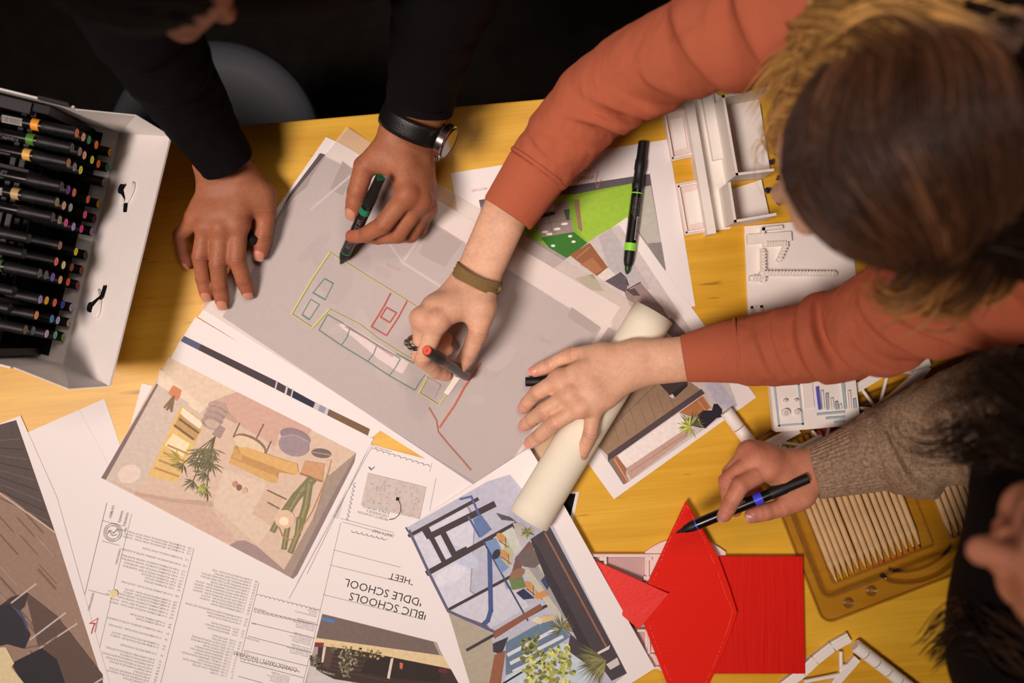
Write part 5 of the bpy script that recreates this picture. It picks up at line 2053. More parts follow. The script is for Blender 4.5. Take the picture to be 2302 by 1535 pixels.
P_SHAFT = pencil_part('shaft', [(25, PR), (PLEN - 24, PR), (PLEN - 6, 1.15)], PWOOD)
pcol = [('white', (232, 224, 214)), ('lemon', (232, 208, 40)), ('yellow', (226, 190, 30)), ('gold', (222, 160, 30)), ('ochre', (190, 120, 30)), ('orange', (232, 140, 30)), ('salmon', (226, 90, 70)), ('pink', (222, 80, 120)),
        ('magenta', (190, 30, 90)), ('tangerine', (232, 100, 30)), ('vermilion', (214, 50, 30)), ('rose', (206, 40, 70)), ('crimson', (190, 26, 46)), ('ruby', (150, 20, 36)), ('maroon', (90, 20, 26))]
tips = [(440, 835), (480, 820), (520, 805), (558, 785), (600, 768), (648, 752), (690, 740), (732, 725), (770, 705), (815, 690), (858, 672), (900, 655), (940, 632), (985, 618), (1025, 600)]
tips2 = [(1248, 530), (1291, 514), (1334, 497), (1376, 480), (1418, 462), (1461, 446), (1503, 430), (1545, 414), (1587, 398), (1629, 382), (1671, 366)]
pcol2 = [('sky', (50, 120, 180)), ('blue', (40, 60, 150)), ('navy', (34, 34, 100)), ('indigo', (40, 34, 90)), ('bright green', (20, 130, 60)), ('emerald', (16, 110, 62)), ('leaf', (30, 120, 50)), ('pine', (20, 84, 60)),
         ('dark teal', (20, 70, 70)), ('ink blue', (24, 40, 80)), ('violet red', (110, 24, 60))]
_pm = {}
for gi, (tl_, cl) in enumerate(((tips, pcol), (tips2, pcol2))):
    for i, ((x, y), (nm, c)) in enumerate(zip(tl_, cl)):
        tip = W(*CP(x, y), 5)
        d = Vector((pu.x, -pu.y, 0)).normalized()
        a0 = tip - d * (PLEN * 0.001)
        root = thing('pencil', (0, 0, 0), 'wooden pencil with %s dipped end, %s group in the clear tray' % (nm, 'left' if gi == 0 else 'right'), 'pencil', 'pencils in the clear tray')
        root.matrix_world = frame_matrix(a0, d)
        child('shaft', P_SHAFT, root)
        child('lead', pencil_part('lead', [(PLEN - 6.5, 1.25), (PLEN - 0.5, 0.35), (PLEN, 0.1)], inkmat(c)), root)
        child('dipped_end', pencil_part('dipped_end', [(0, 2.6), (1.2, PR), (25.4, PR + 0.05)], inkmat(c)), root)
# ------------------------------------------------------------------ people
def skin_material(name, rough=0.5):
    m = mat(name, attr='Col', rough=rough, spec=0.3, noise=0.07, nscale=260, sss=0.12)
    nt = m.node_tree
    b = nt.nodes['Principled BSDF']
    tc = nt.nodes.new('ShaderNodeTexCoord')
    v = nt.nodes.new('ShaderNodeTexVoronoi')
    v.inputs['Scale'].default_value = 700
    n = nt.nodes.new('ShaderNodeTexNoise')
    n.inputs['Scale'].default_value = 160
    n.inputs['Detail'].default_value = 4
    ad = nt.nodes.new('ShaderNodeMath')
    ad.operation = 'ADD'
    bp = nt.nodes.new('ShaderNodeBump')
    bp.inputs['Strength'].default_value = 0.35
    bp.inputs['Distance'].default_value = 0.0006
    L = nt.links
    L.new(tc.outputs['Object'], v.inputs['Vector'])
    L.new(tc.outputs['Object'], n.inputs['Vector'])
    L.new(v.outputs['Distance'], ad.inputs[0])
    L.new(n.outputs['Fac'], ad.inputs[1])
    L.new(ad.outputs[0], bp.inputs['Height'])
    L.new(bp.outputs[0], b.inputs['Normal'])
    return m


M_SKIN = skin_material('skin')
M_NAIL = mat('fingernail', attr='Col', rough=0.3, spec=0.45)


def w3(t):
    return np.array(W(t[0], t[1], t[2]))


def make_hand(sp, res=0.0013):
    """one continuous hand + wrist + forearm surface from joint landmarks"""
    fingers = {k: [(w3(j), j[3] * 0.001) for j in v] for k, v in sp['fingers'].items()}
    thumb = [(w3(j), j[3] * 0.001) for j in sp['thumb']]
    wi, wp = w3(sp['wi']), w3(sp['wp'])
    wr = sp['wr'] * 0.001
    fi, fp = w3(sp['fi']), w3(sp['fp'])
    fr = sp['fr'] * 0.001
    allp = [p for v in fingers.values() for p, _ in v] + [p for p, _ in thumb] + [wi, wp, fi, fp]
    lo = np.min(allp, axis=0) - 0.034
    hi = np.max(allp, axis=0) + 0.034
    G = Field(lo, hi, res)
    D = G.empty()
    # forearm and wrist
    for a, b_ in ((fi, wi), (fp, wp)):
        G.cone(D, a, b_, fr, wr, 0.014)
    G.cone(D, (fi + fp) / 2, (wi + wp) / 2, fr, wr * 0.95, 0.012)
    # metacarpals
    order = ['index', 'middle', 'ring', 'pinky']
    mcp = [fingers[k][0] for k in order]
    for q, t in zip(mcp, (0.12, 0.4, 0.64, 0.9)):
        s = wi * (1 - t) + wp * t
        G.cone(D, s, q[0], wr * 0.86, q[1] * 1.04, 0.014)
    for (p0, r0), (p1, r1) in zip(mcp[:-1], mcp[1:]):
        G.cone(D, p0 * 0.72 + wi * 0.28, p1 * 0.72 + wp * 0.28, r0 * 0.95, r1 * 0.95, 0.014)
        G.cone(D, p0, p1, r0 * 0.8, r1 * 0.8, 0.008)
    # palm pad (underside)
    if sp.get('pad', True):
        nrm = sp.get('palm', (0, 0, -1))
        c = np.mean([p for p, _ in mcp], axis=0) * 0.5 + (wi + wp) / 2 * 0.5 + np.array(nrm) * 0.006
        G.cone(D, (wi + wp) / 2 + np.array(nrm) * 0.003, c, wr * 0.8, wr * 0.9, 0.012)
    # thumb root, web
    G.cone(D, wi, thumb[0][0], wr * 0.8, thumb[0][1], 0.014)
    G.cone(D, thumb[0][0], mcp[0][0] * 0.5 + wi * 0.5, thumb[0][1], thumb[0][1] * 0.8, 0.014)
    G.cone(D, thumb[1][0] * 0.55 + thumb[0][0] * 0.45, mcp[0][0] * 0.6 + wi * 0.4, 0.008, 0.008, 0.012)
    chains = [thumb] + [fingers[k] for k in order]
    for ci, ch in enumerate(chains):
        E = G.empty()
        n = len(ch)
        for i in range(n - 1):
            (p0, r0), (p1, r1) = ch[i], ch[i + 1]
            # slimmer shaft between fuller joints
            m = (p0 + p1) / 2
            rm = (r0 + r1) / 2 * (0.955 if i < n - 2 else 1.0)
            G.cone(E, p0, m, r0, rm, 0.0015)
            G.cone(E, m, p1, rm, r1, 0.0015)
        D = smin(D, E, 0.0055 if ci else 0.009)
        # knuckle heads
    for (p, r) in mcp:
        up = np.array(sp.get('dorsal', (0, 0, 1)), dtype=float)
        G.cone(D, p + up * 0.002, p + up * 0.0021, r * 0.96, r * 0.96, 0.008)
    # tendon ridges on the back of the hand
    for q, t in zip(mcp, (0.2, 0.42, 0.62, 0.82)):
        s = wi * (1 - t) + wp * t
        up = np.array(sp.get('dorsal', (0, 0, 1)), dtype=float)
        G.cone(D, (s * 0.5 + q[0] * 0.5) + up * q[1] * 0.62, q[0] + up * q[1] * 0.62, 0.0028, 0.004, 0.008)
    V_, F_ = G.mesh(D)
    # drop the open end inside the sleeve if the forearm was cut by the grid: none, capsules are closed
    base = np.array(lin(sp['skin']))
    red = np.array(lin(sp['blush']))
    col = np.tile(base, (len(V_), 1))
    joints = [(p, r, w) for ch in chains for (p, r), w in zip(ch[1:], (0.35, 0.35, 0.75))] + [(p, r, 0.45) for p, r in mcp]
    for p, r, w in joints:
        d = np.linalg.norm(V_ - p, axis=1)
        k = np.clip(1 - (d - r * 0.9) / (r * 0.9), 0, 1)[:, None] * w
        col = col * (1 - k) + red * k
    col *= (1 + 0.14 * vnoise(V_[:, 0] * 90, V_[:, 1] * 90, 3) + 0.1 * vnoise(V_[:, 0] * 330, V_[:, 1] * 330 + V_[:, 2] * 200, 5))[:, None]
    # crease lines over the finger joints, their shade painted into the skin colour
    for ch in chains:
        for i in (1, 2):
            if i >= len(ch) - 1:
                continue
            p, r = ch[i]
            t = ch[i + 1][0] - ch[i - 1][0]
            t /= np.linalg.norm(t)
            rel = V_ - p
            ax = rel @ t
            near = (np.linalg.norm(rel, axis=1) < r * 1.5)
            for o in (-0.0028, -0.0006, 0.0018):
                k = np.exp(-((ax - o) / 0.0006) ** 2) * near * 0.28
                col *= (1 - k)[:, None]
    # fingernails: little curved plates
    nails = []
    for name, ch in [('thumb', thumb)] + [(k, fingers[k]) for k in order]:
        nz = sp.get('nails', {}).get(name, (0, 0, 1))
        if nz is None:
            continue
        (p0, r0), (p1, r1) = ch[-2], ch[-1]
        t = p1 - p0
        t /= np.linalg.norm(t)
        nz = np.array(nz, dtype=float)
        nz -= t * (nz @ t)
        nz /= np.linalg.norm(nz)
        side = np.cross(nz, t)
        ln = r1 * 0.95
        c = p1 + t * r1 * 0.18
        nu, nv = 11, 11
        nV, nF, nC = [], [], []
        nailc = np.array(lin(sp['nail']))
        for iu in range(nu):
            for iv in range(nv):
                x = (iu / (nu - 1) - 0.5) * 2
                y = (iv / (nv - 1) - 0.5) * 2
                k = 1 / max(1e-6, (abs(x) ** 4 + abs(y) ** 4) ** 0.25) * max(abs(x), abs(y)) if (x or y) else 1
                sx, sy = x * k, y * k
                th = sx * 0.80
                yy = sy * ln
                rr = r1 * (1.0 + 0.03 * (1 - sx * sx))
                drop = max(0, yy + r1 * 0.18) ** 2 / (2.6 * r1)
                nV.append(c + t * yy + side * (math.sin(th) * rr) + nz * (math.cos(th) * rr - drop))
                lun = 0.3 if sy > 0.72 else 0
                nC.append(nailc * (1 - lun) + np.array([0.75, 0.6, 0.5]) * lun * (0.6 if sp.get('dark') else 1.0))
        for iu in range(nu - 1):
            for iv in range(nv - 1):
                nF.append([iu * nv + iv, (iu + 1) * nv + iv, (iu + 1) * nv + iv + 1, iu * nv + iv + 1])
        nails.append((np.array(nV), nF, np.array(nC)))
    F0, W0 = (fi + fp) / 2, (wi + wp) / 2
    ax = (W0 - F0) / np.linalg.norm(W0 - F0)
    return V_, F_, col, nails, F0 + (W0 - F0) * 0.2, ax


def cut_near(bm, p, n, radius, keep_front):
    """cut a bmesh by a plane, only within radius of p"""
    p, n = Vector(tuple(p)), Vector(tuple(n))
    if radius:
        vs = {v for v in bm.verts if (v.co - p).length < radius}
        fs = [f for f in bm.faces if all(v in vs for v in f.verts)]
        es = {e for f in fs for e in f.edges}
        geom = list({v for f in fs for v in f.verts}) + list(es) + fs
    else:
        geom = bm.verts[:] + bm.edges[:] + bm.faces[:]
    bmesh.ops.bisect_plane(bm, geom=geom, dist=1e-5, plane_co=p, plane_no=n, clear_inner=keep_front, clear_outer=not keep_front)


def build_body(parent, hands, coarse, skin):
    """hands (fine) and the rest of the body (coarse) stitched at the forearms into ONE surface"""
    Vc, Fc, Cc = coarse
    parts = []
    for h in hands:
        parts.append(h[:3])
    bm = bmesh.new()
    lay = bm.verts.layers.float_color.new('Col')

    def load(V, F, C):
        vs = [bm.verts.new(tuple(p)) for p in V]
        for v, c in zip(vs, C):
            v[lay] = (c[0], c[1], c[2], 1)
        for q in (F if isinstance(F, list) else F.tolist()):
            try:
                bm.faces.new([vs[i] for i in q])
            except ValueError:
                pass

    load(Vc, Fc, Cc)
    for h in hands:
        cut_near(bm, h[4], h[5], 0.085, False)
    rings_c = []
    for h in hands:
        p, n = Vector(tuple(h[4])), Vector(tuple(h[5]))
        rings_c.append({e for e in bm.edges if e.is_boundary and (e.verts[0].co - p).length < 0.085 and abs((e.verts[0].co - p).dot(n)) < 1e-3})
    for h, rc in zip(hands, rings_c):
        before = set(bm.verts)
        bh = bmesh.new()
        lh = bh.verts.layers.float_color.new('Col')
        vs = [bh.verts.new(tuple(q)) for q in h[0]]
        for v, c in zip(vs, h[2]):
            v[lh] = (c[0], c[1], c[2], 1)
        for q in h[1].tolist():
            bh.faces.new([vs[i] for i in q])
        cut_near(bh, h[4] + h[5] * 0.002, h[5], None, True)
        tmp = bpy.data.meshes.new('tmp')
        bh.to_mesh(tmp)
        bh.free()
        bm.from_mesh(tmp)
        bpy.data.meshes.remove(tmp)
        p, n = Vector(tuple(h[4] + h[5] * 0.002)), Vector(tuple(h[5]))
        rh_ = [e for e in bm.edges if e.is_boundary and e.verts[0] not in before and (e.verts[0].co - p).length < 0.085 and abs((e.verts[0].co - p).dot(n)) < 1e-3]
        try:
            bmesh.ops.bridge_loops(bm, edges=list(rc) + rh_)
        except Exception as ex:
            print('bridge failed', ex, len(rc), len(rh_))
    org = world_loc(parent)
    for v in bm.verts:
        v.co -= org
    me = bpy.data.meshes.new('body')
    bmesh.ops.recalc_face_normals(bm, faces=bm.faces[:])
    bm.to_mesh(me)
    bm.free()
    me.materials.append(skin)
    me.polygons.foreach_set('use_smooth', [True] * len(me.polygons))
    o = bpy.data.objects.new('body', me)
    COL.objects.link(o)
    o.parent = parent
    for h in hands:
        for nV, nF, nC in h[3]:
            np_object('fingernail', nV, nF, M_NAIL, parent, nC)
    return o


def merge(parts):
    V_, F_, C_ = [], [], []
    o = 0
    for v, f, c in parts:
        V_.append(v)
        f = f if isinstance(f, list) else f.tolist()
        F_ += [[i + o for i in q] for q in f]
        C_.append(c)
        o += len(v)
    return np.vstack(V_), F_, np.vstack(C_)


def tube_surface(ctrl, n_rings, n_sides, disp=None, world=False, close=True):
    """garment tube: ctrl rows (px,py,h mm,r mm); disp(s metres, theta, r) -> metres outwards"""
    A = np.array([[*(c[:3] if world else W(c[0], c[1], c[2])), c[3] * 0.001] for c in ctrl])
    Q = catmull(A, n_rings)
    P_, R_ = Q[:, :3], Q[:, 3]
    T = np.gradient(P_, axis=0)
    T /= np.linalg.norm(T, axis=1)[:, None]
    up = np.array([0, 0, 1.0])
    Nn = up - T * (T @ up)[:, None]
    Nn /= np.linalg.norm(Nn, axis=1)[:, None]
    Bn = np.cross(T, Nn)
    s = np.concatenate([[0], np.cumsum(np.linalg.norm(np.diff(P_, axis=0), axis=1))])
    th = np.linspace(0, 2 * math.pi, n_sides, endpoint=False)
    SS, TH_ = np.meshgrid(s, th, indexing='ij')
    RR_ = np.repeat(R_[:, None], n_sides, 1)
    if disp is not None:
        RR_ = RR_ + disp(SS, TH_, s[-1])
    V_ = P_[:, None, :] + Nn[:, None, :] * (np.cos(TH_) * RR_)[..., None] + Bn[:, None, :] * (np.sin(TH_) * RR_)[..., None]
    V_ = V_.reshape(-1, 3)
    F_ = []
    for i in range(n_rings - 1):
        for k in range(n_sides):
            k2 = (k + 1) % n_sides
            F_.append([i * n_sides + k, i * n_sides + k2, (i + 1) * n_sides + k2, (i + 1) * n_sides + k])
    if close:
        F_.append([k for k in range(n_sides)][::-1])
    return V_, F_


def folds(items, amp_noise=0.0012, seed=1):
    """items: (s0 m, depth mm, width m, slope m, phase, angular centre, angular spread)"""
    def f(s, th, total):
        d = amp_noise * (vnoise(s * 55 + 3, th * 2.2 + 7 + s * 20, seed) + 0.5 * vnoise(s * 140, th * 5 + s * 60, seed + 1)) * 2
        for s0, dep, w, sl, ph, ac, asp in items:
            x = (s - s0 - sl * np.sin(th + ph)) / w
            da = np.angle(np.exp(1j * (th - ac)))
            env = np.exp(-(da / asp) ** 2)
            # cloth rolls up to a lip, then drops into a crease
            d = d + dep * 0.001 * env * np.exp(-(x / 2.3) ** 2) * -np.tanh(x * 3.0)
        return d
    return f


def strand_mesh(guides, n_per, spread, rad, root_c, tip_c, seed=0, rings=18, wave=0.0, mix=(0.35, 0.8), taper=0.35):
    """locks of hair: every guide (px,py,h) polyline carries n_per strands"""
    r = np.random.default_rng(seed)
    Vs, Fs, Cs = [], [], []
    o = 0
    rc, tc = np.array(lin(root_c)), np.array(lin(tip_c))
    ns = 4
    for g in guides:
        A = np.array([w3(p) for p in g])
        Q = catmull(np.hstack([A, np.zeros((len(A), 1))]), rings)[:, :3]
        T = np.gradient(Q, axis=0)
        T /= np.linalg.norm(T, axis=1)[:, None]
        t = np.linspace(0, 1, rings)
        ref = np.cross(T, [0.13, 0.21, 0.97])
        ref /= np.linalg.norm(ref, axis=1)[:, None]
        bi = np.cross(T, ref)
        gph, gfr = r.uniform(0, 6.28), r.uniform(6, 9)
        for _ in range(n_per):
            a, b_ = r.normal(0, 1, 2) * spread
            ph, fr = gph + r.normal(0, 0.35), gfr + r.normal(0, 0.4)
            prof = 0.55 + 0.6 * t + 0.25 * np.sin(t * 4 + ph)
            wv = wave * t * np.sin(t * fr + ph)
            cut = 1 - 0.25 * r.random()
            P_ = Q + ref * (a * prof + wv)[:, None] + bi * (b_ * prof + wv * 0.5)[:, None]
            # shorten
            idx = t * cut * (rings - 1)
            i0 = np.clip(idx.astype(int), 0, rings - 2)
            fr_ = (idx - i0)[:, None]
            P_ = P_[i0] * (1 - fr_) + P_[i0 + 1] * fr_
            rr = rad * (0.6 + 0.8 * r.random()) * np.clip(1 - (1 - taper) * t ** 2, 0.05, 1)
            rr[-1] *= 0.2
            for k in range(ns):
                an = 2 * math.pi * k / ns
                Vs.append(P_ + ref * (math.cos(an) * rr)[:, None] + bi * (math.sin(an) * rr)[:, None])
            m = np.clip((t - mix[0]) / (mix[1] - mix[0]), 0, 1)[:, None]
            c = (rc * (1 - m) + tc * m) * r.uniform(0.65, 1.3)
            Cs += [c] * ns
            for i in range(rings - 1):
                for k in range(ns):
                    k2 = (k + 1) % ns
                    Fs.append([o + k * rings + i, o + k2 * rings + i, o + k2 * rings + i + 1, o + k * rings + i + 1])
            o += ns * rings
    return np.vstack(Vs), Fs, np.vstack(Cs)


def head_frame(c, f):
    f = np.array(f, dtype=float)
    f /= np.linalg.norm(f)
    u = np.array([0, 0, 1.0]) - f * f[2]
    u /= np.linalg.norm(u)
    r = np.cross(f, u)
    return np.array(c), f, u, r


def make_body_rest(c, f, skin, scale, neck_to, arms, torso, hands, neck_r=0.05, res=0.0045):
    """head with face, neck, torso and arms down to the forearm cuts: one coarse implicit surface"""
    C_, f, u, r = head_frame(c, f)
    k = scale
    loc = lambda x, y, z: C_ + (r * x + f * y + u * z) * k
    pts = [loc(x, y, z) for x in (-.11, .11) for y in (-.13, .15) for z in (-.16, .13)] + [np.array(neck_to)]
    cones = []
    for ctrl, h in zip(arms, hands):
        P_ = [(w3(q), q[3] * 0.001) for q in ctrl] + [(h[4] + h[5] * 0.03, ctrl[-1][3] * 0.001)]
        cones += [(a[0], b_[0], a[1], b_[1]) for a, b_ in zip(P_[:-1], P_[1:])]
    cones += [(np.array(a), np.array(b_), ra, rb) for a, b_, ra, rb in torso]
    for a, b_, ra, rb in cones:
        pts += [a - ra, a + ra, b_ - rb, b_ + rb]
    G = Field(np.min(pts, axis=0) - 0.02, np.max(pts, axis=0) + 0.02, res)
    D = G.empty()
    D[:] = 0.1
    R = np.stack([r, f, u], axis=1)
    D = G.ellipsoid(D, loc(0, -0.012, 0.022), np.array([0.074, 0.092, 0.086]) * k, 0.001, R)
    D = G.ellipsoid(D, loc(0, 0.026, -0.035), np.array([0.058, 0.062, 0.075]) * k, 0.03, R)
    G.cone(D, loc(-0.03, 0.066, -0.085), loc(0.03, 0.066, -0.085), 0.022 * k, 0.022 * k, 0.03)      # chin
    G.cone(D, loc(-0.035, 0.074, 0.012), loc(0.035, 0.074, 0.012), 0.012 * k, 0.012 * k, 0.012)     # brow
    G.cone(D, loc(0, 0.086, 0.004), loc(0, 0.108, -0.036), 0.008 * k, 0.012 * k, 0.008)             # nose
    for s in (-1, 1):
        G.cone(D, loc(s * 0.010, 0.094, -0.040), loc(s * 0.012, 0.092, -0.042), 0.008 * k, 0.008 * k, 0.005)
        G.cone(D, loc(s * 0.042, 0.056, -0.03), loc(s * 0.036, 0.066, -0.034), 0.018 * k, 0.016 * k, 0.02)  # cheeks
        G.cone(D, loc(s * 0.076, -0.008, 0.004), loc(s * 0.074, -0.004, -0.03), 0.010 * k, 0.008 * k, 0.004)  # ears
        G.cone(D, loc(s * 0.031, 0.072, -0.005), loc(s * 0.031, 0.0725, -0.005), 0.0125 * k, 0.0125 * k, 0.003)  # eyes
    G.cone(D, loc(-0.018, 0.092, -0.062), loc(0.018, 0.092, -0.062), 0.006 * k, 0.006 * k, 0.006)
    G.cone(D, loc(-0.014, 0.090, -0.072), loc(0.014, 0.090, -0.072), 0.0065 * k, 0.0065 * k, 0.005)
    G.cone(D, loc(0, -0.02, -0.05), np.array(neck_to), neck_r, neck_r * 1.1, 0.03)
    for a, b_, ra, rb in cones:
        G.cone(D, a, b_, ra, rb, 0.02)
    V_, F_ = G.mesh(D)
    col = np.tile(np.array(lin(skin)), (len(V_), 1))
    rel = V_ - C_
    x, y, z = rel @ r / k, rel @ f / k, rel @ u / k
    lips = (np.abs(x) < 0.02) & (np.abs(z + 0.067) < 0.010) & (y > 0.085)
    col[lips] *= np.array([0.9, 0.6, 0.6])
    eyes = ((np.abs(x) - 0.031) ** 2 + (z + 0.005) ** 2 < 0.0068 ** 2) & (y > 0.07) & (y < 0.1)
    col[eyes] = np.array(lin((60, 44, 36)))
    return V_, F_, col


def lower_body(parent, hip, m_trouser, toe):
    """trousers to the floor and a pair of shoes; hip: world point, toe: direction the feet point"""
    d = Vector(toe).normalized()
    sd2 = Vector((-d.y, d.x, 0))
    g_ = garment_field([(hip + sd2 * 0.09 * s, Vector((hip.x, hip.y, 0.1)) + sd2 * 0.11 * s, 0.10, 0.062) for s in (-1, 1)], 0.012)
    np_object('trousers', g_[0], g_[1], m_trouser, parent)
    for s in (-1, 1):
        c = Vector((hip.x, hip.y, 0)) + sd2 * 0.11 * s + d * 0.06
        sh = []
        for t in np.linspace(0, 2 * math.pi, 22, endpoint=False):
            q = c + d * (0.145 * math.cos(t)) + sd2 * (0.05 * math.sin(t) * (1 + 0.15 * math.cos(t)))
            sh.append((q.x, q.y))
        b = MB()
        b.prism(sh, 0.0, 0.025)
        b.prism([(c.x - d.x * .01 + (x_ - c.x) * 0.9, c.y - d.y * .01 + (y_ - c.y) * 0.9) for x_, y_ in sh], 0.025, 0.055)
        b.prism([(c.x - d.x * .05 + (x_ - c.x) * 0.55, c.y - d.y * .05 + (y_ - c.y) * 0.55) for x_, y_ in sh], 0.055, 0.1)
        b.build('shoe', M_BLACKP, parent)


def garment_field(cones, res=0.007, k=0.05):
    P_ = [np.array(c[i]) for c in cones for i in (0, 1)]
    mr = max(max(c[2], c[3]) for c in cones)
    G = Field(np.min(P_, axis=0) - mr - 0.03, np.max(P_, axis=0) + mr + 0.03, res)
    D = G.empty()
    D[:] = 0.2
    for a, b_, ra, rb in cones:
        G.cone(D, a, b_, ra, rb, k)
    return G.mesh(D)


def cloth_mat(name, col, bscale=900, bump=0.5, noise=0.08, nscale=500, rough=0.9, sheen=0.3):
    return mat(name, col, rough, 0.15, noise=noise, nscale=nscale, bump=bump, bscale=bscale, sheen=sheen)


PI = math.pi
# =================================================================== person in black, far side of the table
p1 = thing('person', W(650, -120, 0) - Vector((0, 0, TZ)), 'person in black long sleeves leaning over the far edge, green marker in hand', 'person')
SK1, BL1, NL1 = (168, 108, 76), (166, 92, 70), (206, 142, 116)
handA = dict(skin=SK1, blush=BL1, nail=NL1, dark=True, wi=(548, 402, 40), wp=(480, 412, 36), wr=19, fi=(505, 335, 66), fp=(465, 345, 64), fr=21,
             fingers=dict(index=[(536, 504, 44, 12.5), (532, 582, 39, 11), (548, 630, 21, 10), (557, 655, 11, 8.8)],
                          middle=[(498, 512, 46, 12.5), (490, 594, 40, 11.2), (494, 644, 21, 10), (500, 678, 11, 9)],
                          ring=[(464, 508, 42, 12), (450, 577, 36, 10.5), (457, 627, 19, 9.6), (464, 660, 10, 8.6)],
                          pinky=[(440, 490, 36, 11), (406, 528, 29, 9.5), (412, 567, 15, 8.5), (421, 590, 9, 7.4)]),
             thumb=[(586, 440, 32, 16), (597, 480, 28, 13), (591, 532, 22, 11.8), (585, 566, 16, 10)], nails={'pinky': (-0.6, 0, 0.7)})
handB = dict(skin=SK1, blush=BL1, nail=NL1, dark=True, wi=(893, 296, 84), wp=(943, 318, 64), wr=20, fi=(925, 215, 104), fp=(975, 225, 90), fr=22,
             fingers=dict(index=[(914, 438, 94, 13), (860, 506, 80, 11), (822, 527, 64, 9.8), (792, 531, 56, 8.6)],
                          middle=[(943, 450, 80, 13), (893, 527, 54, 11), (850, 532, 40, 9.8), (824, 530, 34, 9)],
                          ring=[(955, 462, 60, 12.5), (922, 527, 30, 10.5), (882, 530, 19, 9.5), (852, 525, 15, 8.6)],
                          pinky=[(958, 470, 38, 11.5), (942, 518, 14, 9.5), (908, 520, 11, 8.5), (884, 516, 11, 7.5)]),
             thumb=[(862, 350, 84, 16), (820, 374, 82, 13.5), (802, 432, 72, 11.8), (794, 474, 62, 10.2)],
             nails={'index': None, 'middle': None, 'ring': None, 'pinky': None, 'thumb': (-0.35, -0.1, 0.9)}, palm=(0.35, 0.1, -0.9))
hc1 = W(300, -170, 470)
hA, hB = make_hand(handA), make_hand(handB)
rest = make_body_rest(hc1, (0.55, -0.45, -0.70), SK1, 1.05, W(480, -330, 380),
                      [[(240, -150, 330, 45), (370, 140, 190, 34), (430, 240, 125, 28), (470, 310, 85, 24)], [(1130, -300, 350, 45), (990, 20, 220, 36), (965, 130, 155, 28), (952, 190, 115, 24)]],
                      [(W(240, -150, 330), W(1130, -300, 350), 0.06, 0.06), (W(650, -300, 330), W(650, -900, 60), 0.11, 0.13)], [hA, hB])
build_body(p1, [hA, hB], rest, M_SKIN)
M_BLACKC = cloth_mat('black_jersey', (11, 10, 11), sheen=0.03)
fa = folds([(0.10, 3.0, 0.012, 0.02, 1.0, 0.4, 1.6), (0.16, 2.5, 0.010, 0.02, 2.0, -0.6, 1.5), (0.2, 2.0, 0.01, -0.015, 0.5, 0.8, 1.5)], 0.0012, 2)
sa = tube_surface([(240, -150, 330, 68), (300, 10, 265, 58), (370, 140, 190, 50), (430, 240, 125, 43), (488, 328, 80, 36), (512, 366, 64, 33.5)], 110, 56, fa)
sb = tube_surface([(1130, -300, 360, 72), (1040, -120, 290, 62), (990, 20, 220, 52), (965, 130, 155, 45), (950, 205, 112, 41), (944, 245, 100, 40)], 90, 56, fa)
q = [(W(240, -150, 330), W(1130, -300, 350), 0.08, 0.08), (W(650, -300, 330), W(650, -900, 60), 0.13, 0.16), (W(300, -200, 350), W(650, -300, 330), 0.09, 0.11)]
g = garment_field(q)
z3 = lambda v: np.zeros((len(v), 3))
v, f_, _ = merge([(sa[0], sa[1], z3(sa[0])), (sb[0], sb[1], z3(sb[0])), (g[0], g[1], z3(g[0]))])
np_object('sweater', v, f_, M_BLACKC, p1)
# short dark hair over the crown
C_, f, u, r = head_frame(hc1, (0.55, -0.45, -0.70))
G = Field(C_ - 0.16, C_ + 0.16, 0.004)
D = G.ellipsoid(G.empty(), C_ - f * 0.022 + u * 0.03, np.array([0.086, 0.094, 0.088]) * 1.05, 0.001, np.stack([r, f, u], axis=1))
hv, hf = G.mesh(D)
hv = hv + 0.004 * vnoise(hv[:, 0] * 160, hv[:, 1] * 160 + hv[:, 2] * 90, 4)[:, None] * (hv - C_) / 0.09
np_object('hair', hv, hf, mat('black_hair', (9, 7, 6), 0.75, 0.08, noise=0.4, nscale=300), p1)
lower_body(p1, W(650, -960, 60), cloth_mat('dark_trousers', (22, 20, 22), sheen=0.0), (0, -1, 0))

# wristwatch on the writing arm
Wc = np.array(W(928, 278, 88))
wa = np.array(W(918, 305, 75)) - np.array(W(950, 222, 97))
wa /= np.linalg.norm(wa)
side = np.cross(wa, [0, 0, 1.0])
side /= np.linalg.norm(side)
upv = np.cross(side, wa)
if upv[2] < 0:
    upv = -upv
if side[0] < 0:
    side = -side
b = MB()
nw, n_ = 6, 44
vs = []
for j in range(nw):
    for i in range(n_):
        t = 2 * PI * i / n_
        x = (j / (nw - 1) - 0.5) * 0.024
        e = 1.0 if 0 < j < nw - 1 else 0.985
        P_ = Wc + wa * x + side * (0.0385 * e * math.cos(t)) + upv * (0.0290 * e * math.sin(t))
        vs.append(P_)
b.add(vs, [[j * n_ + i, j * n_ + (i + 1) % n_, (j + 1) * n_ + (i + 1) % n_, (j + 1) * n_ + i] for j in range(nw - 1) for i in range(n_)])
strap = b.build('watch_strap', mat('black_leather', (16, 15, 15), 0.4, 0.5, bump=0.3, bscale=700), p1, smooth='all')
sm = strap.modifiers.new('thickness', 'SOLIDIFY')
sm.thickness = 0.0026
sm.offset = 1
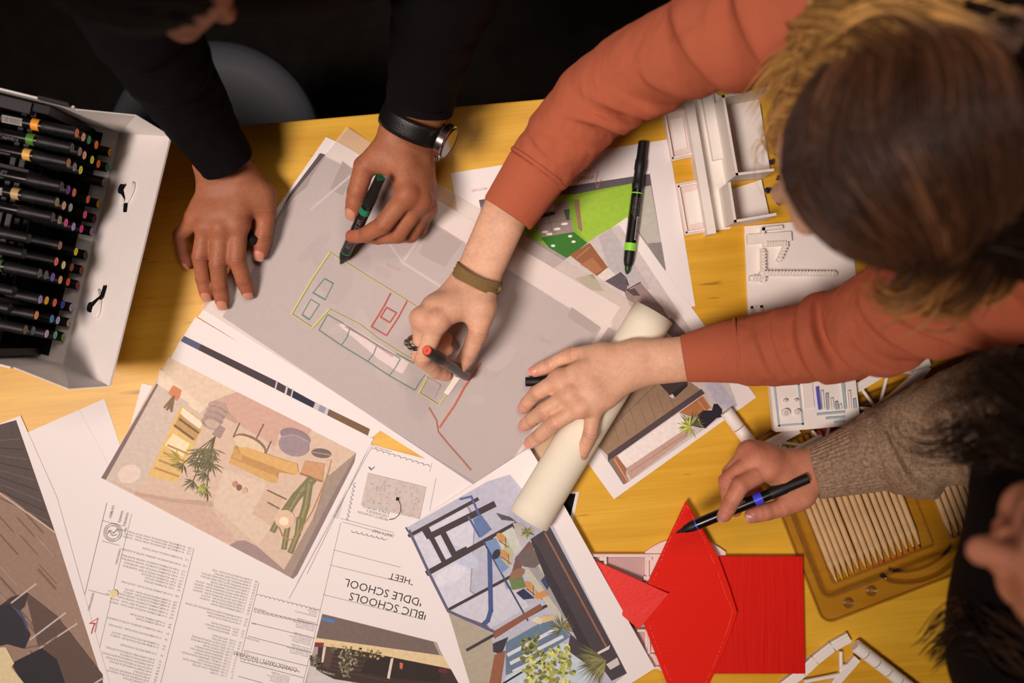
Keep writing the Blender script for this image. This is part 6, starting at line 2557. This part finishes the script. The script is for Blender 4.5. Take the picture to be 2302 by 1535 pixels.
# perforations
for i in range(5):
    for j in range(3):
        t = PI / 2 + 0.55 - 0.11 * i - 0.05 * (j % 2)
        x = (j - 1) * 0.0036
        P_ = Wc + wa * x + side * (0.0411 * math.cos(t)) + upv * (0.0316 * math.sin(t))
        nn = side * math.cos(t) + upv * math.sin(t)
        b = MB()
        b.tube([P_ - nn * 0.0002, P_ + nn * 0.0003], 0.0006, 8)
        b.build('perforation', M_HOLE, strap)
wn = side * math.cos(0.16) + upv * math.sin(0.16)
wc2 = Wc + side * 0.0385 * math.cos(0.16) + upv * 0.0290 * math.sin(0.16)
def vt(p):
    return Vector(tuple(p))
b = MB()
b.tube([vt(wc2 + wn * 0.001), vt(wc2 + wn * 0.003), vt(wc2 + wn * 0.0105), vt(wc2 + wn * 0.0125)], [0.0195, 0.0215, 0.0215, 0.019], 36)
wcase = b.build('watch_case', M_STEEL, strap, smooth=35)
b = MB()
b.tube([vt(wc2 + wn * 0.0123), vt(wc2 + wn * 0.0129)], [0.0178, 0.0176], 36)
b.build('dial', mat('amber_dial', (120, 84, 44), 0.12, 0.6), strap, smooth=35)
b = MB()
b.tube([vt(wc2 + wn * 0.0121 + (wa * math.cos(t) + np.cross(wn, wa) * math.sin(t)) * 0.0186) for t in np.linspace(0, 2 * PI, 40)], 0.0013, 8, cap=False)
b.build('bezel', M_BLACKP, strap, smooth='all')
for s_, o in ((0.0255, 0.0), (0.0248, 0.008), (0.0248, -0.008)):
    cr = np.cross(wn, wa)
    q0 = wc2 + wn * 0.006 - cr * 0 + wa * s_ * 0.82
    q0 = q0 + cr * o
    b = MB()
    b.tube([vt(q0), vt(q0 + wa * 0.0045)], 0.0024 if o == 0 else 0.0018, 12)
    b.build('crown', M_STEEL, strap, smooth=35)

# =================================================================== person in the salmon sweater
p2 = thing('person', W(2500, 330, 0) - Vector((0, 0, TZ)), 'person in a salmon sweatshirt reaching across the table to draw with a red marker', 'person')
SK2, BL2, NL2 = (222, 174, 142), (216, 150, 124), (224, 150, 138)
handC = dict(skin=SK2, blush=BL2, nail=NL2, wi=(1090, 640, 72), wp=(1047, 622, 66), wr=14.5, fi=(1192, 400, 101), fp=(1156, 388, 98), fr=19,
             fingers=dict(index=[(985, 722, 98, 12), (950, 808, 74, 10), (982, 836, 50, 9), (1004, 843, 43, 8)],
                          middle=[(953, 716, 86, 12), (941, 800, 44, 9.5), (975, 800, 27, 8.8), (1005, 786, 25, 8)],
                          ring=[(945, 716, 64, 11), (939, 780, 26, 9.2), (970, 782, 17, 8.4), (1000, 772, 17, 7.6)],
                          pinky=[(950, 712, 42, 10), (955, 760, 15, 8.4), (985, 765, 12, 7.6), (1005, 760, 12, 7)]),
             thumb=[(1083, 694, 82, 14), (1075, 748, 80, 12), (1054, 795, 66, 10.8), (1037, 820, 55, 9.4)],
             nails={'index': None, 'middle': None, 'ring': None, 'pinky': None, 'thumb': None}, palm=(0.5, -0.1, -0.8))
handD = dict(skin=SK2, blush=BL2, nail=NL2, wi=(1428, 796, 64), wp=(1436, 838, 62), wr=16.5, fi=(1645, 780, 80), fp=(1645, 812, 78), fr=18.5,
             fingers=dict(index=[(1258, 853, 58, 11.5), (1206, 884, 45, 9.8), (1186, 905, 24, 8.8), (1178, 916, 12, 8)],
                          middle=[(1283, 887, 66, 11.5), (1222, 923, 53, 9.8), (1196, 943, 27, 8.9), (1180, 955, 12, 8.1)],
                          ring=[(1305, 914, 70, 11.5), (1246, 951, 62, 9.8), (1213, 980, 36, 8.9), (1193, 994, 19, 8)],
                          pinky=[(1336, 912, 66, 11), (1327, 976, 62, 9.2), (1307, 1020, 46, 8.3), (1296, 1040, 38, 7.3)]),
             thumb=[(1350, 802, 54, 14), (1284, 799, 38, 10.8), (1234, 822, 27, 9.4), (1204, 834, 23, 7.8)],
             nails={'thumb': (0.1, 0.45, 0.7), 'pinky': (0.1, -0.1, 0.9)})
hc2 = W(1990, 362, 400)
FD2 = (-0.76, -0.16, -0.60)
hC, hD = make_hand(handC), make_hand(handD)
rest = make_body_rest(hc2, FD2, SK2, 1.02, W(2240, 300, 320),
                      [[(2020, -90, 350, 52), (1650, 72, 240, 40), (1350, 218, 130, 30), (1240, 345, 104, 25), (1200, 395, 100, 23)], [(2480, 540, 360, 54), (2200, 632, 255, 46), (1905, 748, 138, 36), (1720, 784, 92, 26), (1665, 792, 82, 23)]],
                      [(W(2020, -90, 350), W(2480, 540, 360), 0.06, 0.06), (W(2300, 220, 310), W(2950, -40, 60), 0.09, 0.12)], [hC, hD])
build_body(p2, [hC, hD], rest, M_SKIN)
lower_body(p2, W(2990, -60, 50), cloth_mat('blue_trousers', (40, 44, 60), sheen=0.0), (-1, -0.2, 0))
M_SALMON = cloth_mat('salmon_sweatshirt', (186, 101, 72), bscale=1100, bump=0.55, noise=0.10, nscale=700)
# upper arm folds: s is metres from the shoulder
fu = folds([(0.205, 11.0, 0.014, 0.018, 0.2, -0.5, 1.5), (0.138, 10.0, 0.013, 0.014, 0.2, -0.6, 1.4), (0.300, -3.5, 0.010, 0.030, 0.6, -1.3, 0.7), (0.330, 6.0, 0.009, 0.034, 0.6, -1.3, 0.8),
            (0.352, -5.5, 0.008, 0.034, 0.5, -1.2, 0.9), (0.375, 5.5, 0.008, 0.03, 0.4, -1.0, 0.9), (0.405, -2.5, 0.010, 0.02, 0.8, -0.6, 0.9), (0.255, 2.5, 0.010, 0.03, 0.9, -1.0, 0.7),
            (0.43, 2.0, 0.008, 0.015, 2.0, 0.5, 1.0)], 0.0014, 5)
s1 = tube_surface([(2020, -90, 350, 76), (1840, 15, 300, 66), (1650, 72, 240, 59), (1480, 140, 175, 52), (1350, 218, 130, 48), (1258, 318, 108, 43.5), (1212, 376, 101, 39), (1204, 386, 100, 36)], 300, 110, fu)
fl_ = folds([(0.322, 9.0, 0.011, 0.016, 1.4, 0.1, 1.5), (0.295, -7.0, 0.010, 0.016, 1.3, 0.3, 0.9), (0.268, 7.5, 0.009, 0.03, 1.0, -0.5, 0.9), (0.240, -6.5, 0.010, 0.025, 1.0, -0.9, 0.9),
             (0.205, 5.0, 0.012, 0.03, 0.8, -0.3, 1.2), (0.160, 9.0, 0.016, 0.05, 0.6, -0.6, 1.2), (0.355, 3.0, 0.010, 0.012, 0.9, 0.2, 1.2), (0.378, -2.5, 0.008, 0.012, 0.5, -0.3, 1.0), (0.11, 7.0, 0.016, 0.03, 0.6, -0.2, 1.2)], 0.0016, 9)
s2 = tube_surface([(2480, 540, 360, 80), (2360, 575, 320, 76), (2200, 632, 255, 68), (2040, 695, 190, 61), (1905, 748, 138, 53), (1785, 775, 108, 47), (1700, 786, 90, 43), (1664, 789, 84, 40), (1656, 789, 83, 37)], 300, 110, fl_)
q = [(W(2020, -90, 350), W(2480, 540, 360), 0.085, 0.085), (W(2260, 240, 310), W(2950, -40, 40), 0.11, 0.15), (W(2400, 420, 330), W(2950, -40, 60), 0.11, 0.14)]
g = garment_field(q)
v, f_, _ = merge([(s1[0], s1[1], z3(s1[0])), (s2[0], s2[1], z3(s2[0])), (g[0], g[1], z3(g[0]))])
sw = np_object('sweatshirt', v, f_, M_SALMON, p2)


def cuff(ctrl, ribs, depth, m, parent, n_rings=40, sides=None, lip=1.6):
    sides = sides or ribs * 5
    def d(s, th, total):
        edge = np.minimum(s, total - s)
        return depth * 0.001 * np.cos(th * ribs) - np.where(edge < 0.003, (0.003 - edge) * 0.5, 0)
    v1, f1 = tube_surface(ctrl, n_rings, sides, d, close=False)
    o = np_object('cuff', v1, f1, m, parent)
    sm_ = o.modifiers.new('thickness', 'SOLIDIFY')
    sm_.thickness = lip * 0.001
    sm_.offset = -1
    return o


cu1 = cuff([(1210, 379, 101, 38.5), (1185, 416, 98, 36.5), (1141, 482, 95, 33.5)], 90, 0.22, M_SALMON, sw)
cu2 = cuff([(1662, 789, 84, 39), (1620, 793, 80, 36), (1537, 806, 72, 28.5)], 90, 0.22, M_SALMON, sw)
# seams where the cuffs meet the sleeves
for ctr in ([(1214, 374, 101.5, 40), (1209, 381, 101, 39.6)], [(1666, 788, 84.5, 40.5), (1659, 789, 83.5, 40)]):
    v1, f1 = tube_surface(ctr, 6, 80, lambda s, th, t: 0.0008 * np.sin(PI * s / t), close=False)
    np_object('seam', v1, f1, M_SALMON, sw)
# hair: scalp shell plus strands
C_, f, u, r = head_frame(hc2, FD2)
G = Field(C_ - 0.17, C_ + 0.17, 0.004)
D = G.ellipsoid(G.empty(), C_ - f * 0.030 + u * 0.026, np.array([0.094, 0.102, 0.094]), 0.001, np.stack([r, f, u], axis=1))
hv, hf = G.mesh(D)
BRN, BLD = (54, 33, 20), (216, 166, 94)
cap = (hv, hf, np.tile(np.array(lin((34, 22, 16))), (len(hv), 1)))
HC = C_ - f * 0.030 + u * 0.026
HR = np.array([0.096, 0.104, 0.096])
rh = np.random.default_rng(11)
Vs, Fs, Cs, off = [], [], [], 0
rings = 20
cb, cl = np.array(lin(BRN)), np.array(lin((96, 64, 40)))
for i in range(1900):
    # root along the part, from hairline to the back of the crown
    al = math.radians(rh.uniform(28, 150))
    sd = -1 if rh.random() < 0.5 else 1
    t = np.linspace(0, 1, rings)
    psi = np.radians(-6 + t * rh.uniform(92, 118))
    al_t = al + np.radians(rh.uniform(5, 42)) * t
    n = (np.cos(psi)[:, None] * (np.cos(al_t)[:, None] * f + np.sin(al_t)[:, None] * u) + sd * np.sin(psi)[:, None] * r)
    loc_ = np.stack([n @ r, n @ f, n @ u], 1) * HR
    lift = 1.0 + rh.uniform(0.0, 0.05) + 0.02 * np.sin(t * 6 + rh.uniform(0, 6))
    P_ = HC + (loc_[:, :1] * r + loc_[:, 1:2] * f + loc_[:, 2:] * u) * lift[:, None]
    T = np.gradient(P_, axis=0)
    T /= np.linalg.norm(T, axis=1)[:, None]
    B_ = np.cross(T, n)
    rr = 0.0011 * (0.6 + 0.8 * rh.random()) * np.ones(rings)
    rr[-1] = 0.0002
    for k in range(4):
        an = PI / 2 * k
        Vs.append(P_ + B_ * (math.cos(an) * rr)[:, None] + n * (math.sin(an) * rr * 0.6)[:, None])
    m = np.clip(t - 0.3, 0, 1)[:, None] * rh.uniform(0, 0.9)
    sheen_streak = 0.5 + 0.5 * math.sin(al * 9.0 + sd * 1.3) * math.sin(al * 3.7 + 1.0)
    hl = 0.9 * sheen_streak ** 2 * (1 if rh.random() < 0.5 else 0.2)  # soft hair highlights painted in as lighter mid-strand colour
    m = np.clip(m + hl * np.sin(np.clip(t * 1.15, 0, 1) * PI)[:, None], 0, 1)
    c = (cb * (1 - m) + np.array(lin((128, 86, 58))) * m) * rh.uniform(0.6, 1.35)
    Cs += [c] * 4
    for a_ in range(rings - 1):
        for k in range(4):
            k2 = (k + 1) % 4
            Fs.append([off + k * rings + a_, off + k2 * rings + a_, off + k2 * rings + a_ + 1, off + k * rings + a_ + 1])
    off += 4 * rings
top_hair = (np.vstack(Vs), Fs, np.vstack(Cs))
locks = [[(2080, 190, 500), (1960, 130, 480), (1870, 130, 430), (1810, 200, 370), (1785, 300, 320)],
         [(2100, 130, 500), (1970, 70, 470), (1860, 70, 420), (1800, 150, 360), (1770, 250, 300), (1760, 330, 270)],
         [(2030, 230, 500), (1920, 190, 470), (1850, 230, 400), (1815, 300, 340), (1790, 390, 300)],
         [(2160, 80, 480), (2020, 20, 450), (1900, 10, 410), (1830, 60, 360), (1790, 150, 320), (1760, 230, 290)],
         [(2180, 40, 470), (2060, -30, 440), (1950, -30, 400), (1880, 20, 370), (1850, 90, 340)],
         [(2120, 110, 500), (2000, 60, 480), (1900, 100, 440), (1850, 170, 390)],
         [(2250, 90, 480), (2140, 20, 460), (2040, 10, 430), (1960, 70, 400), (1930, 120, 380)],
         [(2050, 150, 505), (1930, 90, 470), (1840, 130, 400), (1770, 230, 310), (1740, 320, 250), (1725, 300, 230)],
         [(2080, 150, 500), (1950, 60, 470), (1850, 40, 420), (1780, 110, 350), (1730, 200, 290), (1700, 270, 250)],
         [(2010, 200, 500), (1900, 150, 460), (1820, 210, 390), (1770, 300, 320), (1745, 370, 270)],
         [(2220, 30, 470), (2080, -20, 450), (1960, 0, 420), (1870, 40, 390), (1800, 120, 350)],
         [(2290, 110, 500), (2180, 50, 490), (2070, 35, 470), (1970, 70, 440), (1920, 130, 410)],
         [(2320, 60, 490), (2220, 10, 480), (2110, 0, 460), (2010, 30, 440)]]
lk = strand_mesh(locks, 64, 0.0085, 0.0014, (84, 54, 32), BLD, 3, 22, 0.010, (0.12, 0.5))
wisps = [[(1860, 210, 420), (1790, 280, 340), (1750, 330, 290), (1730, 380, 260), (1775, 410, 250)], [(1830, 260, 400), (1770, 300, 330), (1720, 320, 280), (1700, 370, 250), (1740, 400, 240)]]
wk = strand_mesh(wisps, 10, 0.006, 0.0006, (150, 108, 62), BLD, 5, 20, 0.008, (0.0, 0.4))
low = [[(2180, 540, 480), (2130, 610, 430), (2060, 665, 380), (1990, 690, 340)], [(2230, 560, 460), (2190, 630, 410), (2110, 690, 350), (2030, 700, 320)], [(2080, 560, 480), (2040, 620, 430), (1980, 655, 390), (1930, 650, 370)],
       [(2280, 580, 440), (2240, 650, 390), (2180, 690, 350)]]
lo_ = strand_mesh(low, 56, 0.009, 0.0014, (56, 36, 24), (170, 118, 62), 6, 18, 0.008, (0.3, 0.8))
back = [[(2200, y0, 480), (2280, y0 + 10, 470), (2360, y0 + 30, 440), (2440, y0 + 60, 400)] for y0 in (60, 130, 200, 270, 340, 410, 480, 540)] + \
       [[(2180, y0, 490), (2260, y0 - 20, 480), (2350, y0 - 30, 450), (2430, y0 - 20, 410)] for y0 in (30, 100, 240, 380, 500)]
bk = strand_mesh(back, 60, 0.013, 0.0014, (34, 22, 16), (46, 30, 20), 8, 12, 0.006, (0.3, 1.0), 0.8)
v, f_, c_ = merge([cap, top_hair, lk, wk, lo_, bk])
M_HAIR = mat('hair', attr='Col', rough=0.42, spec=0.3)
np_object('hair', v, f_, M_HAIR, p2, c_)
# cloth band tied on the wrist
def band(center, axis, ra, rb, width, m, name, parent, knot=None, wob=0.0006):
    c0 = np.array(center)
    ax = np.array(axis)
    ax /= np.linalg.norm(ax)
    sd_ = np.cross(ax, [0, 0, 1.0])
    sd_ /= np.linalg.norm(sd_)
    uu = np.cross(sd_, ax)
    n1, n2 = 10, 60
    vs_ = []
    for j in range(n1):
        for i in range(n2):
            t_ = 2 * PI * i / n2
            x_ = (j / (n1 - 1) - 0.5) * width * (1 + 0.1 * math.sin(3 * t_))
            w_ = 1 + wob / ra * (math.sin(j * 2.1 + t_ * 2) + 0.6 * math.sin(j * 1.2 - t_ * 3))
            vs_.append(c0 + ax * x_ + sd_ * (ra * w_ * math.cos(t_)) + uu * (rb * w_ * math.sin(t_)))
    fs_ = [[j * n2 + i, j * n2 + (i + 1) % n2, (j + 1) * n2 + (i + 1) % n2, (j + 1) * n2 + i] for j in range(n1 - 1) for i in range(n2)]
    o = np_object(name, np.array(vs_), fs_, m, parent)
    s_ = o.modifiers.new('thickness', 'SOLIDIFY')
    s_.thickness = 0.0012
    s_.offset = 1
    return o, sd_, uu, ax


M_OLIVE = cloth_mat('olive_cotton', (128, 104, 66), 900, 0.4, 0.1, 300)
ca = np.array(W(1150, 450, 94)) - np.array(W(1068, 631, 69))
bo, sd_, uu, ax = band(np.array(W(1074, 625, 74)), ca, 0.0305, 0.0255, 0.015, M_OLIVE, 'wrist_band', p2)
kp = np.array(W(1119, 647, 80))
b = MB()
b.tube([vt(kp + ax * 0.004), vt(kp + sd_ * 0.003), vt(kp - ax * 0.004 + sd_ * 0.001), vt(kp - ax * 0.002 - sd_ * 0.003)], [0.002, 0.0034, 0.003, 0.002], 8)
b.tube([vt(kp), vt(kp + np.array([0.003, 0.004, 0.001]))], [0.002, 0.0007], 6)
b.build('knot', M_OLIVE, bo, smooth='all')
# silver ring on the folded finger
rc_ = np.array(W(936, 770, 58))
rd = np.array(w3((941, 800, 44))) - np.array(w3((953, 716, 86)))
ro_, _, _, _ = band(rc_, rd, 0.0112, 0.0112, 0.009, M_STEEL, 'finger_ring', p2)
b = MB()
b.tube([vt(rc_ + np.array([-0.0095, 0, 0.001])), vt(rc_ + np.array([-0.014, 0, 0.003]))], [0.006, 0.0035], 14)
b.build('ring_stone', mat('dark_stone', (70, 62, 60), 0.15, 0.6), ro_, smooth=40)

# =================================================================== person in the brown knit, near right
p3 = thing('person', W(2700, 1330, 0) - Vector((0, 0, TZ)), 'person in brown knit sleeves and black vest pointing a blue marker at the models', 'person')
SK3, BL3, NL3 = (200, 134, 104), (196, 112, 90), (186, 124, 110)
handE = dict(skin=SK3, blush=BL3, nail=NL3, wi=(1798, 1092, 78), wp=(1792, 1044, 80), wr=16.5, fi=(1875, 1062, 80), fp=(1868, 1030, 80), fr=19,
             fingers=dict(index=[(1728, 1052, 98, 12.2), (1666, 1090, 112, 10.4), (1642, 1132, 110, 9.4), (1629, 1157, 106, 8.4)],
                          middle=[(1701, 1030, 94, 12.2), (1634, 1082, 96, 10.2), (1640, 1126, 80, 9.2), (1652, 1146, 76, 8.6)],
                          ring=[(1684, 1017, 84, 11.8), (1642, 1062, 76, 9.8), (1660, 1106, 64, 8.8), (1685, 1120, 62, 8.2)],
                          pinky=[(1688, 1014, 70, 10.8), (1662, 1052, 58, 8.8), (1682, 1096, 52, 8), (1702, 1102, 52, 7.4)]),
             thumb=[(1798, 1114, 78, 13), (1762, 1140, 80, 11.2), (1724, 1150, 84, 10.4), (1692, 1158, 86, 9.4)],
             nails={'thumb': (0.2, -0.3, 0.9), 'index': (-0.7, 0.0, 0.5), 'middle': None, 'ring': None, 'pinky': None}, palm=(0.2, -0.4, -0.8))
hc3 = W(2594, 1296, 560)
FD3 = (-0.93, 0.05, -0.28)
hE = make_hand(handE)
rest = make_body_rest(hc3, FD3, SK3, 1.0, W(2800, 1290, 400), [[(2480, 880, 240, 52), (2230, 945, 140, 44), (2035, 1003, 92, 34), (1930, 1030, 82, 22)]],
                      [(W(2480, 880, 240), W(2560, 1300, 320), 0.06, 0.08), (W(2600, 1350, 320), W(2950, 1450, 60), 0.09, 0.12), (W(2600, 1350, 320), W(2620, 1700, 330), 0.09, 0.06)], [hE])
build_body(p3, [hE], rest, M_SKIN)
lower_body(p3, W(3000, 1460, 50), cloth_mat('black_trousers', (24, 22, 26), sheen=0.0), (-1, 0.1, 0))
M_BROWNK = cloth_mat('brown_knit', (150, 126, 102), bscale=420, bump=1.0, noise=0.5, nscale=300, sheen=0.3)
fk = folds([(0.228, -9.0, 0.016, 0.022, 0.2, -0.4, 1.4), (0.185, 7.0, 0.012, 0.02, -1.2, 0.1, 0.7), (0.165, 6.0, 0.010, -0.02, 0.4, -0.4, 0.7), (0.125, -7.0, 0.014, 0.03, 0.4, 0.2, 1.0), (0.09, 8.0, 0.014, 0.03, 0.9, -0.5, 1.0), (0.05, -7.0, 0.014, 0.02, 0.9, 0.3, 1.0)], 0.003, 12)
s3 = tube_surface([(2480, 880, 240, 84), (2350, 910, 185, 80), (2230, 945, 145, 73), (2120, 975, 116, 66), (2035, 1003, 94, 59), (1975, 1017, 84, 48.5), (1955, 1023, 82, 44), (1950, 1025, 81, 41)], 220, 110, fk)
v, f_ = s3
sw3 = np_object('sleeve', v, f_, M_BROWNK, p3)
cuff([(1957, 1022, 82, 45), (1900, 1040, 78, 39), (1822, 1063, 74, 32)], 44, 0.7, M_BROWNK, sw3, 60, 264, 2.4)
g = garment_field([(W(2325, 1110, 250), W(2400, 1480, 330), 0.058, 0.09), (W(2420, 1480, 330), W(2560, 1800, 350), 0.10, 0.10), (W(2480, 880, 260), W(2560, 1300, 340), 0.09, 0.12), (W(2520, 1400, 300), W(2900, 1450, 50), 0.13, 0.15)], 0.007, 0.06)
np_object('vest', g[0], g[1], cloth_mat('black_vest', (9, 8, 8), sheen=0.0), p3)
C_, f, u, r = head_frame(hc3, FD3)
G = Field(C_ - 0.17, C_ + 0.17, 0.004)
D = G.ellipsoid(G.empty(), C_ - f * 0.035 + u * 0.022, np.array([0.092, 0.094, 0.092]), 0.001, np.stack([r, f, u], axis=1))
hv, hf = G.mesh(D)
cap3 = (hv, hf, np.tile(np.array(lin((16, 11, 9))), (len(hv), 1)))
locks3 = [[(2420, 1000, 520), (2330, 930, 480), (2250, 880, 420), (2190, 870, 380), (2150, 930, 340)], [(2400, 1040, 510), (2300, 980, 470), (2210, 960, 410), (2130, 990, 360), (2060, 985, 320), (2040, 960, 300)],
          [(2420, 1080, 500), (2320, 1020, 460), (2230, 1010, 400), (2160, 1030, 350), (2090, 1020, 320)], [(2440, 960, 500), (2360, 880, 450), (2290, 840, 400), (2220, 830, 370), (2180, 880, 350)],
          [(2420, 1020, 500), (2330, 960, 460), (2260, 930, 420), (2200, 950, 380)], [(2440, 1050, 500), (2350, 1000, 480), (2270, 990, 440), (2230, 1040, 400)],
          [(2380, 1480, 480), (2300, 1420, 420), (2210, 1380, 350), (2120, 1400, 290), (2070, 1460, 250)], [(2400, 1500, 480), (2310, 1450, 420), (2220, 1420, 350), (2140, 1450, 300), (2110, 1510, 260)],
          [(2400, 1540, 480), (2320, 1490, 430), (2240, 1470, 370), (2170, 1500, 320)]]
lk3 = strand_mesh(locks3[:6], 40, 0.010, 0.0011, (22, 15, 12), (40, 25, 18), 13, 20, 0.012, (0.3, 1.0))
lk4 = strand_mesh(locks3[6:], 40, 0.009, 0.0016, (22, 15, 12), (34, 22, 16), 14, 20, 0.010, (0.3, 1.0))
v, f_, c_ = merge([cap3, lk3, lk4])
np_object('hair', v, f_, M_HAIR, p3, c_)
